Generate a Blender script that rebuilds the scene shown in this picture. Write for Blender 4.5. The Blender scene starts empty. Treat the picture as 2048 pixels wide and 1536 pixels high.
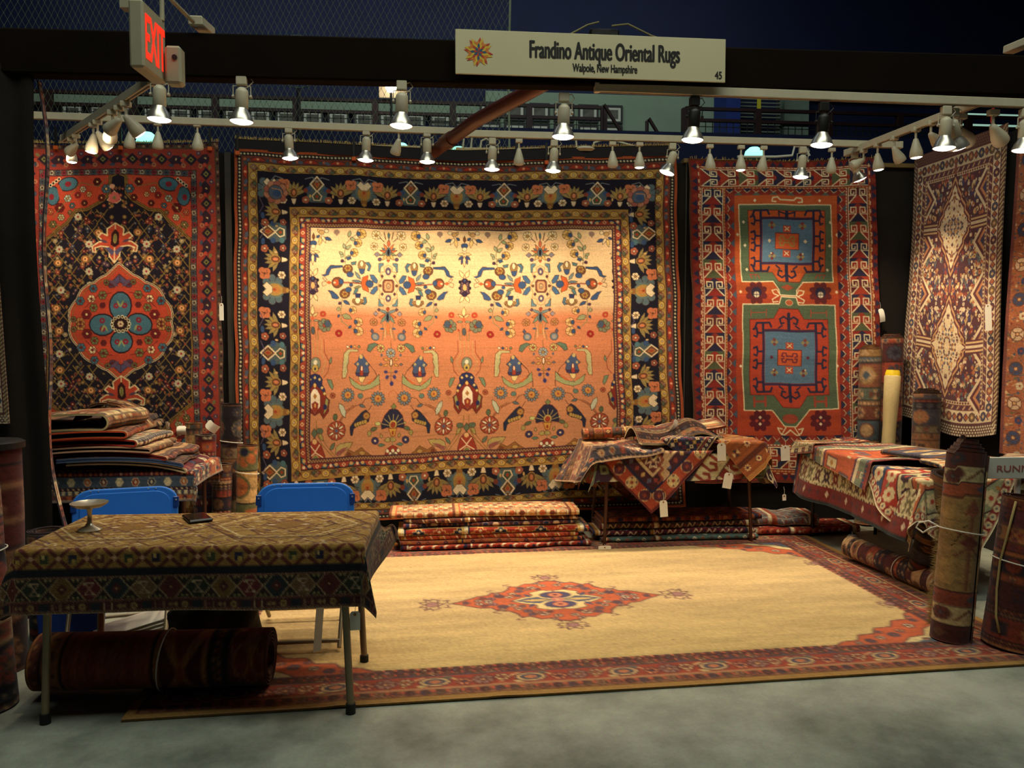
import bpy, math, random
import numpy as np
from mathutils import Vector, Matrix
SC = bpy.context.scene
R_ = math.radians
# ---------------------------------------------------------------- camera: eye height in the aisle in front of the booth
cam_data = bpy.data.cameras.new('camera'); cam = bpy.data.objects.new('camera', cam_data); SC.collection.objects.link(cam)
cam.location = (0, 0, 1.65); cam.rotation_euler = (R_(90-3.148), 0, R_(-5.7)); cam_data.sensor_width = 36; cam_data.lens = 28.125; cam_data.clip_end = 100
SC.camera = cam
# ---------------------------------------------------------------- the dim hall: faint cool light all round, greenish hall lamps high over the aisle
SC.view_settings.view_transform = 'Standard'; SC.view_settings.look = 'None'; SC.view_settings.gamma = 1.0; SC.view_settings.use_curve_mapping = False
SC.view_settings.exposure = 0.0
world = bpy.data.worlds.new('hall'); SC.world = world; world.use_nodes = True
world.node_tree.nodes['Background'].inputs[0].default_value = (.30, .42, .62, 1); world.node_tree.nodes['Background'].inputs[1].default_value = .012
def area(name, loc, tgt, sx, sy, power, col):
    d = bpy.data.lights.new(name, 'AREA'); d.shape = 'RECTANGLE'; d.size = sx; d.size_y = sy; d.energy = power; d.color = col
    o = bpy.data.objects.new(name, d); SC.collection.objects.link(o); o.location = loc
    o.rotation_euler = (Vector(tgt)-Vector(loc)).to_track_quat('-Z', 'Y').to_euler(); return o
area('hall_lamp', (.8, 2.3, 7.8), (.8, 2.6, 0), 8, 2.4, 300, (.90, .96, .80))
area('rink_fill', (0, 9.6, 9.2), (0, 13, 3.5), 12, 1, 110, (.70, .85, 1))  # unseen fill light, added to brighten the navy boards, far walls and net
area('gallery_lamp', (-.5, 12.2, 8.2), (-.5, 14.6, 5.6), 12, .6, 72, (.88, 1, .84))
WARM = (1.0, .78, .50)
P_PAR, P_EGG, P_HDR = 100, 22, 42
# ---------------------------------------------------------------- materials
MATS = {}
def mat(name, col, rough=.6, metal=0., emit=0., noise=0., nscale=8., bump=0., bscale=60., sheen=0., trans=0., spec=.5):
    if name in MATS: return MATS[name]
    m = bpy.data.materials.new(name); m.use_nodes = True; n = m.node_tree; b = n.nodes['Principled BSDF']
    c = tuple(((v/255)/12.92 if v/255 <= .04045 else ((v/255+.055)/1.055)**2.4) for v in col)+(1,)
    b.inputs['Base Color'].default_value = c; b.inputs['Roughness'].default_value = rough; b.inputs['Metallic'].default_value = metal
    if emit: b.inputs['Emission Color'].default_value = c; b.inputs['Emission Strength'].default_value = emit
    if sheen: b.inputs['Sheen Weight'].default_value = sheen
    b.inputs['Specular IOR Level'].default_value = spec
    if trans: b.inputs['Transmission Weight'].default_value = trans
    tc = n.nodes.new('ShaderNodeTexCoord')
    if noise:
        t = n.nodes.new('ShaderNodeTexNoise'); t.inputs['Scale'].default_value = nscale; t.inputs['Detail'].default_value = 6; n.links.new(tc.outputs['Object'], t.inputs['Vector'])
        r = n.nodes.new('ShaderNodeValToRGB'); r.color_ramp.elements[0].position = .3; r.color_ramp.elements[1].position = .7
        r.color_ramp.elements[0].color = tuple(v*(1-noise) for v in c[:3])+(1,); r.color_ramp.elements[1].color = tuple(min(1, v*(1+noise)) for v in c[:3])+(1,)
        n.links.new(t.outputs['Fac'], r.inputs['Fac']); n.links.new(r.outputs['Color'], b.inputs['Base Color'])
    if bump:
        t2 = n.nodes.new('ShaderNodeTexNoise'); t2.inputs['Scale'].default_value = bscale; t2.inputs['Detail'].default_value = 4; n.links.new(tc.outputs['Object'], t2.inputs['Vector'])
        bp = n.nodes.new('ShaderNodeBump'); bp.inputs['Strength'].default_value = bump; bp.inputs['Distance'].default_value = .01; n.links.new(t2.outputs['Fac'], bp.inputs['Height']); n.links.new(bp.outputs['Normal'], b.inputs['Normal'])
    MATS[name] = m; return m
def wool():
    """dyed wool: each knot carries its own dye; pile bump from noise"""
    m = mat('knotted wool', (150, 80, 50), rough=.92, bump=.35, bscale=220, sheen=.12, spec=.15); n = m.node_tree; b = n.nodes['Principled BSDF']
    a = n.nodes.new('ShaderNodeAttribute'); a.attribute_name = 'knots'
    tc = n.nodes.new('ShaderNodeTexCoord'); t = n.nodes.new('ShaderNodeTexNoise'); t.inputs['Scale'].default_value = 130; n.links.new(tc.outputs['Object'], t.inputs['Vector'])
    mr = n.nodes.new('ShaderNodeMapRange'); mr.inputs['To Min'].default_value = .86; mr.inputs['To Max'].default_value = 1.12; n.links.new(t.outputs['Fac'], mr.inputs['Value'])
    v = n.nodes.new('ShaderNodeVectorMath'); v.operation = 'SCALE'; n.links.new(a.outputs['Color'], v.inputs[0]); n.links.new(mr.outputs['Result'], v.inputs['Scale'])
    n.links.new(v.outputs['Vector'], b.inputs['Base Color']); return m
WOOL = wool()
CREAM = mat('cream enamel', (205, 196, 170), .4, noise=.04, nscale=20); CHROME = mat('brushed reflector', (196, 190, 180), .32, .85, noise=.08, nscale=40); BLACKM = mat('black enamel', (22, 20, 20), .5, noise=.1)
LENS = mat('lit lamp face', (255, 236, 214), .3, emit=9); LENS_OFF = mat('frosted lamp face', (210, 205, 190), .4, noise=.05)
STEEL = mat('grey painted steel', (140, 124, 98), .4, .4, noise=.08, nscale=12); RUBBER = mat('black rubber', (18, 18, 20), .7, noise=.1); CARD = mat('white card', (232, 228, 215), .7, noise=.03, nscale=30)
CORD = mat('white cord', (220, 215, 200), .7, noise=.04, nscale=60); BLUEP = mat('blue plastic', (44, 122, 222), .42, noise=.06, nscale=6, bump=.05, bscale=300)
# ---------------------------------------------------------------- weaving: every rug is a fine grid of knots, one colour per knot
class Weave:
    """A knot chart: shapes are worked in chart units, two samples per knot, then averaged to one colour per knot."""
    def __init__(s, x0, y0, w, h, k, bg):
        s.x0, s.y0, s.w, s.h, s.k = x0, y0, w, h, k
        s.W, s.H = int(round(w*k))//2*2, int(round(h*k))//2*2
        s.a = np.empty((s.H, s.W, 3), np.float32); s.a[:] = bg
        s.T = [(k, 0., 0., k, -x0*k, -y0*k)]
        s.st = []
    def at(s, x=0, y=0, rot=0, sc=1., sy=None, copies=((1, 0, 0, 1, 0, 0),)):
        sy = sc if sy is None else sy
        c, n = math.cos(math.radians(rot)), math.sin(math.radians(rot))
        M = (c*sc, -n*sy, n*sc, c*sy, x, y)
        s.st.append(s.T)
        s.T = [mul(mul(t, q), M) for t in s.T for q in copies]
        return s
    def __enter__(s): return s
    def __exit__(s, *a): s.T = s.st.pop()
    def _pts(s, t, p): return p[:, 0]*t[0]+p[:, 1]*t[1]+t[4], p[:, 0]*t[2]+p[:, 1]*t[3]+t[5]
    def poly(s, pts, c, oc=None, ow=0):
        p = np.asarray(pts, np.float64)
        for t in s.T:
            X, Y = s._pts(t, p)
            xa, xb = max(int(X.min()), 0), min(int(X.max())+2, s.W)
            ya, yb = max(int(Y.min()), 0), min(int(Y.max())+2, s.H)
            if xa >= xb or ya >= yb: continue
            gx = np.arange(xa, xb)+.5; gy = np.arange(ya, yb)+.5
            X2, Y2 = np.roll(X, -1), np.roll(Y, -1)
            par = np.zeros((yb-ya, xb-xa), bool)
            for i in range(len(X)):
                if Y[i] == Y2[i]: continue
                r = (Y[i] > gy) != (Y2[i] > gy)
                if not r.any(): continue
                xi = X[i]+(gy[r]-Y[i])*(X2[i]-X[i])/(Y2[i]-Y[i])
                par[r] ^= gx[None, :] < xi[:, None]
            s.a[ya:yb, xa:xb][par] = c
        if oc is not None: s.line(list(pts)+[pts[0]], ow, oc)
        return s
    def line(s, pts, w, c):
        p = np.asarray(pts, np.float64)
        for t in s.T:
            X, Y = s._pts(t, p)
            r = max(.5*w*math.sqrt(abs(t[0]*t[3]-t[1]*t[2])), .55)
            for i in range(len(X)-1):
                x1, y1, x2, y2 = X[i], Y[i], X[i+1], Y[i+1]
                xa, xb = max(int(min(x1, x2)-r), 0), min(int(max(x1, x2)+r)+2, s.W)
                ya, yb = max(int(min(y1, y2)-r), 0), min(int(max(y1, y2)+r)+2, s.H)
                if xa >= xb or ya >= yb: continue
                gx = (np.arange(xa, xb)+.5)[None, :]-x1; gy = (np.arange(ya, yb)+.5)[:, None]-y1
                dx, dy = x2-x1, y2-y1; L = dx*dx+dy*dy+1e-9
                u = np.clip((gx*dx+gy*dy)/L, 0, 1)
                s.a[ya:yb, xa:xb][(gx-u*dx)**2+(gy-u*dy)**2 < r*r] = c
        return s
    def rect(s, x0, y0, x1, y1, c): return s.poly([(x0, y0), (x1, y0), (x1, y1), (x0, y1)], c)
    def ell(s, x, y, rx, ry, c, rot=0, oc=None, ow=0, n=14):
        a = np.linspace(0, 2*math.pi, n, endpoint=False); k, q = math.cos(math.radians(rot)), math.sin(math.radians(rot))
        P = [(x+rx*math.cos(t)*k-ry*math.sin(t)*q, y+rx*math.cos(t)*q+ry*math.sin(t)*k) for t in a]
        return s.poly(P, c, oc, ow)
    def dia(s, x, y, rx, ry, c, oc=None, ow=0): return s.poly([(x-rx, y), (x, y-ry), (x+rx, y), (x, y+ry)], c, oc, ow)
    def leaf(s, x, y, L, w, rot, c, oc=None, ow=0):
        with s.at(x, y, rot): s.poly([(0, 0), (L*.3, -w*.5), (L*.65, -w*.45), (L, 0), (L*.65, w*.4), (L*.3, w*.5)], c, oc, ow)
        return s
    def flower(s, x, y, r, n, c, cc, oc=None, ow=0, rot=0, fat=.42):
        for i in range(n):
            a = math.radians(rot+360*i/n); s.ell(x+r*.6*math.cos(a), y+r*.6*math.sin(a), r*.42, r*fat*math.sin(math.pi/n)*2.2, c, math.degrees(a), oc, ow, 9)
        s.ell(x, y, r*.3, r*.3, cc, 0, oc, ow, 9)
        return s
    def noise(s, amp=.05, abrash=.05, seed=1):
        g = np.random.default_rng(seed); H, W = s.H//2, s.W//2
        row = np.interp(np.linspace(0, 40, H), np.arange(42), g.normal(0, 1, 42))*abrash
        row = row+g.normal(0, abrash*.35, H)
        seg = np.repeat(g.normal(0, 1, (H, W//14+2)), 14, 1)[:, :W]
        s.n = (1+row[:, None]+seg*abrash*.45+g.normal(0, amp, (H, W)))[..., None]
        return s
    def done(s):
        b = s.a.reshape(s.H//2, 2, s.W//2, 2, 3).mean((1, 3))
        b = b*getattr(s, 'n', 1.)
        return np.clip(b, 0, 255)
def mul(A, B):
    return (A[0]*B[0]+A[1]*B[2], A[0]*B[1]+A[1]*B[3], A[2]*B[0]+A[3]*B[2], A[2]*B[1]+A[3]*B[3],
            A[0]*B[4]+A[1]*B[5]+A[4], A[2]*B[4]+A[3]*B[5]+A[5])
def MX(a): return (-1, 0, 0, 1, 2*a, 0)      # mirror about x = a
def MY(a): return (1, 0, 0, -1, 0, 2*a)      # mirror about y = a
I6 = (1, 0, 0, 1, 0, 0)
def SH(x, y=0): return (1, 0, 0, 1, x, y)
def mirror4(ax, ay): return (I6, MX(ax), MY(ay), mul(MX(ax), MY(ay)))
def ring(s, R, R2, c):
    """the frame between the outer box R and the inner box R2 (x0, y0, x1, y1)"""
    s.rect(R[0], R[1], R[2], R2[1], c); s.rect(R[0], R2[3], R[2], R[3], c)
    s.rect(R[0], R2[1], R2[0], R2[3], c); s.rect(R2[2], R2[1], R[2], R2[3], c)
def inset(R, a, b=None): b = a if b is None else b; return (R[0]+a, R[1]+b, R[2]-a, R[3]-b)
def around(s, R, step, fn, ends=True):
    """calls fn(i, length) once per repeat along the middle line of a border, local +x along it and +y outwards"""
    x0, y0, x1, y1 = R
    for side, (ax, ay, L, rot) in enumerate(((x0, y0, x1-x0, 0), (x1, y0, y1-y0, 90), (x1, y1, x1-x0, 180), (x0, y1, y1-y0, 270))):
        n = max(1, int(round(L/step))); d = L/n
        for i in range(n):
            k, q = math.cos(math.radians(rot)), math.sin(math.radians(rot)); m = (i+.5)*d
            with s.at(ax+m*k, ay+m*q, rot): fn(i+side*7, d)
# ---------------------------------------------------------------- geometry helpers
class G:
    def __init__(s): s.v, s.f, s.m = [], [], []
    def add(s, v, f, mi=0):
        k = len(s.v); s.v += [tuple(p) for p in v]; s.f += [tuple(i+k for i in q) for q in f]; s.m += [mi]*len(f); return s
    def box(s, x0, y0, z0, x1, y1, z1, mi=0, M=None, bev=0.):
        if bev:
            b = bev; pts = []
            ring8 = [(x0+b, y0), (x1-b, y0), (x1, y0+b), (x1, y1-b), (x1-b, y1), (x0+b, y1), (x0, y1-b), (x0, y0+b)]
            ins = [(min(max(x, x0+b), x1-b), min(max(y, y0+b), y1-b)) for x, y in ring8]
            v = [(x, y, z0) for x, y in ins]+[(x, y, z0+b) for x, y in ring8]+[(x, y, z1-b) for x, y in ring8]+[(x, y, z1) for x, y in ins]
            f = [tuple(range(7, -1, -1)), tuple(range(24, 32))]+[(r*8+i, r*8+(i+1) % 8, r*8+8+(i+1) % 8, r*8+8+i) for r in range(3) for i in range(8)]
        else:
            v = [(x, y, z) for z in (z0, z1) for x, y in ((x0, y0), (x1, y0), (x1, y1), (x0, y1))]
            f = [(3, 2, 1, 0), (4, 5, 6, 7), (0, 1, 5, 4), (1, 2, 6, 5), (2, 3, 7, 6), (3, 0, 4, 7)]
        if M is not None: v = [tuple(M @ Vector(p)) for p in v]
        return s.add(v, f, mi)
    def lathe(s, prof, M=None, n=20, mi=0, ruf=None):
        v = []; f = []
        for j, (r, z) in enumerate(prof):
            for i in range(n):
                a = 2*math.pi*i/n; q = r*(1+(ruf(a, j) if ruf else 0)); v.append((q*math.cos(a), q*math.sin(a), z))
        for j in range(len(prof)-1):
            for i in range(n): f.append((j*n+i, j*n+(i+1) % n, (j+1)*n+(i+1) % n, (j+1)*n+i))
        if prof[0][0] > 1e-5: f.append(tuple(range(n-1, -1, -1)))
        if prof[-1][0] > 1e-5: f.append(tuple((len(prof)-1)*n+i for i in range(n)))
        if M is not None: v = [tuple(M @ Vector(p)) for p in v]
        return s.add(v, f, mi)
    def tube(s, pts, r, n=8, mi=0, r2=None):
        pts = [Vector(p) for p in pts]; v = []; f = []; up = None
        for i, p in enumerate(pts):
            d = (pts[min(i+1, len(pts)-1)]-pts[max(i-1, 0)]).normalized()
            if up is None: up = d.orthogonal().normalized()
            up = (up-d*up.dot(d)).normalized(); w = d.cross(up); q = r if r2 is None else r+(r2-r)*i/(len(pts)-1)
            for k in range(n): a = 2*math.pi*k/n; v.append(tuple(p+(up*math.cos(a)+w*math.sin(a))*q))
        for j in range(len(pts)-1):
            for i in range(n): f.append((j*n+i, j*n+(i+1) % n, (j+1)*n+(i+1) % n, (j+1)*n+i))
        f.append(tuple(range(n-1, -1, -1))); f.append(tuple((len(pts)-1)*n+i for i in range(n)))
        return s.add(v, f, mi)
    def prism(s, out, y0, y1, M=None, mi=0):
        """outline in x, z pushed along y"""
        n = len(out); v = [(x, y0, z) for x, z in out]+[(x, y1, z) for x, z in out]
        f = [tuple(range(n)), tuple(range(2*n-1, n-1, -1))]+[(i, i+n, (i+1) % n+n, (i+1) % n) for i in range(n)]
        if M is not None: v = [tuple(M @ Vector(p)) for p in v]
        return s.add(v, f, mi)
    def build(s, name, mats, parent=None, smooth=False, bevel=0.):
        me = bpy.data.meshes.new(name); me.from_pydata(s.v, [], s.f); me.validate(); me.update()
        for m in (mats if isinstance(mats, (list, tuple)) else [mats]): me.materials.append(m)
        if len(me.polygons) == len(s.m): me.polygons.foreach_set('material_index', s.m)
        if smooth: me.shade_smooth() if smooth is True else (me.shade_smooth(), me.set_sharp_from_angle(angle=R_(smooth)))
        o = bpy.data.objects.new(name, me); SC.collection.objects.link(o)
        if parent is not None: o.parent = parent
        if bevel: b = o.modifiers.new('soft edges', 'BEVEL'); b.width = bevel; b.segments = 2; b.limit_method = 'ANGLE'
        return o
def TRS(loc=(0, 0, 0), rx=0, ry=0, rz=0): return Matrix.Translation(loc) @ Matrix.Rotation(R_(rz), 4, 'Z') @ Matrix.Rotation(R_(ry), 4, 'Y') @ Matrix.Rotation(R_(rx), 4, 'X')
def aim(loc, d): return Matrix.Translation(loc) @ Vector(d).to_track_quat('Z', 'Y').to_matrix().to_4x4()
def tag(o, label=None, cat=None, group=None, kind=None):
    if label: o['label'] = label
    if cat: o['category'] = cat
    if group: o['group'] = group
    if kind: o['kind'] = kind
    return o
def empty(name, loc=(0, 0, 0), rz=0, label=None, cat=None, group=None):
    o = bpy.data.objects.new(name, None); SC.collection.objects.link(o); o.location = loc; o.rotation_euler = (0, 0, R_(rz)); o.empty_display_size = .1
    return tag(o, label, cat, group)
def struct(name, g, m, **k): return tag(g.build(name, m, **k), kind='structure')
def copy_tree(o, parent=None):
    c = o.copy(); SC.collection.objects.link(c); c.parent = parent
    for ch in [q for q in bpy.data.objects if q.parent == o]: copy_tree(ch, c)
    return c
def sheet(name, col, P, parent=None, thick=.008, back=True, flip=False, edge=None):
    """a woven piece: one vertex per knot, given thickness"""
    H, W = col.shape[:2]; P = np.asarray(P, np.float64); lum = (col*(.3, .55, .15)).sum(2, keepdims=True); col = lum+.87*(col-lum)   # old, faded dyes
    du = np.gradient(P, axis=1); dv = np.gradient(P, axis=0); n = np.cross(dv, du)
    n /= np.linalg.norm(n, axis=2, keepdims=True)+1e-12
    if flip: n = -n
    idx = np.arange(H*W).reshape(H, W); fr = P.reshape(-1, 3)
    a, b, c, d = idx[:-1, :-1].ravel(), idx[1:, :-1].ravel(), idx[1:, 1:].ravel(), idx[:-1, 1:].ravel()
    q = np.stack([a, b, c, d], 1)
    if flip: q = q[:, ::-1]
    loop = np.concatenate([idx[0, :], idx[1:, -1], idx[-1, -2::-1], idx[-2:0:-1, 0]]); L = len(loop); cs = col.reshape(-1, 3)
    if back:
        bk = (P-n*thick).reshape(-1, 3); verts = np.concatenate([fr, bk]); off = loop+H*W; q2 = q[:, ::-1]+H*W
        mean = cs.mean(0); cols = np.concatenate([cs, cs*.5+mean*.4])
        faces = [q, q2]
    else:
        bk = (P-n*thick).reshape(-1, 3)[loop]; verts = np.concatenate([fr, bk]); off = np.arange(L)+H*W; cols = np.concatenate([cs, cs[loop]*.8]); faces = [q]
    if edge is not None:                                          # overcast edge cord in its own colour
        k0 = len(verts); verts = np.concatenate([verts, verts[loop], verts[off]]); cols = np.concatenate([cols, np.tile(np.array(edge, float), (2*L, 1))]); l2, off = np.arange(L)+k0, np.arange(L)+k0+L
        rim = np.stack([np.roll(l2, -1), l2, off, np.roll(off, -1)], 1)
    else: rim = np.stack([np.roll(loop, -1), loop, off, np.roll(off, -1)], 1)
    if not flip: rim = rim[:, ::-1]
    faces.append(rim[:, ::-1]); F = np.concatenate(faces).astype(np.int32)
    me = bpy.data.meshes.new(name); me.vertices.add(len(verts)); me.vertices.foreach_set('co', verts.astype(np.float32).ravel())
    me.loops.add(F.size); me.loops.foreach_set('vertex_index', F.ravel()); me.polygons.add(len(F)); me.polygons.foreach_set('loop_start', np.arange(0, F.size, 4, dtype=np.int32))
    me.update(calc_edges=True)
    at = me.attributes.new('knots', 'BYTE_COLOR', 'POINT'); rgba = np.ones((len(verts), 4), np.float32); rgba[:, :3] = np.clip(cols, 0, 255)/255.; at.data.foreach_set('color_srgb', rgba.ravel())
    me.materials.append(WOOL); me.shade_smooth()
    o = bpy.data.objects.new(name, me); SC.collection.objects.link(o)
    if parent is not None: o.parent = parent
    return o
def uv(col, w, h):
    H, W = col.shape[:2]; return np.meshgrid(np.linspace(0, w, W), np.linspace(0, h, H))
def wob(x, y, seed=0, amp=1.):
    g = np.random.default_rng(seed); r = 0
    for i in range(4): a, b, p, q = g.uniform(1, 4), g.uniform(1, 4), g.uniform(0, 6), g.uniform(0, 6); r = r+np.sin(x*a+p)*np.sin(y*b+q)/(1+i*.5)
    return r*amp/2
def folded(name, label, col, w, h, layers=2, loc=(0, 0, 0), rz=0, sag=0., seed=0, th=.01, group=None, depth=.5, cat='rug', bend=None, edge=None):
    """a rug folded to a slab `w` long (x) and `h` thick, its rounded fold at y = 0 towards -y; the chart runs round the fold"""
    H, W = col.shape[:2]; U = np.linspace(0, w, W); r = h/2-.001; path = []
    def U_turn(y_b, zc, rad, yf):
        p = [(y_b, zc+rad)]+[(y, zc+rad) for y in np.linspace(y_b, yf, 10)[1:-1]]+[(yf-rad*math.sin(a), zc+rad*math.cos(a)) for a in np.linspace(0, math.pi, 13)]+[(y, zc-rad) for y in np.linspace(yf, y_b, 10)[1:]]
        return p
    path = U_turn(depth, h/2, r, r)
    dl = th*.6+.0016; q_, k_ = r-dl, 1
    while layers > 1 and q_ > .004:
        path += U_turn(depth-.01*k_, h/2, q_, r+dl*k_)[::-1 if k_ % 2 else 1]; q_ -= dl; k_ += 1
    p = np.array(path); s = np.concatenate([[0], np.cumsum(np.hypot(*np.diff(p, axis=0).T))]); t = np.linspace(0, s[-1], H)
    Y = np.interp(t, s, p[:, 0]); Z = np.interp(t, s, p[:, 1])
    g = np.random.default_rng(seed); wv = np.interp(U, np.linspace(0, w, 7), g.normal(0, .008, 7)); hv = 1+np.interp(U, np.linspace(0, w, 6), g.normal(0, .06, 6))
    X2, Y2 = np.meshgrid(U-w/2, Y); _, Z2 = np.meshgrid(U, Z)
    prof = -sag*(1-(2*X2/w)**2)
    Z2 = np.maximum(Z2*hv[None, :]*(h/(h*max(hv))), .0)+prof; Y2 = Y2+wv[None, :]*2
    if bend: Z2 = Z2+bend(X2, Y2)
    o = sheet(name, col, np.stack([X2, Y2, Z2], 2), thick=th*.6, edge=edge); o.location = loc; o.rotation_euler = (0, 0, R_(rz))
    return tag(o, label, cat, group)
def rolled(name, label, col, length, R, base, direction, turns=3, gap=.011, tele=0., start=0., squash=1., group=None, cat='rug', parts=None):
    """a rug rolled up: chart columns run round the roll, rows along it; `base` is the centre of one end"""
    H, W = col.shape[:2]; th = np.linspace(0, turns*2*math.pi, W); r = R-gap*th/(2*math.pi); V = np.linspace(0, length, H)
    T, V2 = np.meshgrid(th, V); Rr, _ = np.meshgrid(r, V)
    rip = 1+.015*np.sin(V2*9+T)*np.cos(V2*4)
    X = Rr*rip*np.cos(T+R_(start)); Y = Rr*rip*np.sin(T+R_(start))*squash; Z = V2+tele*T/(2*math.pi)
    o = sheet(name, col, np.stack([X, Y, Z], 2), thick=.006, flip=True)
    q = Vector(direction).to_track_quat('Z', 'Y'); o.rotation_mode = 'QUATERNION'; o.rotation_quaternion = q; o.location = base
    return tag(o, label, cat, group)
def tie(roll, length, R, at, loop=True, m=None, sq=1.):
    """string round a roll, with a loose bow"""
    g = G(); g.tube([((R+.004)*math.cos(a), (R+.004)*math.sin(a)*sq, at+.01*math.sin(a)) for a in np.linspace(0, 2*math.pi, 40)], .0035, 6)
    return g.build('string', m or CORD, roll, smooth=True)
def drape(name, label, col, w, h, centre, rz, table, ztop, lift=.004, r=.02, flare=.10, rip=.03, waves=7, floor=.02, seed=0, cat='rug', group=None, lump=0., extra=None):
    """a cloth w x h metres laid over a table top: centre and turn in the table's own frame, table = (x, y, turn, half length, half width)"""
    tx, ty, trz, hx, hy = table; H, W = col.shape[:2]; U, V = np.meshgrid(np.linspace(-w/2, w/2, W), np.linspace(h/2, -h/2, H)); c, s = math.cos(R_(rz)), math.sin(R_(rz))
    X = centre[0]+U*c-V*s; Y = centre[1]+U*s+V*c
    ix, iy = hx-.012, hy-.012; nx, ny = np.clip(X, -ix, ix), np.clip(Y, -iy, iy); dx, dy = X-nx, Y-ny; d = np.hypot(dx, dy); dd = np.where(d > 1e-9, d, 1)
    ux, uy = dx/dd, dy/dd; arc = r*math.pi/2; a = np.clip(d/r, 0, math.pi/2); fall = np.maximum(d-arc, 0)*(1-.16*np.minimum(np.abs(ux), np.abs(uy))*1.41)
    out = r*np.sin(a); down = r*(1-np.cos(a))
    per = X*1.0*(np.abs(uy))+Y*1.0*(np.abs(ux)); g = np.random.default_rng(seed); ph = g.uniform(0, 6)
    ripple = rip*np.clip(fall/.25, 0, 1.3)*(np.sin(per*waves*2+ph)+.5*np.sin(per*waves*3.7+ph*2))
    cor = np.minimum(np.abs(ux), np.abs(uy))*1.41; out = out+fall*(flare+.22*cor)+np.maximum(ripple, -.02-0*ripple)+.0; dn = np.sqrt(np.maximum(1-(flare+.22*cor)**2, .2)); down = down+fall*dn
    Px, Py, Pz = nx+ux*out, ny+uy*out, ztop+lift-down
    if lump: 
        k = lump*(wob(X*3, Y*3, seed)+1)*.5*(1-np.clip(d/.08, 0, 1)*.6); Pz = Pz+k; Px = Px+ux*lump*.6; Py = Py+uy*lump*.6
    if extra is not None: Px, Py, Pz = extra(U, V, Px, Py, Pz)
    Pz = np.maximum(Pz, floor)
    o = sheet(name, col, np.stack([Px, Py, Pz], 2), thick=.005, flip=False); o.location = (tx, ty, 0); o.rotation_euler = (0, 0, R_(trz))
    return tag(o, label, cat, group)
# ---------------------------------------------------------------- the hall: concrete floor, booth walls, header, and the arena beyond
conc = mat('polished concrete', (122, 128, 116), .55, noise=.0)
def concrete():
    n = conc.node_tree; b = n.nodes['Principled BSDF']; tc = n.nodes.new('ShaderNodeTexCoord')
    t = n.nodes.new('ShaderNodeTexNoise'); t.inputs['Scale'].default_value = 1.3; t.inputs['Detail'].default_value = 9; t.inputs['Roughness'].default_value = .65; n.links.new(tc.outputs['Object'], t.inputs['Vector'])
    r = n.nodes.new('ShaderNodeValToRGB'); r.color_ramp.elements[0].position = .36; r.color_ramp.elements[0].color = (.15, .168, .138, 1); r.color_ramp.elements[1].position = .62; r.color_ramp.elements[1].color = (.44, .465, .39, 1)
    n.links.new(t.outputs['Fac'], r.inputs['Fac']); t2 = n.nodes.new('ShaderNodeTexNoise'); t2.inputs['Scale'].default_value = 90; n.links.new(tc.outputs['Object'], t2.inputs['Vector'])
    mx = n.nodes.new('ShaderNodeMix'); mx.data_type = 'RGBA'; mx.blend_type = 'MULTIPLY'; mx.inputs[0].default_value = .35; n.links.new(r.outputs['Color'], mx.inputs[6]); n.links.new(t2.outputs['Color'], mx.inputs[7]); n.links.new(mx.outputs[2], b.inputs['Base Color'])
    bp = n.nodes.new('ShaderNodeBump'); bp.inputs['Strength'].default_value = .15; n.links.new(t2.outputs['Fac'], bp.inputs['Height']); n.links.new(bp.outputs['Normal'], b.inputs['Normal'])
concrete()
struct('floor', G().box(-14, -4, -.2, 14, 18, 0), conc)
BLACKFAB = mat('black wall cloth', (34, 30, 27), .9, noise=.12, nscale=5, bump=.3, bscale=250, sheen=.05, spec=.1)
g = G(); g.box(-4.3, 6.93, 0, 4.36, 7.0, 3.2); struct('wall_back', g, BLACKFAB)
g = G(); g.box(4.36, 4.3, 0, 4.43, 6.93, 3.22); struct('wall_right', g, BLACKFAB)
struct('trim_1', G().box(2.2, 6.9, 3.2, 4.36, 7.0, 3.235), mat('raw pine cap', (120, 96, 52), .7, noise=.1))
for n_, (x0, x1) in enumerate(((-1.73, -1.62), (2.19, 2.26))):
    struct('trim_%d' % (n_+2), G().box(x0+.03, 6.905, 0, x1-.03, 6.93, 3.2), mat('grey post', (52, 48, 42), .8, noise=.1))
# header beam wrapped in dark cloth
HDR = mat('brown black header cloth', (22, 15, 9), .95, noise=.15, nscale=3, bump=.3, bscale=200, spec=.08)
M = TRS((.8, 4.9, 3.28), ry=-.55)
g = G(); g.box(-3.3, -.06, -.1, 3.6, .06, .15, bev=.01)
hd = g.build('header_beam', HDR); hd.matrix_world = M; tag(hd, 'long brown-black cloth-covered beam spanning the front of the booth', 'beam')
def curtain(name, x0, x1, y, z0, z1, m, n=9, amp=.035, seed=0):
    U, V = np.meshgrid(np.linspace(x0, x1, 90), np.linspace(z1, z0, 30)); t = (U-x0)/(x1-x0)
    Y = y+amp*np.sin(t*n*2+seed)*(.5+.5*(z1-V)/(z1-z0))+amp*.4*np.sin(t*n*5.3)
    v = np.stack([U+.02*np.sin(V*2), Y, V], 2).reshape(-1, 3); g = G(); W = 90
    g.v = [tuple(p) for p in v]+[(p[0], p[1]+.006, p[2]) for p in v]; k = len(v)
    f = [(j*W+i, (j+1)*W+i, (j+1)*W+i+1, j*W+i+1) for j in range(29) for i in range(W-1)]; g.f = f+[tuple(q+k for q in r[::-1]) for r in f]; g.m = [0]*len(g.f)
    return g.build(name, m, smooth=True)
tag(curtain('side_curtain', -3.2, -2.24, 4.86, .02, 3.2, BLACKFAB, 7), 'heavy black curtain hanging from the left end of the header beam', 'curtain')
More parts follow.
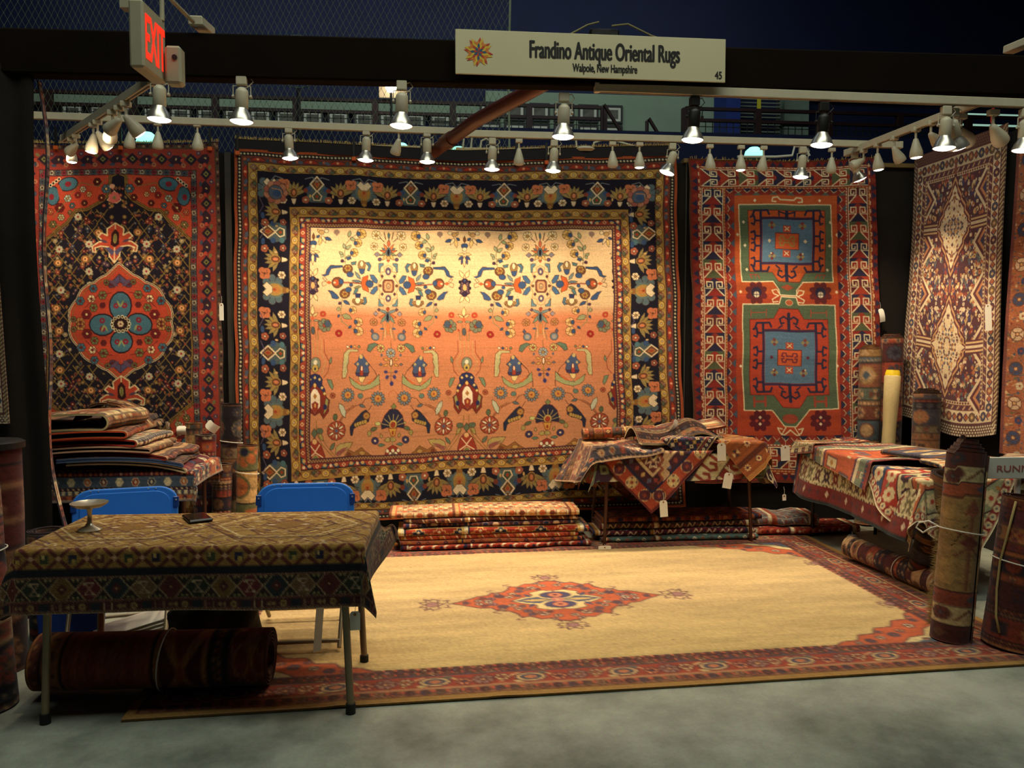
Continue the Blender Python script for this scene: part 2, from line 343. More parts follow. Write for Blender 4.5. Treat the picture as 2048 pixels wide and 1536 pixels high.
# ---- arena beyond
NAVYW = mat('deep blue block wall', (10, 22, 62), .8, noise=.15, nscale=2, bump=.2, bscale=6); PALE = mat('pale green gallery wall', (138, 156, 132), .8, noise=.06, nscale=2); GRNW = mat('dark green wall', (24, 84, 56), .8, noise=.12, nscale=1.5)
DRED = mat('dark red-brown rail', (46, 18, 16), .5, noise=.15)
struct('wall_arena', G().box(-12, 15, 0, 12, 15.2, 9.5), NAVYW)
struct('wall_gallery', G().box(-9.4, 14.86, 5.76, .9, 15, 5.94).box(1.0, 14.86, 4.9, 5.3, 15, 6.2), PALE); struct('floor_gallery', G().box(-12, 12.8, 4.85, 12, 15, 4.95), BLACKFAB)
g = G(); g.box(7.12, 14.85, 6.26, 12, 15, 6.62); struct('wall_gallery_green', g, GRNW)
struct('trim_5', G().box(5.3, 14.2, 4.95, 5.56, 15, 6.5), mat('bright blue pier', (16, 44, 120), .7, noise=.1))
g = G(); g.box(6.61, 14.7, 5.75, 7.09, 15, 6.25); g.box(6.61, 14.7, 5.35, 7.09, 15, 5.66); struct('trim_6', g, mat('pale pier', (130, 148, 130), .8, noise=.08))
struct('ceiling', G().box(-14, -4, 9.5, 14, 18, 9.7), mat('black arena roof', (10, 10, 12), .9, noise=.2))
tag(G().box(-12, 12.7, 2.9, 12, 12.8, 4.98).build('rink_board', NAVYW), 'navy blue balcony front seen in the gap above the hung rugs', 'balcony')
# framed pictures in two rows on the gallery wall
FR = mat('black picture frame', (24, 22, 20), .5, noise=.1); MATB = mat('ivory picture mount', (206, 204, 186), .8, noise=.04); PHO = mat('grey team photograph', (92, 88, 78), .7, noise=.5, nscale=9)
pf = None
def pic(x, z, w, h, lab):
    global pf
    if pf is None:
        pf = empty('framed_picture', label='x', cat='picture', group='framed photographs along the gallery wall')
        b = .035; fr = G(); fr.box(-w/2, -.03, -h/2, w/2, 0, -h/2+b); fr.box(-w/2, -.03, h/2-b, w/2, 0, h/2); fr.box(-w/2, -.03, -h/2+b, -w/2+b, 0, h/2-b); fr.box(w/2-b, -.03, -h/2+b, w/2, 0, h/2-b); fr.build('frame', FR, pf)
        G().box(-w/2+b, -.016, -h/2+b, w/2-b, -.002, h/2-b).build('mount', MATB, pf); G().box(-w/2+.085, -.02, -h/2+.085, w/2-.085, -.014, h/2-.085).build('photograph', PHO, pf); o = pf
    else: o = copy_tree(pf)
    o.location = (x, 14.85, z); o['label'] = lab
for i in range(22): pic(-6.2+.455*i, 5.83 if i > 15 else 5.60, .38, .33, 'framed team photograph in the upper row of the gallery wall')
for i in range(8): pic(.17+.455*i, 5.46, .38, .33, 'framed team photograph in the lower row under the gallery rail')
fan = empty('drum_fan', (-1.95, 12.3, 5.75), 0, 'large dim round fan standing behind the net above the cream rug', 'fan'); g = G()
for r_ in (.1, .2, .3, .38): g.tube([(r_*math.cos(a), 0, r_*math.sin(a)) for a in np.linspace(0, 2*math.pi, 25)], .008, 5)
for k in range(16): g.tube([(.05*math.cos(k*.3927), 0, .05*math.sin(k*.3927)), (.38*math.cos(k*.3927), 0, .38*math.sin(k*.3927))], .004, 4)
GF_ = mat('green-grey fan', (60, 74, 64), .6, noise=.1); g.build('cage', GF_, fan); G().lathe([(0, .05), (.06, .04), (.07, 0), (0, -.05)], M=TRS(rx=90), n=16).build('hub', mat('pale hub', (120, 130, 110), .5, noise=.1), fan)
g = G(); [g.box(.05, .02, -.06, .33, .03, .06, M=TRS(ry=k*72+10)) for k in range(5)]; g.build('blade', GF_, fan); G().tube([(0, .05, -.38), (0, .05, -5.74)], .03).build('stand', BLACKM, fan)
# gallery railing: rails, posts and wire mesh
def railing(name, x0, x1, y, z0, z1, lab, n):
    r = empty(name, ((x0+x1)/2, y, z0), 0, lab, 'railing'); w = (x1-x0)/2
    for z in (z1-z0, (z1-z0)*.66, .06): G().box(-w, -.03, z-.025, w, .03, z+.025).build('rail', DRED, r)
    for i in range(n+1): G().box(-w+2*w*i/n-.05, -.05, 0, -w+2*w*i/n+.05, .05, z1-z0).build('post', DRED, r)
    m = G()
    for i in range(int(w*2/.12)): m.box(-w+i*.12-.006, -.006, .08, -w+i*.12+.006, .006, (z1-z0)*.72)
    for i in range(1, 4): m.box(-w, -.006, .06+i*.1-.006, w, .006, .06+i*.1+.006)
    tag(m.build('wire_mesh', mat('dark wire', (40, 38, 34), .5, noise=.1), r), kind='stuff')
railing('gallery_railing', -8.4, 2.86, 13.3, 4.95, 5.5, 'long dark red-brown gallery railing behind the header lamps', 9)
railing('gallery_railing', 4.21, 10.5, 13.2, 4.95, 5.5, 'dark red-brown gallery railing at the right behind the black lamps', 5)
for x, zt, l in ((2.76, 5.45, 'sloping dark handrail at the end of the long gallery railing'), (3.5, 5.25, 'short sloping handrail standing alone in front of the pale wall')):
    tag(G().tube([(x, 12.95, 4.95), (x, 12.95, zt-.05), (x+.03, 12.95, zt), (x+(zt-4.95)*.65+.03, 12.95, 4.95)], .03, 8).build('handrail', DRED), l, 'handrail')
# yellow stripe banner and slatted shutter at the right
tag(G().box(5.63, 13.6, 5.55, 5.69, 13.63, 6.1).box(5.655, 13.605, 4.95, 5.665, 13.62, 5.56).build('hanging_strap', mat('yellow webbing', (206, 190, 30), .7, noise=.08)), 'yellow strap hanging in front of the blue and pale piers', 'strap')
g = G(); [g.box(5.56, 14.4, 5.2+i*.065, 6.4, 14.43, 5.222+i*.065) for i in range(18)]; tag(g.box(5.56, 14.44, 4.95, 5.6, 14.5, 6.36).box(6.36, 14.44, 4.95, 6.4, 14.5, 6.36).build('slatted_shutter', mat('pale slats', (120, 126, 110), .6, noise=.1)), 'pale horizontal slats beside the blue pier of the gallery', 'shutter')
# arena lamps that glow mint green behind the wall top
MINT = mat('mint glowing dome', (150, 255, 222), .3, emit=1.6)
dm = None
for x, z, l in ((-2.38, 3.36, 'mint glowing dome lamp behind the wall above the red medallion rug'), (-.26, 3.32, 'mint glowing dome lamp beside a white outlet strip behind the cream rug'), (.24, 3.3, 'mint glowing dome lamp just right of the slanting pipe'), (2.92, 3.36, 'mint glowing dome lamp behind the wall above the hooked rug')):
    if dm is None:
        dm = empty('dome_lamp', label='x', cat='lamp', group='mint dome lamps behind the back wall'); g = G(); g.lathe([(.0, .09), (.04, .085), (.075, .055), (.09, .0)], n=18); g.build('dome', MINT, dm, smooth=True); G().box(-.1, -.05, -.12, .1, .05, 0, bev=.01).build('housing', BLACKM, dm); G().tube([(0, 0, -.1), (0, 0, -3.3)], .02).build('pole', BLACKM, dm); o = dm
    else: o = copy_tree(dm)
    o.location = (x, 7.12, z-.05); o['label'] = l
# arena far lights
for x, y, z, l in ((-.62, 12.95, 5.62, 'small bright bulb on the gallery seen below the second header lamp'),):
    o = empty('gallery_bulb', (x, y, z), 0, l, 'lamp'); G().lathe([(0, .09), (.06, .07), (.09, 0), (.06, -.07), (0, -.09)], n=14).build('bulb', mat('warm bulb', (255, 240, 214), .3, emit=9), o, smooth=True); G().tube([(0, 0, -.07), (0, 0, -.67)], .02).build('stem', BLACKM, o)
    G().box(-.2, .2, -.1, .24, .24, .1).build('lit_panel', mat('warm lit panel', (206, 180, 140), .6, emit=.35), o)
tag(G().box(9.5, 13.9, 5.73, 12, 13.95, 5.77).box(9.5, 13.9, 5.54, 12, 13.95, 5.58).build('light_strip', mat('cool strip light', (150, 190, 170), .4, emit=.8)), 'two thin cool white light strips behind the right lamp track', 'light strip')
# safety net of knotted cord
g = G(); rr = .0018; cw, chh = .066, .13; NC = mat('net cord', (140, 150, 120), .8, noise=.1)
def netpt(i, j): 
    x = -4.6+i*cw/2; t = max(0, (x+.2)/1.1)
    return (x if x < -.2 else -.2+(x+.2)*1.0, 9.0+.08*math.sin(i*.11)-t*1.2*.0, 3.7+j*chh/2)
for i in range(0, 166):
    for j in range(0, 40):
        if (i+j) % 2: continue
        for s_ in (-1, 1):
            a = Vector(netpt(i, j)); b = Vector(netpt(i+s_, j+1)); d = (b-a).normalized(); w = d.cross(Vector((0, 1, 0)))*rr
            g.add([a-w, a+w, b+w, b-w], [(0, 1, 2, 3)]); g.add([a+Vector((0, rr, 0)), a-Vector((0, rr, 0)), b-Vector((0, rr, 0)), b+Vector((0, rr, 0))], [(0, 1, 2, 3)])
        k = .006; a = Vector(netpt(i, j)); g.add([a+Vector(q)*k for q in ((1, 0, 0), (0, 1, 0), (-1, 0, 0), (0, -1, 0), (0, 0, 1), (0, 0, -1))], [(0, 1, 4), (1, 2, 4), (2, 3, 4), (3, 0, 4), (1, 0, 5), (2, 1, 5), (3, 2, 5), (0, 3, 5)])
net = empty('safety_net', (0, 0, 0), 0, 'wide diamond-mesh safety net hanging behind the header beam', 'net')
tag(g.build('mesh', NC, net), kind='stuff'); G().tube([(.87, 9, 3.6), (.86, 9, 4.6), (.9, 9, 6.4)], .012, 6).build('edge_rope', mat('pale rope', (170, 180, 150), .8, noise=.1), net)
# ---------------------------------------------------------------- sign on the header
sg = empty('booth_sign', (.96, 4.79, 3.335), 0, 'pale booth sign with black lettering and a coloured star on the header beam', 'sign')
G().box(-.815, -.006, -.128, .815, .006, .128, bev=.002).build('board', mat('sign card', (214, 204, 166), .75, noise=.02, nscale=3), sg)
INK = mat('black ink', (22, 18, 18), .7, noise=.05)
def text(s, w, cx, cz, h, parent, name='lettering', m=INK, align='CENTER', off=.0, y=-.0075, bold=0.):
    c = bpy.data.curves.new(name, 'FONT'); c.body = s; c.size = 1; c.extrude = .0004/h; c.offset = off; c.align_x = align; c.materials.append(m)
    o = bpy.data.objects.new(name, c); SC.collection.objects.link(o); bpy.context.view_layer.update(); bw = o.dimensions.x
    me = bpy.data.meshes.new_from_object(o)
    if bold:
        k = len(me.vertices); co = np.empty(k*3, np.float32); me.vertices.foreach_get('co', co); co = co.reshape(-1, 3); fs = [tuple(p.vertices) for p in me.polygons]; vs = []; ff = []
        for q, (dx, dy) in enumerate(((-1, 0), (1, 0), (0, .6), (0, -.6))): vs += [(p[0]+dx*bold*bw/w, p[1]+dy*bold/h, p[2]*(1+.02*q)) for p in co]; ff += [tuple(i+q*k for i in f) for f in fs]
        me = bpy.data.meshes.new(name); me.from_pydata(vs, [], ff); me.materials.append(m)
    bpy.data.objects.remove(o); o = bpy.data.objects.new(name, me); SC.collection.objects.link(o)
    o.parent = parent; o.location = (cx, y, cz); o.rotation_euler = (R_(90), 0, 0); o.scale = (w/bw, h, h); return o
text('Frandino Antique Oriental Rugs', .905, .075, -.02, .142, sg, bold=.0036)
text('Walpole, New Hampshire', .39, .075, -.092, .066, sg, bold=.0016)
text('45', .042, .772, -.108, .062, sg, bold=.0014)
g = G(); cols = [(196, 62, 40), (30, 92, 130), (232, 190, 60), (224, 130, 50), (206, 84, 50)]
L = .0335; 
for k in range(8):
    a1, a2 = math.radians(45*k+10), math.radians(45*k+55); e1 = Vector((math.cos(a1), 0, math.sin(a1)))*L; e2 = Vector((math.cos(a2), 0, math.sin(a2)))*L
    for i in range(3):
        for j in range(3):
            if i+j == 4: continue
            c = {0: 0 if k % 2 else 1, 1: 2 if i else 0, 2: 2 if i == j else 3, 3: 2 if i > j else 0}[i+j]
            if i+j == 1: c = (1 if k % 2 else 0) if j else 2
            p = e1*i+e2*j; s_ = .94; m_ = p+(e1+e2)*.5; q = [m_+(v-m_)*s_ for v in (p, p+e1, p+e1+e2, p+e2)]
            g.add([(v.x*1.0, 0, v.z) for v in q]+[(v.x*1.0, -.0008, v.z) for v in q], [(0, 3, 2, 1), (4, 5, 6, 7)], c)
o = g.build('star_emblem', [mat('star %d' % i, c, .7, noise=.03) for i, c in enumerate(cols)], sg); o.location = (-.68, -.0068, .0); o.scale = (.56, 1, .56)
# ---------------------------------------------------------------- exit sign
EX = mat('aged ivory plastic', (172, 166, 140), .5, noise=.06, nscale=6)
ex = empty('exit_sign', (-1.37, 4.2, 3.115), 0, 'box exit sign with red letters hanging at the left end of the beam', 'sign')
M = TRS((-.02, 0, 0), rz=86)
g = G(); g.box(-.135, -.035, -.16, .135, .035, .16, M=M, bev=.01); g.build('housing', EX, ex)
g = G(); g.box(-.04, -.03, -.17, .04, .05, .02, M=TRS((.075, .10, 0)), bev=.012); g.build('battery_box', EX, ex); g = G(); g.lathe([(.0, .0), (.013, 0), (.013, .004)], M=TRS((.085, .069, -.04), rx=90)); g.build('test_button', BLACKM, ex)
tx = text('EXIT', .23, 0, -.105, .30, ex, 'lettering', mat('glowing red letters', (255, 44, 24), .4, emit=1.3), off=.012); tx.matrix_local = M @ Matrix.Translation((0, -.037, -.105)) @ Matrix.Rotation(R_(90), 4, 'X') @ Matrix.Diagonal((tx.scale.x, .30, .30, 1))
G().box(-.03, .05, .16, .03, .12, .22, M=M).tube([(.02, .1, .15), (.02, .1, .3), (.06, .5, .3)], .012).build('mounting_arm', EX, ex)
# white batten ends lying over the beam
tag(G().box(-.04, -.14, 0, .04, .14, .05, M=TRS((-1.33, 4.95, 3.46), rx=8), bev=.005).build('batten', CREAM), 'white batten end sticking out over the beam beside the exit sign', 'batten')
tag(G().box(-.04, -.1, 0, .04, .1, .05, M=TRS((3.8, 4.95, 3.53), rx=4), bev=.005).build('batten', CREAM), 'white batten end lying on the beam at the far right', 'batten')
tag(G().tube([(.78, 4.88, 3.46), (.95, 4.9, 3.56), (1.02, 4.9, 3.58)], .005, 6).tube([(1.1, 4.9, 3.56), (1.2, 4.9, 3.575), (1.35, 4.9, 3.51), (1.5, 4.88, 3.46)], .005, 6).build('loose_wire', mat('pale wire', (150, 140, 90), .6, noise=.1)), 'loose pale wire looping up above the booth sign', 'wire')
tag(G().box(-.09, -.05, 0, .09, .05, .12, M=TRS((1.06, 4.96, 3.43)), bev=.01).build('junction_box', BLACKM), 'black junction box on the beam above the booth sign', 'box')
# slanting copper-brown pipe
pp = tag(G().tube([(.0, 6.62, 3.16), (.32, 5.75, 3.2), (.72, 4.97, 3.24)], .05, 16).tube([(.1, 6.32, 3.172), (.16, 6.18, 3.18)], .056, 16).build('slanting_pipe', mat('brown painted pipe', (88, 36, 22), .35, .2, noise=.2, nscale=5), smooth=60), 'thick brown pipe slanting up from the back lamp track to the sign', 'pipe')
# ---------------------------------------------------------------- lamp tracks and their lamps
def track(name, a, b, lab, w=.04, h=.052):
    a, b = Vector(a), Vector(b); L = (b-a).length; t = empty(name, a, 0, lab, 'lamp track'); q = (b-a).normalized().to_track_quat('X', 'Z'); t.rotation_mode = 'QUATERNION'; t.rotation_quaternion = q
    g = G(); g.box(0, -w/2, -h/2, L, w/2, h/2, bev=.003); g.build('rail', CREAM, t); G().box(.02, -.006, -h/2-.002, L-.02, .006, -h/2+.001).build('slot', mat('track slot', (96, 84, 66), .5, noise=.1), t)
    for x in (0, L): G().box(x-.015, -w/2-.002, -h/2-.002, x+.015, w/2+.002, h/2+.002, bev=.003).build('end_cap', CREAM, t)
    return t
track('lamp_track', (-3.05, 6.4, 3.325), (.28, 6.4, 3.285), 'cream lamp track along the back wall left of the pipe')
track('lamp_track', (.28, 6.36, 3.262), (3.86, 6.36, 3.258), 'cream lamp track along the back wall right of the pipe')
track('lamp_track', (-2.84, 6.62, 3.21), (-1.64, 4.98, 3.17), 'cream lamp track running slantwise under the exit sign')
track('lamp_track', (3.5, 6.55, 3.23), (3.56, 4.98, 3.2), 'cream lamp track running forward along the right side')
track('lamp_track', (1.0, 4.86, 3.175), (3.95, 4.86, 3.16), 'cream lamp track fixed under the right half of the beam')
def spot(parent, loc, power, ang, blend=.9, rot=(0, 0, 0), size=.04):
    d = bpy.data.lights.new('lamp_light', 'SPOT'); d.energy = power; d.spot_size = R_(ang); d.spot_blend = blend; d.color = WARM; d.shadow_soft_size = size
    o = bpy.data.objects.new('lamp_light', d); SC.collection.objects.link(o); o.parent = parent; o.location = loc; o.rotation_euler = rot; return o
def par(kind, loc, lab, tilt=(0, 0), s=1., power=P_PAR, ang=112, black=False, group=None):
    """can lamp with a flared reflector; origin where it clips on the track, hanging down"""
    loc = (loc[0], loc[1], loc[2]-.012); o = empty('spot_lamp', loc, 0, lab, 'spot lamp', group); m = BLACKM if black else CREAM
    G().box(-.028*s, -.018*s, -.05*s, .028*s, .018*s, 0, bev=.004).build('track_adapter', m, o)
    h = empty('lamp_head', (0, 0, -.11*s)); h.parent = o; h.rotation_euler = (R_(tilt[0]), R_(tilt[1]), 0)
    y = G(); y.tube([(.046*s, 0, 0), (.046*s, 0, .055*s), (.0, 0, .062*s), (-.046*s, 0, .055*s), (-.046*s, 0, 0)], .0035*s, 6)
    for q in (-1, 1): y.lathe([(.0, 0), (.009*s, .0), (.009*s, .012*s), (0, .012*s)], M=TRS((q*.046*s-.006, 0, 0), ry=90), n=10)
    hb = h  # the head turns as one piece
    y = y.build('bracket', m, o); y.matrix_local = Matrix.Translation((0, 0, -.11*s)) @ Matrix.Rotation(R_(tilt[1]*.3), 4, 'Y')
    T = Matrix.Translation((0, 0, -.11*s)) @ Matrix.Rotation(R_(tilt[1]), 4, 'Y') @ Matrix.Rotation(R_(tilt[0]), 4, 'X')
    bpy.data.objects.remove(h)
    hs = G().lathe([(0, .05*s), (.018*s, .047*s), (.032*s, .032*s), (.034*s, .02*s), (.034*s, -.06*s), (.03*s, -.065*s)], n=20).build('housing', m, o, smooth=50); hs.matrix_local = T
    rf = G().lathe([(.031*s, -.06*s), (.036*s, -.075*s), (.05*s, -.095*s), (.062*s, -.125*s), (.064*s, -.133*s), (.058*s, -.131*s), (.045*s, -.1*s)], n=24).build('reflector', CHROME, o, smooth=50); rf.matrix_local = T
    ln = G().lathe([(0, -.146*s), (.03*s, -.143*s), (.052*s, -.136*s), (.061*s, -.130*s), (.057*s, -.126*s)], n=24).build('lamp_face', LENS, o, smooth=True); ln.matrix_local = T
    if True:
        cd = G().tube([(.0, .01, -.02*s), (.045*s, .0, -.005*s), (.06*s, 0, -.03*s), (.03*s, 0, -.06*s), (.0, 0, -.065*s)], .003, 6).build('lead', m, o)
    l = spot(o, (0, 0, 0), power, ang); l.matrix_local = T @ Matrix.Translation((0, 0, -.155*s))
    return o
def egg(loc, lab, tilt=(0, 0), lit=True, s=1., power=P_EGG, ang=70, group=None, stem=.045):
    """small bell lamp on a stem"""
    s *= 1.14; loc = (loc[0], loc[1], loc[2]-.012); o = empty('bell_lamp', loc, 0, lab, 'lamp', group)
    G().box(-.024*s, -.014*s, -.026*s, .024*s, .014*s, 0, bev=.003).build('track_adapter', CREAM, o); G().tube([(0, 0, -.02*s), (0, 0, -.026*s-stem*s)], .007*s, 8).build('stem', CREAM, o)
    T = Matrix.Translation((0, 0, -.03*s-stem*s)) @ Matrix.Rotation(R_(tilt[1]), 4, 'Y') @ Matrix.Rotation(R_(tilt[0]), 4, 'X')
    b = G().lathe([(0, .012*s), (.012*s, .008*s), (.018*s, -.008*s), (.026*s, -.035*s), (.035*s, -.065*s), (.037*s, -.09*s), (.033*s, -.1*s), (.03*s, -.098*s)], n=20).build('shade', CREAM, o, smooth=60); b.matrix_local = T
    f = G().lathe([(0, -.106*s), (.02*s, -.104*s), (.03*s, -.099*s), (.031*s, -.094*s)], n=20).build('lamp_face', LENS if lit else LENS_OFF, o, smooth=True); f.matrix_local = T
    if lit: l = spot(o, (0, 0, 0), power, ang, .6); l.matrix_local = T @ Matrix.Translation((0, 0, -.112*s))
    return o
GB = 'can lamps on the back lamp track'
for x, t, l in ((-1.09, (0, -4), 'chrome-rimmed can lamp on the back track near the left edge of the cream rug'), (-.5, (0, 3), 'can lamp on the back track left of the pale outlet strip'), (-.03, (0, 0), 'can lamp on the back track just left of the slanting pipe'),
                (.48, (0, 2), 'can lamp on the back track first to the right of the slanting pipe'), (.97, (0, 4), 'can lamp on the back track below the middle of the booth sign'), (1.93, (0, 20), 'can lamp tilted left above the right edge of the cream rug'), (3.02, (0, 6), 'can lamp on the back track above the hooked rug')):
    par('', (x, 6.4 if x < .28 else 6.36, (3.30 if x < .28 else 3.246)-.004*x), l, t, 1.0, group=GB)
for x, t, lit, l in ((-2.26, (0, 6), False, 'unlit cream bell lamp, first on the back track above the medallion rug'), (-2.06, (0, 2), False, 'unlit cream bell lamp, second on the back track above the medallion rug'), (-1.77, (0, 0), False, 'unlit cream bell lamp above the right corner of the medallion rug'),
                     (-.25, (20, 18), False, 'round-backed bell lamp turned away beside the outlet strip'), (.69, (6, 0), False, 'unlit bell lamp on the back track between two can lamps'), (1.44, (0, -2), False, 'unlit bell lamp right of the round white outlet'), (1.66, (0, 0), True, 'lit bell lamp left of the tilted can lamp'),
                     (2.24, (0, -4), False, 'unlit bell lamp over the left border of the hooked rug'), (2.5, (0, 0), True, 'lit bell lamp above the top border of the hooked rug'), (2.69, (8, 4), False, 'unlit bell lamp just right of the lit one above the hooked rug'), (3.27, (4, 0), False, 'unlit bell lamp above the right border of the hooked rug')):
    egg((x, 6.4 if x < .28 else 6.36, (3.305 if x < .28 else 3.246)-.004*x), l, t, lit, 1.0, group='bell lamps on the back lamp track')
GH = 'large can lamps under the header beam'
for x, z, bl, l in ((-1.55, 3.19, False, 'large can lamp hanging under the exit sign'), (-1.09, 3.19, False, 'large can lamp under the beam above the gap beside the cream rug'), (-.17, 3.19, False, 'large can lamp under the beam above the middle-left of the cream rug'), (.8, 3.15, False, 'large can lamp hanging under the booth sign'),
                    (1.61, 3.15, True, 'black can lamp under the right end of the booth sign'), (2.44, 3.14, True, 'black can lamp under the beam right of the booth sign'), (3.25, 3.14, False, 'large can lamp at the near end of the right track'), (3.79, 3.14, False, 'can lamp cut by the right edge of the picture')):
    par('', (x, 4.86, z), l, ((0, 2) if not bl else (0, 4)), 1.08, power=P_HDR, ang=84, black=bl, group=GH)
par('', (3.33, 4.9, 3.14), 'large can lamp tilted right behind its twin on the right track', (10, -25), 1.05, power=P_HDR*.6, ang=80, group=GH)
egg((3.45, 5.0, 3.14), 'cream bell lamp pointing right under the beam', (30, -60), False, 1.25); egg((3.6, 4.9, 3.14), 'cream bell lamp cut off by the beam at the right', (20, -50), False, 1.25)
for x, y, t, lit, sc, l in ((3.51, 6.3, (0, 60), False, 1., 'bell lamp lying sideways at the far end of the right track'), (3.515, 6.1, (0, -6), True, 1.05, 'lit bell lamp second from the far end of the right track'), (3.52, 5.88, (0, -30), False, 1.05, 'bell lamp tilted right in the middle of the right track'),
                            (3.53, 5.62, (0, -4), True, 1.1, 'lit bell lamp in the middle of the right track'), (3.535, 5.45, (20, -60), False, 1.1, 'bell lamp turned sideways towards the right wall'), (3.545, 5.2, (0, -6), True, 1.15, 'lit bell lamp beside the large can lamps on the right track')):
    egg((x, y, 3.215-.0*y), l, t, lit, sc, ang=95, power=P_EGG*1.5, group='bell lamps on the right lamp track')
par('', (3.5, 6.42, 3.215), 'can lamp tilted right at the far end of the right track', (0, -24), .95, power=P_PAR*.8, ang=80)
for t_, tl, s_, l in ((.02, (0, 0), .95, 'lit can lamp at the far end of the slanting left track'), (.1, (30, 60), .95, 'bell lamp pointing left at the far end of the left track'), (.36, (0, 10), 1.05, 'lit bell lamp in the middle of the slanting left track'), (.42, (30, -30), 1.05, 'glaring bell lamp turned towards the aisle in the middle of the left track'),
                      (.62, (40, 35), 1.15, 'glaring bell lamp beside the stem below the exit sign'), (.78, (20, -35), 1.15, 'small lit bell lamp nearest the exit sign'), (.7, (30, 60), 1.1, 'round-headed bell lamp pointing right below the exit sign')):
    a, b = Vector((-2.82, 6.6, 3.195)), Vector((-1.66, 5.0, 3.155)); p = a+(b-a)*(t_*.9+.08)
    egg(p, l, tl, True, s_*.98, power=P_EGG*1.2, ang=100, group='bell lamps on the slanting left track')
# ---------------------------------------------------------------- the cream and peach floral rug in the middle of the back wall
NAVY = (24, 20, 38); GOLD = (176, 132, 58); RUST = (170, 62, 34); BLUE = (52, 78, 122); TEAL = (74, 112, 120); CRM = (232, 204, 160)
GRN = (120, 124, 82); BRN = (112, 66, 38); PCH = (214, 122, 74); OUT = (66, 38, 28); PURP = (74, 42, 66)
def stamp_diamond(s):
    s.poly([(-18, 4), (-12, -14), (0, -4), (12, -14), (18, 4), (12, 22), (-12, 22)], (78, 92, 92))
    s.ell(-15, -2, 5, 5, BLUE); s.ell(15, -2, 5, 5, BLUE); s.ell(-14, 14, 5, 5, TEAL); s.ell(14, 14, 5, 5, TEAL)
    s.poly([(-11, -12), (0, -26), (11, -12), (0, 2)], BRN, CRM, 2.4); s.dia(0, -12, 4, 7, RUST, GOLD, 1)
    s.poly([(-8, 10), (0, 1), (8, 10), (5, 18), (-5, 18)], (70, 84, 60), CRM, 2); s.dia(0, 11, 3, 4, RUST)
def stamp_palm(s, tip=True):
    for a in (-70, -45, -20, 0, 20, 45, 70): s.leaf(0, 8, 26, 8, -90+a, (150, 128, 72), OUT, .7)
    for a in (-50, 50, 0): s.leaf(0, 6, 16, 6, -90+a, GOLD)
    s.ell(0, 4, 7, 9, BRN, 0, GOLD, 1.4); s.ell(0, 4, 3, 5, PCH)
    if tip: s.poly([(-5, 15), (5, 15), (3, 24), (0, 27), (-3, 24)], CRM, OUT, .8)
def stamp_rose(s, c=(205, 110, 66)):
    s.ell(-5, -5, 7.5, 7, c); s.ell(5, -4, 7.5, 7, c); s.ell(-3, 6, 7.5, 7, c); s.ell(5, 5, 6.5, 7, c)
    s.line([(-6, -2), (0, 3), (-2, 7)], 1, OUT); s.line([(5, -6), (6, 0), (1, 2)], 1, OUT); s.ell(0, 0, 1.6, 1.6, OUT)
def stamp_white(s):
    s.flower(0, 0, 8.5, 6, CRM, RUST, OUT, .6); s.ell(0, 0, 2, 2, GOLD)
def stamp_vase(s):
    for x, y, r in ((-20, -2, 7), (20, -2, 7), (-16, 10, 7), (16, 10, 7), (-13, -13, 7), (13, -13, 7)): s.ell(x, y, r, r, (84, 104, 112), 0, OUT, .8)
    s.ell(0, 2, 15, 19, (96, 112, 108)); s.ell(0, 3, 11, 15, GOLD); s.poly([(-13, -12), (-6, -20), (0, -14), (6, -20), (13, -12), (5, -2), (-5, -2)], CRM, OUT, .8)
    s.ell(0, 5, 6, 7, (190, 116, 50)); s.ell(0, 2, 2.4, 3, RUST); s.poly([(-6, 17), (6, 17), (4, 28), (-4, 28)], (146, 96, 40)); s.dia(0, 26, 4, 4, GOLD)
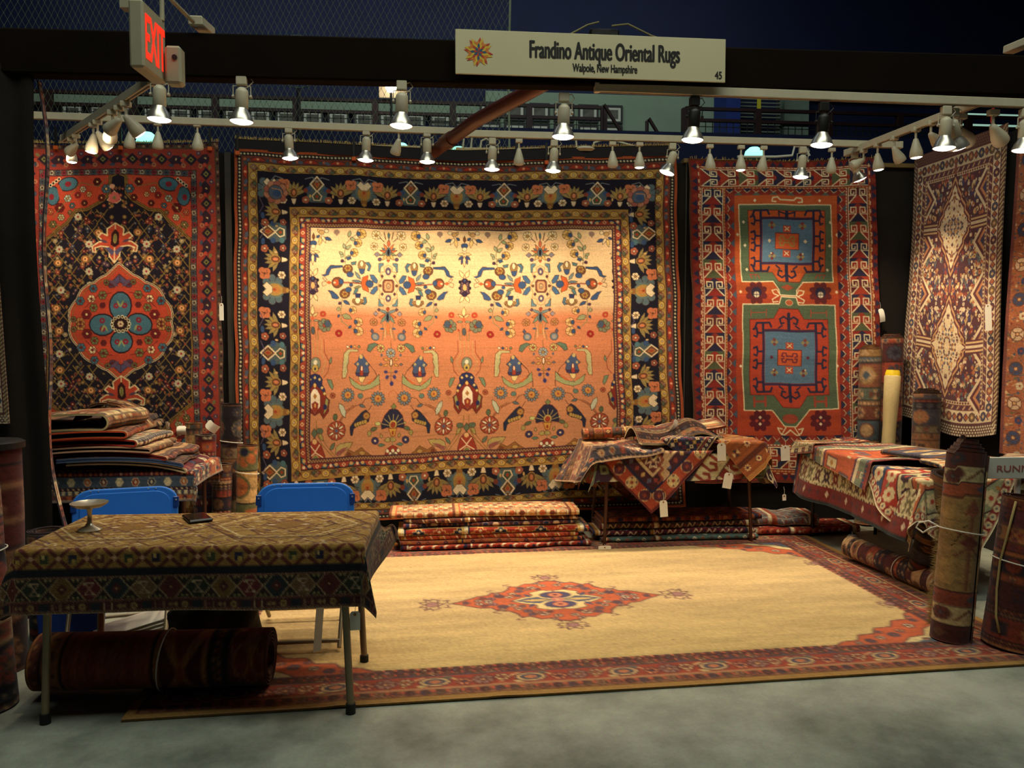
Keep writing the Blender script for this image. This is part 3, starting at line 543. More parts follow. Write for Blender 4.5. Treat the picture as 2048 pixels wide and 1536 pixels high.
def weave_cream_peach(k):
    s = Weave(470, 297, 887, 743, k, PCH)
    # the field: cream wool above, peach wool below, the dye lots shading into each other
    H = s.H; y = 297+(np.arange(H)+.5)/k
    t = np.clip((y-608)/24, 0, 1)[:, None]; t2 = np.clip((y-690)/200, 0, 1)[:, None]; t0 = np.clip((y-520)/90, 0, 1)[:, None]
    col = np.array((238, 196, 144))*(1-t)+np.array((206, 120, 76))*t
    col = col*(1-.10*t0*(1-t))+np.array((-4, 14, 12))*t2
    g = np.random.default_rng(5)
    n = np.interp(np.arange(s.W), np.arange(0, s.W+60, 60), g.normal(0, 1, len(np.arange(0, s.W+60, 60))))
    s.a[:] = col[:, None, :]
    for i in range(260):                                         # broken dye stripes
        yy = int(g.uniform(150, 620)*k); x0 = int(g.uniform(140, 700)*k); L = int(g.uniform(60, 240)*k)
        s.a[yy:yy+int(g.uniform(1, 3)*k), x0:x0+L] *= g.uniform(.93, 1.05)
    P = 303.5
    with s.at(620, 440, 0, 1/6.4, copies=(I6,)):
        A = 985; D = P*6.4
        both = (I6, MX(A), SH(D), mul(SH(D), MX(A))); axis = (I6, SH(D)); mid = (SH(-D), I6, SH(D))
        with s.at(copies=both):
            # vine, leaves and its flowers
            s.line([(600, 175), (500, 230), (440, 310), (425, 420), (440, 560)], 10, GRN)
            for x, y_, L, w, r in ((470, 225, 90, 46, -75), (490, 235, 80, 44, 25), (430, 370, 75, 40, -110), (440, 380, 90, 46, -40), (410, 450, 75, 40, -140), (410, 440, 50, 40, 130), (440, 500, 80, 50, -30)): s.leaf(x, y_, L, w, r, (150, 160, 118), OUT, 5)
            for x, y_, r in ((635, 175, 62), (592, 295, 52), (548, 420, 52)):
                s.flower(x, y_, r, 5, (222, 176, 92), GOLD, OUT, 5, 20, .5); s.ell(x-r*.6, y_+4, r*.42, r*.5, BLUE, 0, OUT, 4)
            s.ell(400, 525, 24, 24, PURP); s.line([(400, 525), (440, 540)], 8, OUT)
            s.poly([(450, 480), (500, 470), (515, 500), (470, 520)], BLUE, OUT, 4)
            s.poly([(510, 545), (580, 530), (570, 575), (520, 580)], TEAL, OUT, 5)
            s.ell(470, 630, 64, 60, BRN, 0, OUT, 6); s.flower(470, 620, 46, 6, GOLD, RUST, OUT, 4); s.ell(500, 700, 45, 36, BLUE, 0, OUT, 4)
            s.poly([(405, 580), (250, 578), (200, 640), (190, 690), (140, 705), (175, 722), (230, 700), (262, 620), (405, 606)], BLUE, OUT, 5)
            # far bud, its stem and the tulip
            s.line([(400, 800), (640, 815)], 16, (140, 60, 44)); s.line([(520, 790), (640, 800)], 6, GRN)
            s.poly([(190, 795), (230, 775), (270, 800), (230, 820)], (200, 84, 34)); s.ell(335, 800, 70, 72, BRN, 0, OUT, 6); s.ell(320, 800, 36, 40, (196, 80, 40)); s.ell(300, 800, 16, 12, CRM)
            s.ell(385, 790, 30, 38, BLUE, 0, OUT, 4)
            s.line([(190, 790), (150, 740), (185, 735), (210, 770), (140, 800), (150, 850), (200, 830)], 5, OUT)
            s.poly([(730, 700), (660, 730), (635, 810), (660, 890), (735, 920), (730, 870), (700, 810), (725, 750)], (206, 86, 32), OUT, 5)
            s.ell(745, 810, 50, 46, BLUE, 0, OUT, 5); s.poly([(745, 760), (790, 700), (800, 780)], CRM, OUT, 4); s.poly([(745, 860), (790, 920), (800, 850)], CRM, OUT, 4)
            s.poly([(750, 690), (800, 690), (850, 760), (840, 800), (800, 790), (765, 740)], (62, 98, 140), OUT, 5)
            s.poly([(750, 935), (800, 945), (850, 880), (840, 830), (800, 850), (765, 900)], (62, 98, 140), OUT, 5)
            s.ell(648, 580, 48, 66, (150, 112, 60), 0, OUT, 5); s.ell(648, 560, 22, 40, CRM, 0, OUT, 4); s.poly([(610, 625), (690, 625), (675, 680), (650, 695), (625, 680)], BLUE, OUT, 4)
            s.poly([(690, 540), (740, 530), (770, 580), (745, 650), (715, 640), (735, 590)], (70, 106, 130), OUT, 5)
            s.leaf(630, 760, 120, 40, -125, (110, 130, 130), OUT, 5); s.leaf(640, 790, 120, 34, -175, (90, 116, 130), OUT, 5); s.leaf(640, 850, 100, 36, 165, GRN, OUT, 5)
            s.ell(510, 835, 24, 22, BLUE, 0, OUT, 4); s.leaf(600, 870, 110, 44, 125, TEAL, OUT, 5)
            s.poly([(215, 900), (270, 905), (335, 960), (360, 1000), (330, 1015), (270, 1000), (250, 940)], BLUE, OUT, 5)
            s.ell(430, 945, 66, 62, BRN, 0, OUT, 6); s.flower(430, 950, 44, 6, GOLD, RUST, OUT, 4); s.ell(475, 895, 42, 34, BLUE, 0, OUT, 4)
            for i in range(7): s.ell(545+17*i, 1040+30*math.sin(i*.52), 20, 28, (156, 112, 58), 0, OUT, 4)
            s.ell(597, 1030, 34, 44, CRM, 0, OUT, 4); s.poly([(560, 945), (635, 945), (625, 1000), (572, 1000)], (40, 50, 92), OUT, 4)
            s.poly([(665, 990), (700, 985), (715, 1050), (690, 1085), (650, 1080), (680, 1050)], (70, 106, 130), OUT, 5)
            # rosettes and brackets beside the axis
            for x, y_, r in ((825, 180, 60), (800, 325, 50)):
                s.flower(x, y_, r, 8, (240, 208, 150), GOLD, OUT, 4)
            s.line([(870, 210), (925, 260)], 9, OUT); s.line([(925, 140), (945, 230)], 12, BRN)
            s.dia(840, 425, 40, 34, (130, 120, 132), OUT, 4); s.ell(877, 488, 24, 24, (86, 66, 100), 0, OUT, 4)
            s.poly([(862, 540), (925, 535), (925, 560), (890, 590), (880, 655), (862, 650)], (88, 124, 140), OUT, 5)
            s.poly([(862, 990), (880, 1010), (895, 1055), (930, 1075), (925, 1095), (862, 1095)], (88, 124, 140), OUT, 5)
            s.leaf(985, 400, 110, 36, -145, (96, 118, 128), OUT, 4); s.leaf(985, 400, 120, 30, -165, (206, 100, 50), OUT, 4); s.leaf(985, 400, 120, 34, 160, (120, 130, 90), OUT, 4)
            s.leaf(985, 400, 130, 40, -120, (214, 118, 66), OUT, 4); s.leaf(975, 420, 100, 40, 130, (210, 168, 90), OUT, 4)
            s.line([(985, 560), (930, 590), (940, 640), (880, 660), (900, 740), (860, 800), (850, 840), (880, 900), (870, 980), (930, 1000), (940, 1060), (985, 1080)], 7, (168, 118, 60))
            s.dia(906, 705, 22, 28, PURP, GOLD, 4); s.dia(906, 935, 22, 28, PURP, GOLD, 4); s.ell(880, 828, 18, 18, BRN, 0, OUT, 3)
            # the lower half of this band: palmette upside down, rosettes, drooping vine
            s.dia(832, 1190, 34, 32, (140, 130, 140), OUT, 4); s.dia(872, 1138, 24, 24, (96, 70, 96), OUT, 4); s.flower(805, 1300, 52, 8, (196, 122, 70), GOLD, OUT, 4)
            s.leaf(985, 1180, 120, 40, -160, (108, 128, 130), OUT, 4); s.leaf(985, 1200, 120, 40, 160, (196, 100, 50), OUT, 4); s.leaf(985, 1200, 150, 44, 130, (110, 130, 112), OUT, 4)
            s.line([(910, 1300), (930, 1400), (905, 1536)], 10, (130, 110, 70)); s.line([(960, 1330), (940, 1500)], 9, (226, 180, 120))
            s.ell(815, 1490, 52, 52, (96, 112, 128), 0, OUT, 5); s.ell(815, 1490, 30, 30, (150, 140, 130)); s.dia(780, 1420, 24, 34, (86, 84, 110), OUT, 4); s.leaf(880, 1385, 60, 24, 0, BLUE)
            s.line([(400, 1010), (385, 1180), (395, 1300), (480, 1370), (590, 1440)], 9, GRN)
            for x, y_, r in ((540, 1160, 48), (610, 1310, 56), (605, 1430, 62)): s.flower(x, y_, r, 5, (226, 172, 104), GOLD, OUT, 4, 30, .5); s.ell(x-r*.6, y_, r*.4, r*.5, BLUE, 0, OUT, 4)
            s.leaf(410, 1030, 110, 44, 35, BLUE, OUT, 4); s.leaf(350, 1170, 60, 50, -80, (150, 150, 104), OUT, 4); s.leaf(400, 1215, 140, 70, 25, (138, 140, 96), OUT, 5); s.leaf(370, 1210, 50, 30, 120, BLUE, OUT, 3); s.leaf(520, 1360, 60, 30, 140, BLUE, OUT, 3)
            s.ell(370, 1068, 22, 22, PURP)
            s.flower(160, 1205, 40, 4, (180, 58, 34), GOLD, None, 0, 40); s.flower(352, 1455, 48, 4, (160, 30, 26), GOLD, None, 0, 10)
            s.flower(180, 1350, 88, 7, (118, 120, 92), RUST, OUT, 5); s.ell(215, 1330, 40, 44, (66, 82, 104), 0, OUT, 4)
            s.leaf(110, 170, 60, 34, -120, (228, 180, 96), OUT, 4); s.leaf(130, 200, 110, 40, 60, (236, 204, 150), OUT, 4); s.leaf(165, 225, 100, 46, 20, BLUE, OUT, 4); s.leaf(120, 220, 110, 44, 100, (232, 190, 110), OUT, 4); s.leaf(60, 230, 60, 36, -30, BLUE, OUT, 3); s.ell(130, 160, 34, 30, (196, 150, 90), 0, OUT, 4); s.ell(190, 140, 28, 26, CRM, 0, OUT, 4)
            s.ell(320, 155, 38, 34, (150, 118, 100)); s.dia(320, 190, 14, 16, (150, 118, 100))
        with s.at(copies=axis):
            s.leaf(985, 330, 100, 40, -90, (214, 104, 60), OUT, 4); s.ell(985, 395, 34, 60, (92, 112, 122), 0, OUT, 4); s.ell(985, 395, 17, 42, (26, 20, 34)); s.leaf(985, 140, 90, 30, 90, TEAL, OUT, 4)
            s.dia(985, 500, 22, 26, (200, 80, 40), OUT, 4); s.leaf(985, 440, 60, 50, 90, (206, 160, 86), OUT, 4)
            s.ell(985, 640, 38, 52, (86, 72, 104), 0, (168, 118, 60), 5); s.ell(985, 645, 14, 20, CRM)
            s.poly([(935, 745), (1035, 745), (1058, 775), (1058, 880), (1035, 915), (935, 915), (912, 880), (912, 775)], (118, 62, 48), OUT, 5)
            s.poly([(950, 768), (1020, 768), (1036, 790), (1036, 870), (1020, 894), (950, 894), (934, 870), (934, 790)], (206, 150, 98)); s.ell(985, 830, 34, 46, (150, 106, 80)); s.ell(985, 830, 18, 24, (206, 160, 100)); s.ell(985, 838, 8, 10, TEAL)
            s.ell(985, 990, 38, 48, (86, 72, 104), 0, (168, 118, 60), 5); s.ell(985, 990, 14, 18, CRM)
            s.ell(985, 1235, 34, 66, (92, 112, 122), 0, OUT, 4); s.ell(985, 1235, 17, 52, (26, 20, 34)); s.leaf(985, 1100, 60, 40, 90, RUST, OUT, 4)
            s.poly([(955, 1330), (985, 1300), (1015, 1330), (1010, 1460), (960, 1460)], (206, 112, 56), (150, 130, 80), 8)
        with s.at(copies=mid):
            M = 1970
            s.leaf(M, 260, 90, 36, -90, BRN, OUT, 3); s.ell(M, 300, 44, 34, BLUE, 0, OUT, 4); s.ell(M, 345, 30, 28, CRM, 0, OUT, 4)
            for q in (-1, 1):
                s.leaf(M, 400, 90, 34, 90-q*80, (232, 196, 124), OUT, 4); s.leaf(M+q*20, 430, 80, 36, 90-q*45, BLUE, OUT, 4); s.leaf(M+q*10, 440, 110, 40, 90-q*15, (70, 74, 120), OUT, 4)
                s.leaf(M+q*12, 715, 110, 50, -90+q*28, (236, 204, 140), OUT, 5); s.leaf(M+q*12, 950, 100, 46, 90-q*28, (236, 204, 140), OUT, 5)
                s.ell(M+q*60, 850, 22, 22, NAVY); s.ell(M+q*58, 770, 22, 22, NAVY); s.ell(M+q*50, 910, 20, 20, PURP)
            s.leaf(M, 430, 150, 36, 90, (236, 204, 140), OUT, 4)
            s.ell(M, 840, 62, 122, (52, 32, 58), 0, OUT, 5)
            for i in range(-3, 4): s.line([(M-44, 840+i*22), (M-22, 840+i*16)], 5, (206, 160, 130)); s.line([(M+44, 840+i*22), (M+22, 840+i*16)], 5, (206, 160, 130))
            s.ell(M, 840, 24, 44, (224, 160, 92)); s.dia(M, 750, 16, 24, BLUE)
            for q in (-1, 1):
                s.leaf(M, 1240, 90, 34, -90+q*55, (206, 176, 110), OUT, 4); s.leaf(M+q*10, 1290, 80, 30, -90+q*90, (140, 140, 104), OUT, 4)
                s.line([(M+q*18, 1320), (M+q*34, 1536)], 8, (150, 104, 60)); s.line([(M+q*60, 1400), (M+q*58, 1536)], 8, (120, 112, 70))
                s.leaf(M+q*60, 1420, 46, 26, -90+q*25, RUST)
            s.leaf(M, 1220, 130, 50, -90, (238, 196, 130), OUT, 4); s.ell(M, 1260, 20, 26, (206, 90, 50)); s.ell(M, 1420, 24, 50, (80, 88, 96), 0, OUT, 4)
    with s.at(620, 680, 0, 1/6.4):
        A = 1010; D = P*6.4
        both = (I6, MX(A), SH(D), mul(SH(D), MX(A))); axis = (I6, SH(D)); mid = (SH(-D), I6, SH(D))
        with s.at(copies=both):
            s.poly([(590, 120), (460, 118), (405, 170), (395, 300), (390, 465), (435, 460), (460, 390), (450, 330), (470, 270), (465, 190), (490, 150), (590, 150)], (186, 176, 120), (120, 54, 30), 7)
            s.line([(470, 190), (420, 420)], 6, (146, 150, 104))
            for x, c in ((455, CRM), (500, BLUE), (545, (220, 160, 80)), (600, GRN)): s.ell(x, 90, 17, 17, c, 0, OUT, 4)
            s.poly([(600, 200), (640, 180), (660, 210), (700, 260), (740, 300), (720, 330), (735, 400), (560, 410), (580, 330), (540, 300), (590, 250)], (66, 84, 124), OUT, 5)
            s.ell(625, 210, 22, 26, (200, 168, 96)); s.dia(700, 290, 22, 22, (190, 170, 110)); s.dia(585, 300, 20, 22, (190, 170, 110))
            s.poly([(555, 405), (730, 405), (715, 440), (660, 450), (610, 450), (570, 440)], (60, 50, 92), OUT, 4); s.poly([(620, 330), (640, 310), (656, 340), (660, 440), (612, 440)], (170, 56, 36), OUT, 4); s.ell(638, 350, 11, 30, CRM)
            s.poly([(600, 450), (690, 450), (660, 510), (640, 520), (615, 510)], (228, 196, 120), OUT, 4)
            s.line([(720, 290), (800, 370), (835, 440), (760, 500)], 6, OUT); s.line([(640, 520), (640, 640), (620, 680)], 8, GRN)
            s.poly([(480, 450), (540, 500), (630, 560), (700, 550), (800, 490), (860, 410), (868, 530), (760, 590), (650, 620), (560, 590), (505, 540)], (150, 156, 104), OUT, 5)
            s.poly([(540, 500), (590, 510), (625, 560)], (206, 96, 40)); s.poly([(690, 540), (760, 490), (820, 460), (740, 540)], (206, 96, 40))
            for x, y_, r in ((460, 670, 88), (842, 712, 94)):
                for i in range(12): a = i*math.pi/6; s.ell(x+r*.72*math.cos(a), y_+r*.72*math.sin(a), r*.28, r*.17, (110, 126, 136), i*30, OUT, 4, 9)
                s.ell(x, y_, r*.45, r*.45, (200, 134, 50)); s.ell(x, y_, r*.16, r*.16, RUST)
            s.line([(868, 530), (868, 610)], 7, OUT); s.line([(750, 700), (680, 720), (640, 780)], 6, OUT); s.line([(760, 800), (720, 860)], 6, OUT); s.ell(620, 685, 34, 30, (90, 120, 110), 0, OUT, 4)
            s.flower(270, 665, 34, 4, (180, 84, 50), RUST, OUT, 3)
            for d in (0, 34, 68): s.line([(600-d, 790+d*.1), (470-d*.6, 860), (370-d*.3, 985)], 6, (120, 60, 34))
            s.poly([(350, 760), (400, 790), (440, 870), (430, 945), (385, 900), (350, 820)], (186, 190, 160), OUT, 5); s.leaf(600, 790, 90, 40, 20, (88, 104, 112), OUT, 4)
            s.poly([(505, 1165), (495, 1060), (560, 970), (640, 880), (690, 850), (745, 900), (735, 990), (680, 1030), (600, 1050), (545, 1080), (530, 1160)], (36, 42, 70), OUT, 5)
            for i in range(5): s.ell(570+30*i, 1035-10*i, 22, 26, (180, 146, 66), 0, OUT, 3)
            s.ell(700, 925, 46, 50, (120, 60, 40), 0, OUT, 4); s.flower(700, 925, 38, 8, GOLD, RUST)
            s.ell(325, 1090, 118, 118, (170, 62, 36), 0, OUT, 5, 12)
            for i in range(12): a = i*math.pi/6; s.leaf(325+30*math.cos(a), 1090+30*math.sin(a), 84, 26, i*30, (236, 220, 184) if i % 2 else (210, 120, 80), OUT, 2)
            s.ell(325, 1090, 22, 22, (86, 92, 120)); s.ell(305, 925, 28, 42, (86, 100, 68), 0, OUT, 4)
            s.line([(70, 960), (75, 1100), (140, 1250), (240, 1370), (330, 1470)], 9, (130, 96, 44)); s.line([(130, 1120), (180, 1240), (300, 1400)], 8, (130, 96, 44))
            s.ell(115, 1085, 44, 36, (88, 104, 80), 0, OUT, 4); s.leaf(110, 1110, 110, 46, 65, (166, 150, 80), OUT, 4); s.leaf(240, 1320, 110, 46, -55, (96, 116, 92), OUT, 5)
            s.poly([(300, 1370), (310, 1290), (370, 1250), (530, 1240), (490, 1310), (400, 1350), (340, 1400)], (180, 158, 90), OUT, 5); s.poly([(310, 1350), (390, 1310), (480, 1290), (400, 1350), (320, 1400)], (150, 80, 76))
            s.poly([(390, 1440), (470, 1330), (540, 1370), (640, 1310), (700, 1370), (800, 1440), (640, 1460), (480, 1460)], (150, 96, 44), OUT, 5); s.ell(560, 1430, 46, 26, (200, 196, 170)); s.ell(470, 1400, 30, 40, (120, 60, 34)); s.ell(640, 1380, 40, 26, (186, 140, 70), 0, OUT, 4)
            s.poly([(700, 130), (720, 60), (800, 30), (850, 50), (790, 90), (740, 150)], (88, 112, 92), OUT, 5); s.flower(880, 95, 52, 8, (200, 170, 96), RUST, OUT, 4); s.dia(888, 180, 18, 22, (80, 90, 110))
            s.ell(945, 385, 24, 20, (66, 60, 120), 20); s.ell(962, 450, 22, 26, (66, 60, 120), 30); s.line([(945, 385), (1000, 400)], 5, OUT); s.line([(962, 450), (1010, 430)], 5, OUT); s.dia(880, 295, 26, 18, (110, 110, 120), OUT, 4); s.leaf(975, 240, 70, 34, -170, (214, 150, 70), OUT, 4); s.leaf(975, 290, 70, 34, 160, (214, 150, 70), OUT, 4)
            s.line([(900, 1070), (830, 1060), (760, 1120), (730, 1180)], 7, GRN); s.ell(850, 1020, 36, 26, (190, 190, 110), 0, OUT, 4); s.ell(800, 1085, 44, 26, (92, 104, 70), -20, OUT, 4); s.ell(745, 1140, 26, 34, (160, 150, 80), 0, OUT, 4)
            s.ell(815, 1230, 48, 48, (56, 50, 92), 0, OUT, 4, 9); s.ell(815, 1230, 14, 14, CRM); s.leaf(845, 1285, 95, 40, 0, (88, 124, 104), OUT, 4); s.leaf(1020, 1215, 90, 60, 170, (176, 160, 86), OUT, 4); s.leaf(900, 1200, 60, 36, -100, (176, 150, 86), OUT, 4)
        with s.at(copies=axis):
            s.line([(1010, 0), (1010, 520)], 7, (120, 80, 40)); s.flower(1005, 155, 62, 9, (150, 160, 160), GOLD, OUT, 4); s.ell(1010, 270, 30, 62, (110, 56, 34), 0, (206, 150, 70), 7); s.ell(1010, 270, 13, 42, (238, 206, 170)); s.ell(1020, 530, 24, 30, (54, 50, 110)); s.dia(1010, 370, 24, 20, GOLD)
            s.poly([(900, 1090), (890, 1030), (930, 920), (990, 850), (1045, 835), (1100, 860), (1160, 930), (1190, 1040), (1185, 1090), (1120, 1075), (960, 1075)], (38, 38, 66), (120, 50, 36), 7)
            for a in range(-75, 76, 25): q = math.radians(a-90); s.line([(1043+60*math.cos(q), 1060+60*math.sin(q)), (1043+150*math.cos(q), 1060+150*math.sin(q))], 9, (170, 150, 86))
            s.ell(1043, 1035, 52, 56, (186, 160, 80), 0, OUT, 3); s.ell(1043, 1040, 34, 38, (160, 54, 30)); s.poly([(985, 1085), (1095, 1085), (1080, 1130), (1070, 1180), (1020, 1180), (1005, 1130)], (206, 150, 50), (130, 44, 26), 6); s.ell(1043, 1140, 14, 26, (160, 54, 30)); s.dia(1043, 815, 36, 40, (120, 128, 72), OUT, 4)
            s.line([(1040, 1190), (1035, 1300)], 8, GRN); s.poly([(920, 1430), (950, 1340), (1000, 1310), (1035, 1290), (1075, 1310), (1120, 1350), (1145, 1430)], (156, 50, 30), OUT, 5)
            for x in (-70, -35, 0, 35, 70): s.ell(1035+x, 1400-abs(35-abs(x))*1.1, 22, 26, (230, 216, 180), 0, OUT, 3)
            s.ell(1035, 1425, 46, 30, (110, 116, 80), 0, OUT, 3)
            s.line([(980, 690), (985, 640), (1040, 610), (1085, 650), (1090, 690)], 5, (170, 70, 40))
        with s.at(copies=mid):
            M = 1990
            for q in (-1, 1):
                s.line([(M+q*110, 0), (M+q*110, 150), (M+q*180, 270), (M+q*165, 380), (M+q*110, 450)], 8, (140, 56, 34)); s.line([(M+q*80, 0), (M+q*75, 160), (M+q*130, 270), (M+q*80, 400)], 8, (190, 150, 90)); s.line([(M+q*25, 0), (M+q*25, 180)], 10, (180, 140, 80))
                s.leaf(M+q*185, 290, 90, 34, -90+q*10, (118, 130, 100), OUT, 4); s.poly([(M+q*150, 470), (M+q*210, 480), (M+q*235, 560), (M+q*220, 600), (M+q*190, 560)], (110, 132, 100), OUT, 5)
            s.ell(M, 290, 66, 84, (130, 136, 112), 0, OUT, 5); s.ell(M, 340, 40, 50, (200, 160, 70), 0, OUT, 3); s.ell(M, 270, 24, 30, (228, 214, 180)); s.ell(M, 345, 14, 18, (60, 60, 60))
            s.poly([(M-60, 420), (M-95, 470), (M-90, 530), (M-130, 600), (M-140, 680), (M-185, 720), (M-170, 800), (M-175, 850), (M-110, 940), (M-60, 860), (M, 900), (M+60, 860), (M+110, 940), (M+175, 850), (M+170, 800), (M+185, 720), (M+140, 680), (M+130, 600), (M+90, 530), (M+95, 470), (M+60, 420)], (132, 40, 28), OUT, 6)
            s.poly([(M-60, 420), (M-95, 470), (M-90, 530), (M-130, 590), (M-120, 640), (M-40, 560), (M, 500), (M+40, 560), (M+120, 640), (M+130, 590), (M+90, 530), (M+95, 470), (M+60, 420), (M, 400)], (40, 44, 92), OUT, 4)
            for x, y_ in ((-60, 470), (60, 470), (-90, 570), (90, 570), (-120, 640), (120, 640), (0, 450)): s.dia(M+x, y_, 20, 22, (206, 170, 80)); s.ell(M+x, y_, 7, 7, CRM)
            for q in (-1, 1): s.poly([(M+q*140, 690), (M+q*170, 720), (M+q*150, 830), (M+q*105, 900), (M+q*120, 800), (M+q*125, 740)], (158, 150, 84), OUT, 4); s.ell(M+q*125, 800, 24, 34, (40, 40, 90))
            s.ell(M, 540, 18, 26, (230, 180, 90)); s.poly([(M-30, 590), (M, 575), (M+30, 590), (M+66, 660), (M+66, 790), (M, 880), (M-66, 790), (M-66, 660)], (238, 216, 184), (110, 34, 26), 7)
            s.poly([(M-40, 760), (M, 730), (M+40, 760), (M+30, 830), (M, 865), (M-30, 830)], (150, 50, 30), (150, 60, 40), 6); s.dia(M, 670, 26, 36, (170, 112, 50)); s.ell(M, 780, 12, 26, (214, 150, 70))
            s.poly([(M-110, 1480), (M-120, 1380), (M-80, 1250), (M, 1160), (M+80, 1250), (M+120, 1380), (M+110, 1480)], (160, 52, 34), OUT, 5); s.dia(M+0, 1110, 40, 60, (90, 104, 80), OUT, 5); s.ell(M, 1210, 30, 32, (228, 176, 110))
            for q in (-1, 1): s.line([(M, 1330), (M+q*60, 1250)], 14, CRM); s.line([(M, 1340), (M+q*90, 1400)], 14, CRM)
            s.ell(M, 1420, 40, 50, (120, 120, 60), 0, CRM, 6)
    # borders, from the field outwards
    R3 = (619, 456, 1222, 900); R2b = (609, 446, 1230, 910); R2a = (597, 434, 1241, 921); R2 = (578, 412, 1258, 940); R1 = (516, 344, 1310, 992); R0a = (498, 326, 1327, 1010); R0b = (485, 312, 1341, 1024); R0c = (476, 303, 1350, 1034); R0 = (470, 297, 1357, 1040)
    ring(s, R2b, R3, (196, 148, 84)); ring(s, inset(R3, -2.4), R3, (58, 28, 50)); ring(s, R2b, inset(R2b, 2.4), (80, 30, 40))
    around(s, inset(R2b, 5), 5.5, lambda i, d: s.line([(-2.7, 2), (0, -2), (2.7, 2)], 1.3, (84, 46, 50)))
    ring(s, R2a, R2b, (164, 62, 42)); ring(s, R2a, inset(R2a, 1.6), (40, 18, 30))
    def m(i, d):
        s.poly([(-24, 3), (-18, -4), (-8, -4), (-12, 3)], TEAL, NAVY, 1); s.poly([(24, 3), (18, -4), (8, -4), (12, 3)], (62, 78, 120), NAVY, 1)
        s.ell(-15, 1, 4, 3, (206, 160, 90)); s.ell(15, 1, 4, 3, (206, 160, 90)); s.dia(0, 0, 5, 5, (226, 190, 140), RUST, 1); s.dia(0, 0, 2, 3, RUST); s.ell(-27, 0, 3, 3, CRM)
    around(s, inset(R2a, 6.2), 54, m)
    def gold(i, d):
        s.ell(0, 0, 8, 6.5, (206, 164, 74), 0, (96, 50, 28), 1.1); s.ell(0, 0, 2, 2, CRM, 0, OUT, .8); s.leaf(9, 1, 13, 8, 15, (176, 64, 34), (66, 40, 24), .9); s.leaf(-9, 1, 13, 8, 165, (86, 96, 72), (66, 40, 24), .9)
        s.line([(-d/2, -5), (-d/3, 2), (-8, 6)], 1.3, (84, 46, 26)); s.line([(d/2, -5), (d/3, 2), (8, 6)], 1.3, (84, 46, 26)); s.flower(d/2, 1, 6.5, 5, (150, 110, 90), (210, 170, 100), (96, 50, 28), .7, 90)
    ring(s, R2, R2a, GOLD); ring(s, R2, inset(R2, 1.3), (36, 24, 28)); around(s, inset(R2, 9.5, 11), 38, gold)
    ring(s, R1, R2, NAVY)
    T = (mirror4(914, 668)); CX, CY = 914, 668
    def side(L, n, fx):
        for i in range(n):
            pass
    # main border: along the top and bottom
    for y_, fl in ((378, 1), (966, -1)):
        for j in range(-2, 3):
            bx = 914+j*186
            if abs(bx-914) < 380:
                with s.at(bx, y_, 0, 1.16, fl*1.12): stamp_vase(s)
        for j in range(-2, 2):
            bx = 914+93+j*186
            with s.at(bx, y_, 0, 1.16, fl*1.14): stamp_diamond(s)
        for j in range(-4, 4):
            bx = 914+46.5+j*93
            with s.at(bx, y_, 0, 1.12, fl*1.1): stamp_palm(s)
            for q in (-1, 1):
                tow = 1 if (j % 2 == 0) else -1
                with s.at(bx+tow*q*0-(-1)**j*20, y_-fl*13, 0, .92, fl*.92): stamp_rose(s)
            with s.at(bx-(-1)**j*22, y_+fl*20, 0, 1, 1): stamp_white(s)
            with s.at(bx+(-1)**j*24, y_+fl*20, 0, 1, 1): s.flower(0, 0, 8, 5, (170, 90, 60), CRM); s.ell(0, -20*fl, 5, 5, (140, 60, 40)); s.ell(9, -8*fl, 2, 4, (220, 170, 90))
            s.line([(bx-23, y_-fl*24), (bx-38, y_-fl*28), (bx-46, y_-fl*18)], 1.8, (120, 124, 130)); s.line([(bx+23, y_-fl*24), (bx+38, y_-fl*28), (bx+46, y_-fl*18)], 1.8, (120, 124, 130))
    for x_, rot in ((547, -90), (1284, 90)):
        seq = [(466, 'd'), (581, 'v'), (706, 'd'), (812, 'v'), (922, 'd')]
        for y_, w in seq:
            with s.at(x_, y_, rot, 1.14, 1.08): (stamp_diamond if w == 'd' else stamp_vase)(s)
        for y_ in (424, 520, 652, 758, 868):
            with s.at(x_, y_, rot, 1.08): stamp_palm(s)
        for y_ in (547, 626, 780, 845):
            with s.at(x_-(17 if rot < 0 else -17), y_+2, 0, .95): stamp_rose(s)
            with s.at(x_+(17 if rot < 0 else -17), y_+4, 0, .95): stamp_white(s)
        for y_ in (448, 500, 676, 735, 890, 944):
            s.flower(x_-18, y_, 8, 5, (184, 92, 60), CRM, OUT, .6); s.flower(x_+18, y_-3, 7, 5, (160, 80, 60), CRM, OUT, .6); s.ell(x_+5, y_+6, 3, 2, (220, 170, 100))
            s.line([(x_-28, y_-20), (x_-20, y_-34), (x_-27, y_-50)], 1.6, (96, 84, 110)); s.ell(x_-22, y_-14, 4, 7, BLUE)
    for x_, y_ in ((552, 384), (1278, 384), (552, 966), (1278, 966)):
        for i in range(9): a = i*.7; s.ell(x_+17*math.cos(a), y_+17*math.sin(a), 8, 8, (170, 92, 76) if i % 2 else (190, 120, 90), 0, OUT, .7, 9)
        s.ell(x_, y_, 15, 15, (80, 92, 112), 0, OUT, 1); s.ell(x_+2, y_+2, 8, 7, BLUE); s.line([(x_-8, y_-8), (x_+10, y_-6), (x_+14, y_+8)], 1.6, (206, 130, 70))
    ring(s, R0a, R1, GOLD); ring(s, R1, inset(R1, -1.2), (30, 22, 26)); around(s, inset(R0a, 9), 38, gold)
    ring(s, R0b, R0a, (120, 58, 44)); ring(s, inset(R0a, -1.2), R0a, (34, 20, 26))
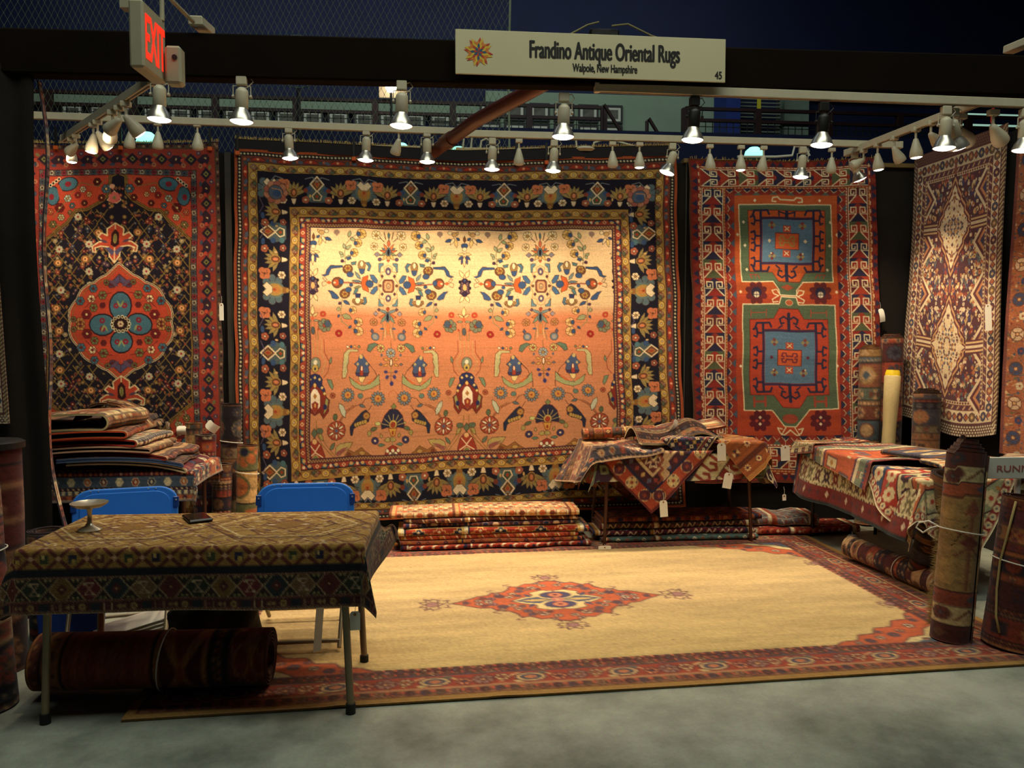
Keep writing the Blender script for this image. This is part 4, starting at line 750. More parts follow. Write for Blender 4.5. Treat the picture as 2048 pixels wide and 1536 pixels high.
    def pk(i, d):
        s.poly([(-17, 3), (-7, -4), (7, -4), (17, 3), (0, 5)], (176, 52, 30), (44, 32, 40), 1); s.ell(0, 0, 2.6, 2.6, (232, 160, 110)); s.leaf(14, 3, 14, 7, -15, (66, 78, 84)); s.leaf(-14, 3, 14, 7, 195, (84, 92, 112)); s.ell(d/2, 0, 4, 4, (190, 96, 60), 0, OUT, .8)
    around(s, inset(R0b, 6.5), 52, pk)
    ring(s, R0c, R0b, (36, 30, 30)); around(s, inset(R0c, 4.5), 7.2, lambda i, d: s.ell(0, 0, 2.3, 1.9, (206, 190, 150))); ring(s, R0b, inset(R0b, .0), OUT)
    ring(s, R0, R0c, (168, 72, 34))
    return s.noise(.045, .03, 3).done()
# ---------------------------------------------------------------- the navy and red medallion rug at the left of the back wall
def weave_medallion(k):
    s = Weave(31, 287, 409, 705, k, (150, 46, 30)); RED = (190, 62, 36); NV = (26, 20, 34); OL = (134, 104, 44); BL = (62, 106, 124); GR = (112, 112, 60)
    g = np.random.default_rng(8)
    F = (90, 350, 379, 929)
    s.rect(F[0], F[1], F[2], F[3], RED)
    with s.at(0, 250, 0, 1/2.194):
        half = [(515, 212), (548, 225), (552, 300), (580, 330), (650, 368), (700, 372), (735, 420), (832, 500), (832, 856), (515, 856)]
        with s.at(copies=mirror4(515, 855)):
            s.poly(half, NV); s.line(half[:-1], 16, (60, 40, 22)); s.line(half[:-1], 12, OL); s.line(half[:-1], 3, (70, 40, 20))
        with s.at(copies=mirror4(515, 855)):
            # corner pieces: blue palmettes, scattered flowers
            s.ell(735, 255, 44, 30, BL, 10, (40, 24, 30), 4); s.ell(800, 305, 30, 42, BL, 0, (40, 24, 30), 4); s.ell(735, 255, 14, 12, (140, 30, 40)); s.ell(805, 310, 11, 14, (140, 30, 40)); s.poly([(748, 305), (775, 255), (785, 262), (770, 320)], RED)
            for i in range(4): s.ell(775+i*12, 232+i*9, 6, 7, (0, 0, 0), 0, (226, 206, 160), 3)
            for x, y, c, r in ((605, 248, (80, 16, 18), 15), (565, 280, BL, 17), (585, 318, (90, 24, 20), 13), (668, 280, (200, 190, 160), 12), (640, 302, (226, 190, 110), 10), (735, 318, (170, 190, 170), 14), (770, 358, (100, 20, 22), 18), (690, 305, (150, 30, 30), 12), (715, 350, BL, 11), (660, 340, (90, 30, 24), 12), (765, 400, (180, 180, 130), 13), (800, 430, GR, 14), (810, 375, (190, 90, 50), 12), (725, 380, GR, 9)):
                s.flower(x, y, r*1.2, 6, c, (230, 190, 110), (70, 20, 20), 2)
            s.line([(560, 232), (600, 268), (680, 250), (720, 300), (800, 400)], 3, GR)
        # the dense small flowers of the navy ground, each half the mirror of the other
        def inside(x, y):
            if abs(x-515) > 305: return False
            if 240 < y < 1470 and (abs(x-515) < 40+max(0, (y-330))*2.0 if y < 500 else True) and (abs(x-515) < 320-max(0, y-1230)*1.25): pass
            else: return False
            e = ((x-522)/235.)**2+((y-868)/225.)**2
            return e > 1
        cols = [(150, 56, 40), (150, 128, 96), (126, 96, 44), (86, 58, 78), (110, 28, 34), (54, 64, 84), (140, 84, 46), (130, 46, 34), (60, 34, 50)]
        with s.at(copies=(I6, MX(515))):
            for cx in (640, 770, 705, 570, 810):
                for cy in range(400, 1400, 62):
                    ox = 14*math.sin(cy*.05)
                    if not inside(cx, cy): continue
                    s.line([(cx-24+ox, cy-30), (cx+ox, cy), (cx+24+ox, cy+30)], 4, OL); s.line([(cx+24+ox, cy-30), (cx+ox, cy), (cx-24+ox, cy+30)], 4, OL)
            for n in range(700):
                x, y = g.uniform(520, 822), g.uniform(270, 1470)
                if not inside(x, y): continue
                c = cols[int(g.integers(len(cols)))]; r = g.uniform(5, 11); q = g.random()
                if q < .45: s.flower(x, y, r, 6, c, (220, 180, 110) if c[0] < 180 else (130, 30, 30), None, 0, g.uniform(0, 60), .5)
                elif q < .7: s.leaf(x, y, r*2, r, g.uniform(0, 360), c)
                elif q < .85: s.dia(x, y, r*.8, r, c, OL, 2)
                else: s.line([(x-r, y+r*.5), (x, y-r*.6), (x+r, y+r*.4)], 3, OL)
            for x, y in ((640, 520), (640, 640), (640, 700), (770, 540), (770, 720), (780, 1000), (645, 1100), (770, 1130), (690, 400)): 
                s.flower(x, y, 17, 8, (190, 176, 140), (170, 40, 36), None, 0, 0, .4)
            for x, y in ((655, 585), (775, 600), (790, 800), (780, 900), (640, 1160), (775, 1070), (600, 470)):
                s.ell(x, y, 18, 15, (160, 52, 34), 0, OL, 4); s.flower(x, y, 12, 6, (220, 160, 90), (90, 24, 30))
        # medallion and its two pendants
        R = []
        for i in range(97):
            a = 2*math.pi*i/96; lob = 1+.045*abs(math.sin(a*6)); 
            rx, ry = 222*lob, 205*lob; px_, py_ = rx*math.sin(a), -ry*math.cos(a)
            if abs(px_) < 60: py_ *= 1+.26*(1-abs(px_)/60)**1.3
            R.append((522+px_, 865+py_))
        s.poly(R, RED, (222, 198, 146), 9); s.line(R+[R[0]], 3, (60, 24, 24))
        Q = [(522+(x-522)*.93, 865+(y-865)*.93) for x, y in R]; s.line(Q+[Q[0]], 4, (140, 96, 44))
        with s.at(copies=mirror4(522, 872)):
            for x, y, r, c in ((600, 745, 18, GR), (640, 715, 17, BL), (650, 760, 16, (230, 200, 140)), (700, 770, 18, BL), (640, 800, 17, GR), (672, 830, 20, (120, 20, 24)), (730, 850, 12, GR), (700, 880, 19, (190, 130, 60)), (560, 700, 14, (84, 60, 90)), (600, 790, 12, (110, 24, 30)), (580, 690, 12, GR)):
                s.flower(x, y, r*1.1, 6, c, (120, 26, 28) if c != (120, 20, 24) else (230, 190, 120), (70, 24, 24), 2)
            s.line([(560, 735), (620, 745), (680, 800)], 3, (100, 24, 26)); s.poly([(522, 655), (560, 690), (548, 712), (522, 690)], (82, 74, 110), (80, 30, 30), 3); s.leaf(530, 710, 50, 18, -40, (96, 70, 96))
        for dx, dy, rx, ry in ((0, -78, 45, 58), (0, 80, 45, 46), (-80, 3, 55, 44), (80, 3, 55, 44)):
            s.ell(522+dx, 872+dy, rx+6, ry+6, (40, 20, 28)); s.ell(522+dx, 872+dy, rx, ry, BL)
            for q in (-1, 1):
                a_, b_ = (dx+q*18, dy) if dx == 0 else (dx, dy+q*18)
                s.flower(522+a_, 872+b_, 13, 6, (140, 30, 50), (90, 120, 120)); s.leaf(522+dx*.9, 872+dy*.9, 36, 9, (-90 if dy < 0 else 90 if dy > 0 else 0 if dx > 0 else 180)+q*25, (140, 150, 90))
        s.ell(522, 875, 42, 34, (44, 18, 18))
        for i in range(14): a = i*math.pi/7; s.ell(522+38*math.cos(a), 875+32*math.sin(a), 6, 6, (60, 30, 20), 0, (226, 210, 160), 3)
        s.flower(522, 875, 14, 6, (200, 170, 130), (100, 30, 30))
        for cx, cy, f in ((503, 515, 1), (525, 1185, 1)):
            with s.at(cx, cy, 0, 1, f), s.at(copies=(I6, MX(0))):
                s.poly([(0, 90), (22, 60), (26, 20), (60, 14), (86, 22), (80, 40), (94, 40), (98, 14), (70, -4), (50, -6), (74, -28), (58, -44), (34, -30), (36, -60), (0, -84)], RED, (222, 196, 140), 6)
                s.poly([(0, 40), (24, 20), (40, 24), (10, 60)], (84, 76, 112)); s.leaf(30, 0, 40, 12, -20, (86, 60, 80))
            s.poly([(cx-16, cy-40), (cx, cy-58), (cx+16, cy-40), (cx+18, cy+10), (cx, cy+22), (cx-18, cy+10)], (54, 16, 18)); s.ell(cx, cy-16, 7, 20, GR, 0, (180, 150, 60), 2)
        s.poly([(470, 330), (500, 290), (530, 330), (510, 345)], (170, 50, 60), (230, 200, 150), 3); s.ell(490, 270, 12, 10, (224, 160, 120)); s.flower(500, 320, 26, 7, (200, 90, 80), GR)
    # borders
    Rg = (77, 337, 391, 942); Rm = (39, 297, 430, 982); R0 = (31, 287, 440, 992)
    ring(s, Rg, F, (96, 88, 84)); around(s, inset(Rg, 6.5), 12, lambda i, d: s.flower(0, 0, 5.4, 5, ((150, 40, 50), (170, 160, 130), (60, 80, 92))[i % 3], (50, 24, 30), (50, 26, 30), .6)); ring(s, Rg, inset(Rg, 1), (60, 20, 24)); ring(s, inset(F, -1.2), F, (60, 20, 24))
    ring(s, Rm, Rg, (158, 52, 38))
    def mb(i, d):
        s.dia(0, 0, 13, 12, (44, 30, 50)); s.poly([(-24, -8), (-12, 2), (-22, 12), (-30, 2)], (52, 34, 54)); s.poly([(24, -8), (12, 2), (22, 12), (30, 2)], (52, 34, 54)); s.dia(0, 0, 7, 7, (124, 120, 60), (40, 20, 30), 1.2); s.ell(0, 0, 2, 2, (40, 20, 30))
        s.flower(d/2, 0, 9, 6, (60, 34, 44), (214, 180, 120)); s.flower(-d*.27, 11, 5, 5, (190, 110, 70), (60, 40, 60)); s.flower(d*.27, -11, 5, 5, (92, 60, 84), (200, 170, 120)); s.leaf(-d*.3, -10, 12, 7, 20, (120, 110, 60)); s.leaf(d*.22, 11, 12, 6, 10, (60, 74, 96)); s.ell(-d*.3, 2, 4, 4, (200, 70, 44))
    around(s, inset(Rm, 19, 20), 57, mb)
    ring(s, R0, Rm, (92, 60, 44)); around(s, inset(R0, 4.5), 8, lambda i, d: s.ell(0, 0, 2.6, 2.6, ((70, 74, 60), (150, 120, 90), (50, 30, 40))[i % 3])); ring(s, R0, inset(R0, 1.4), (120, 24, 30))
    return s.noise(.06, .035, 9).done()

# ---------------------------------------------------------------- the orange, green and blue two-panel rug at the right of the back wall
def hook(s, pts, w, c): s.line(pts, w, c)
def weave_hooked(k):
    s = Weave(1378, 312, 376, 652, k, (172, 66, 32)); ORG = (196, 84, 34); RD = (164, 46, 28); NV = (44, 40, 70); GN = (84, 104, 76); BL = (82, 118, 148); WH = (226, 206, 160)
    with s.at(1340, 290, 0, 1/2.226):
        s.rect(285, 225, 745, 660, ORG); s.rect(285, 660, 745, 1290, (182, 64, 32))
        # upper panel
        up = [(305, 265), (718, 265), (725, 605), (590, 605), (560, 640), (560, 665), (485, 665), (480, 640), (455, 605), (312, 605)]
        s.poly(up, GN, WH, 5)
        inn = [(345, 292), (690, 292), (692, 560), (600, 565), (575, 605), (482, 605), (455, 565), (350, 560)]
        s.poly(inn, ORG, (120, 40, 26), 3)
        lo = [(312, 705), (480, 705), (490, 672), (556, 672), (566, 705), (728, 708), (735, 1172), (605, 1175), (545, 1250), (495, 1250), (440, 1180), (315, 1178)]
        s.poly(lo, GN, WH, 5)
        inn2 = [(345, 772), (455, 770), (480, 725), (565, 725), (590, 770), (695, 772), (697, 1108), (597, 1112), (562, 1165), (488, 1165), (450, 1112), (345, 1108)]
        s.poly(inn2, (190, 62, 36), (120, 40, 26), 3)
        with s.at(copies=(I6, MX(520))):
            s.line([(520, 245), (490, 245), (478, 233), (455, 236), (452, 252), (470, 254)], 6, WH)
            s.line([(485, 665), (470, 640), (448, 645), (455, 660), (478, 668), (448, 685), (452, 697), (474, 694)], 5, WH)
            s.line([(500, 1255), (480, 1290)], 5, WH); s.line([(520, 1265), (548, 1290), (566, 1280), (576, 1258), (556, 1262)], 6, WH)
            for x, y in ((375, 247), (325, 342), (330, 445), (297, 397), (338, 552), (303, 650), (285+20, 980)): s.dia(x, y, 7, 8, (240, 220, 180))
            s.ell(375, 652, 40, 36, (110, 40, 40)); s.flower(375, 655, 52, 8, (104, 36, 40), NV, None, 0, 22, .35); s.ell(375, 652, 24, 24, NV); s.ell(375, 662, 14, 15, (214, 196, 160), 0, (70, 50, 60), 2); s.line([(362, 662), (388, 662)], 2, NV); s.line([(375, 650), (375, 676)], 2, NV)
            s.flower(385, 1225, 50, 8, (100, 26, 36), (60, 30, 60), None, 0, 22, .35); s.ell(385, 1225, 30, 28, (96, 30, 40)); s.dia(385, 1210, 8, 8, WH); s.dia(385, 1240, 8, 8, WH); s.dia(370, 1225, 8, 8, (190, 70, 50)); s.dia(400, 1225, 8, 8, (190, 70, 50))
            s.line([(360, 590), (350, 574), (385, 574), (395, 590)], 4, (170, 60, 40)); s.line([(375, 574), (375, 586)], 4, (170, 60, 40))
            s.line([(350, 730), (350, 758), (350, 742), (420, 742), (420, 728), (420, 760)], 4, (178, 70, 44)); s.line([(360, 1120), (360, 1160), (360, 1138), (410, 1138), (410, 1120), (410, 1160)], 10, (168, 66, 44))
        for x in (290, 305, 325): pass
        # hooked arms on both panels
        for (cx, cy, hx, hy) in ((520, 425, 118, 100), (523, 942, 118, 120)):
            with s.at(copies=mirror4(cx, cy)):
                s.line([(cx, cy-hy), (cx+hx, cy-hy), (cx+hx, cy)], 11, (62, 40, 74))
                s.line([(cx+hx, cy-hy), (cx+hx, cy-hy-32)], 11, NV); s.line([(cx+hx-38, cy-hy-16), (cx+hx-30, cy-hy-34), (cx+hx+28, cy-hy-34), (cx+hx+36, cy-hy-14)], 9, NV)
                for yy in (-hy+10, -hy*.22):
                    s.line([(cx+hx, cy+yy), (cx+hx+26, cy+yy), (cx+hx+30, cy+yy-22), (cx+hx+44, cy+yy-16)], 9, NV); s.line([(cx+hx+26, cy+yy), (cx+hx+30, cy+yy+18), (cx+hx+42, cy+yy+12)], 8, NV)
            with s.at(copies=(I6, MX(cx))):
                for q in (-1, 1):
                    L = 75 if q > 0 or cy > 500 else 28
                    s.line([(cx, cy+q*hy), (cx, cy+q*(hy+L))], 14, NV); 
                    if L > 30: s.line([(cx, cy+q*(hy+48)), (cx+22, cy+q*(hy+62)), (cx+40, cy+q*(hy+50)), (cx+34, cy+q*(hy+30)), (cx+22, cy+q*(hy+34))], 8, NV); s.line([(cx-30, cy+q*(hy+22)), (cx-46, cy+q*(hy+10))], 7, NV)
                    else: s.line([(cx, cy+q*(hy+18)), (cx+36, cy+q*(hy+28)), (cx+34, cy+q*(hy+10))], 7, NV)
            s.rect(cx-hx+7, cy-hy+6, cx+hx-7, cy+hy-6, BL)
            for x, y, c in ((-68, -68, (140, 60, 50)), (68, -68, (140, 60, 50)), (-66, 68, (120, 50, 44)), (62, 68, (120, 50, 44))):
                for a in range(4): s.dia(cx+x+10*math.cos(a*1.57), cy+y+10*math.sin(a*1.57), 9, 9, c if a % 2 else (150, 134, 84))
            for q in (-1, 1):
                s.rect(cx-17, cy+q*54-14, cx+17, cy+q*54+16, (188, 70, 42)); s.line([(cx-9, cy+q*54-8), (cx+9, cy+q*54+8)], 4, WH); s.line([(cx+9, cy+q*54-8), (cx-9, cy+q*54+8)], 4, WH)
                s.dia(cx+q*80, cy, 9, 9, WH if cy < 500 else (110, 40, 60)); s.ell(cx+q*70, cy+55, 4, 4, WH)
            s.rect(cx-52, cy-34, cx+52, cy+36, (206, 86, 40)); s.line([(cx-52, cy-34), (cx+52, cy-34), (cx+52, cy+36), (cx-52, cy+36), (cx-52, cy-34)], 3, (110, 34, 30))
            with s.at(copies=mirror4(cx, cy)): s.line([(cx, cy-8), (cx+12, cy-6), (cx+16, cy-20), (cx+30, cy-20), (cx+34, cy-6), (cx+24, cy-4)], 6, (150, 130, 70) if cy < 500 else (110, 40, 60))
        s.dia(520, 630, 30, 14, (176, 74, 44)); s.ell(525, 697, 16, 13, (190, 90, 50), 0, WH, 2); s.ell(520, 1215, 34, 22, (170, 70, 46))
        # borders
        def zig(x0, x1, y0, y1, horiz, step, ca, cb, cw):
            n = int(round(((x1-x0) if horiz else (y1-y0))/step))
            for i in range(n):
                if horiz:
                    x = x0+i*(x1-x0)/n; d = (x1-x0)/n; s.poly([(x, y0), (x+d, y0), (x+d/2, (y0+y1)/2+4)], (ca, cb)[i % 2]); s.poly([(x, y1), (x+d, y1), (x+d/2, (y0+y1)/2)], (cb, (86, 100, 90))[i % 2]); s.line([(x+d*.1, y0+7), (x+d*.45, (y0+y1)/2+4), (x+d*.8, y0+12)], 3, cw)
                else:
                    y = y0+i*(y1-y0)/n; d = (y1-y0)/n; s.poly([(x0, y), (x0, y+d), ((x0+x1)/2+4, y+d/2)], (ca, cb)[i % 2]); s.poly([(x1, y), (x1, y+d), ((x0+x1)/2, y+d/2)], (cb, (70, 90, 110))[i % 2]); s.line([(x0+10, y+d*.1), ((x0+x1)/2, y+d*.5), (x0+12, y+d*.8)], 3, cw)
        s.rect(242, 190, 285, 1335, (150, 44, 32)); s.rect(745, 190, 792, 1335, (150, 44, 32)); s.rect(242, 186, 792, 225, (140, 44, 34)); s.rect(242, 1290, 792, 1335, (140, 44, 34))
        zig(244, 284, 225, 1290, False, 38, NV, (160, 50, 34), (200, 184, 140)); zig(748, 790, 225, 1290, False, 38, NV, (160, 50, 34), (200, 184, 140)); zig(244, 790, 190, 224, True, 38, NV, (160, 50, 34), (200, 184, 140)); zig(244, 790, 1292, 1333, True, 38, NV, (160, 50, 34), (200, 184, 140))
        def hooks(cx, cy, w, h, rot, ca, cb):
            with s.at(cx, cy, rot):
                s.rect(-w/2, -h/2, w/2, h/2, cb); s.poly([(-w/2, -h*.1), (-w*.05, -h*.5), (w*.05, -h*.5), (w/2, -h*.1), (w/2, -h/2-1), (-w/2, -h/2-1)], ca)
                s.poly([(-w*.42, h*.5), (0, h*.02), (w*.42, h*.5)], ca)
                with s.at(copies=(I6, MX(0))):
                    s.line([(-w*.46, h*.48), (-w*.1, h*.06), (-w*.1, -h*.30), (-w*.38, -h*.30), (-w*.38, -h*.02), (-w*.22, -h*.02), (-w*.22, -h*.14)], 5, WH)
                s.line([(-w*.46, h*.06), (-w*.12, h*.06)], 4, WH); s.line([(w*.46, h*.06), (w*.12, h*.06)], 4, WH)
        cs = [((150, 40, 30), NV), (NV, (166, 50, 32)), ((170, 54, 32), (96, 34, 40)), (NV, (150, 44, 32)), ((84, 92, 60), (160, 46, 30))]
        for x0, x1 in ((140, 232), (796, 882)):
            s.rect(x0-6, 180, x1+6, 1345, (140, 40, 30))
            for i in range(14): hooks((x0+x1)/2, 222+i*81, x1-x0, 81, 0, *cs[(i+(x0 > 300)*2) % 5])
            for x in (x0, x1): s.line([(x, 184), (x, 1340)], 4, WH)
            for y in range(190, 1340, 14): s.line([(x0-8, y), (x0-8, y+7)], 3.5, WH); s.line([(x1+8, y), (x1+8, y+7)], 3.5, (210, 170, 90))
        for y0, y1 in ((98, 178), (1345, 1440)):
            s.rect(134, y0-8, 888, y1+8, (150, 44, 32))
            for i in range(9):
                cx = 182+i*83; hooks(cx, (y0+y1)/2, y1-y0, 83, 90, *cs[(i*2) % 5])
            for y in (y0, y1): s.line([(136, y), (886, y)], 4, WH)
            for x in range(140, 886, 16): s.line([(x, y0-10), (x+8, y0-10)], 4, WH); s.line([(x, y1+10), (x+8, y1+10)], 4, (210, 170, 90))
        R0 = (85, 50, 936, 1500); R1 = (128, 86, 894, 1458); ring(s, R0, R1, (134, 34, 26)); around(s, inset(R0, 22, 20), 34, lambda i, d: (s.poly([(-d*.45, 12), (0, -12), (d*.45, 12)], NV if i % 3 else (150, 50, 30)), s.line([(-d*.2, 19), (d*.2, 19)], 4, WH)))
        ring(s, R0, inset(R0, 9), (104, 50, 28))
    return s.noise(.05, .045, 4).done()

# ---------------------------------------------------------------- the ivory and wine rug on the right wall (chart in units of 1/200 m)
def weave_ivory(k):
    W_, H_ = 330, 640
    s = Weave(0, 0, W_, H_, k, (84, 44, 54)); IV = (224, 200, 158); WN = (104, 50, 56); NV = (58, 46, 72); OR = (180, 90, 50); g = np.random.default_rng(21)
    R = (0, 0, W_, H_); A = inset(R, 12, 26); B = inset(A, 26, 30); Cc = inset(B, 12, 12); D = inset(Cc, 8, 8)
    ring(s, R, A, (96, 60, 50)); 
    for i in range(0, H_, 10): s.line([(1, i), (11, i+9)], 4, (170, 150, 120)); s.line([(W_-1, i), (W_-11, i+9)], 4, (190, 160, 110))
    for y in (2, H_-24):
        for j in range(4):
            for i in range(0, W_, 8): s.dia(i+4*(j % 2), y+3+j*6, 3.4, 2.6, (210, 196, 160) if (y > 20) else (130, 80, 60))
    ring(s, A, B, IV); ring(s, A, inset(A, 3), WN)
    def md(i, d):
        c = ((96, 50, 60), (170, 90, 56), (74, 74, 96), (130, 96, 60))[i % 4]
        s.ell(0, 0, 9, 10, c, 0, NV, 1.4, 8); s.dia(0, 0, 4, 5, (214, 170, 110)); s.line([(-d*.5, -8), (-d*.3, 0), (-d*.5, 8)], 3, (90, 70, 90)); s.line([(d*.5, -8), (d*.3, 0), (d*.5, 8)], 3, (150, 80, 60)); s.dia(d*.5, 0, 4, 8, OR)
    around(s, inset(A, 14, 16), 34, md)
    ring(s, B, Cc, (120, 64, 60)); around(s, inset(B, 6), 9, lambda i, d: s.line([(-3, 3), (2, -3)], 3, ((214, 180, 130), (80, 50, 80))[i % 2]))
    ring(s, Cc, D, (206, 176, 130)); around(s, inset(Cc, 4), 8, lambda i, d: s.dia(0, 0, 3, 3, (104, 48, 58)))
    F = D; s.rect(F[0], F[1], F[2], F[3], (88, 48, 56)); cx, cy = W_/2, H_/2
    pal = [IV, (190, 110, 64), (70, 60, 100), (150, 60, 50), (200, 160, 100), (96, 104, 104), (214, 190, 150)]
    with s.at(copies=(I6, MX(cx))):
        for n in range(760):
            x, y = g.uniform(cx+2, F[2]-3), g.uniform(F[1]+3, F[3]-3); c = pal[int(g.integers(7))]; r = g.uniform(2.2, 5.4); q = g.random()
            if q < .3: s.dia(x, y, r, r*1.3, c)
            elif q < .5: s.flower(x, y, r*1.3, 4, c, (90, 40, 50), None, 0, 45)
            elif q < .75: s.line([(x-r, y-r), (x, y+r), (x+r, y-r)], 2.2, c); s.line([(x, y-r*1.4), (x, y+r*1.6)], 2, c)
            else: s.rect(x-r*.7, y-r*.7, x+r*.7, y+r*.7, c)
        for j in range(5):
            y = F[1]+40+j*110
            for i, (w, c) in enumerate(((36, IV), (28, WN), (20, (200, 130, 80)), (12, (70, 60, 90)))): s.poly([(F[2]+1, y-w*1.3), (F[2]+1, y+w*1.3), (F[2]-w, y)], c)
    for yy, hh in ((cy-135, 118), (cy+128, 122)):
        for i, (f, c) in enumerate(((1.0, (90, 42, 48)), (.93, (206, 150, 96)), (.86, (112, 54, 54)), (.78, IV))):
            P = []
            for sx, sy in ((1, -1), (1, 1), (-1, 1), (-1, -1)):
                st = [(0, 1), (.12, .86), (.12, .8), (.3, .62), (.3, .56), (.5, .4), (.5, .3), (.68, .16), (.68, .08), (.86, 0)]
                if sx*sy > 0: st = st[::-1]
                P += [(cx+sx*x*90*f, yy+sy*y*hh*f) for x, y in (st if (sx*sy) < 0 else st)]
            s.poly(P, c)
        for q in (-1, 1):
            for i, (w, c) in enumerate(((15, WN), (11, (220, 180, 120)), (7, (110, 54, 54)), (3, IV))): s.rect(cx+q*62 if q > 0 else cx-62-52, yy-w, cx+62+52 if q > 0 else cx-62, yy+w, c)
        with s.at(copies=mirror4(cx, yy)):
            for n in range(60):
                x = abs(g.normal(0, 26)); y = abs(g.normal(0, 40))
                if x/80+y/100 < .78: s.dia(cx+x, yy+y, g.uniform(2, 4.5), g.uniform(2, 5), ((150, 90, 60), (110, 60, 60), (206, 150, 90), (100, 100, 120))[n % 4])
        s.line([(cx, yy-hh), (cx, yy-hh-16)], 8, (150, 80, 60)); s.line([(cx, yy+hh), (cx, yy+hh+16)], 8, (150, 80, 60))
    return s.noise(.06, .04, 14).done()
def weave_rust(k):
    s = Weave(0, 0, 200, 620, k, (168, 92, 54)); g = np.random.default_rng(4)
    pal = [(190, 116, 70), (84, 80, 96), (140, 60, 40), (196, 160, 110), (110, 100, 60), (70, 84, 110)]
    for n in range(2600):
        x, y = g.uniform(0, 200), g.uniform(0, 620); r = g.uniform(1.2, 3.6); c = pal[int(g.integers(6))]
        (s.dia(x, y, r, r, c) if n % 2 else s.line([(x-r, y), (x+r, y+g.uniform(-3, 3))], 1.6, c))
    for j in range(10):
        y = 30+j*62
        for x in (24, 100, 176): s.flower(x, y, 12, 4, (60, 70, 104) if (j % 2) else (206, 170, 130), (206, 150, 90), (110, 60, 40), 1.5, 0, .5); s.flower(x+8, y+30, 7, 5, (200, 180, 140) if j % 2 else (60, 60, 100), (150, 60, 40))
    s.rect(0, 0, 7, 620, (120, 60, 50)); s.rect(193, 0, 200, 620, (120, 60, 50)); s.rect(0, 0, 200, 14, (150, 110, 80))
    return s.noise(.08, .05, 15).done()
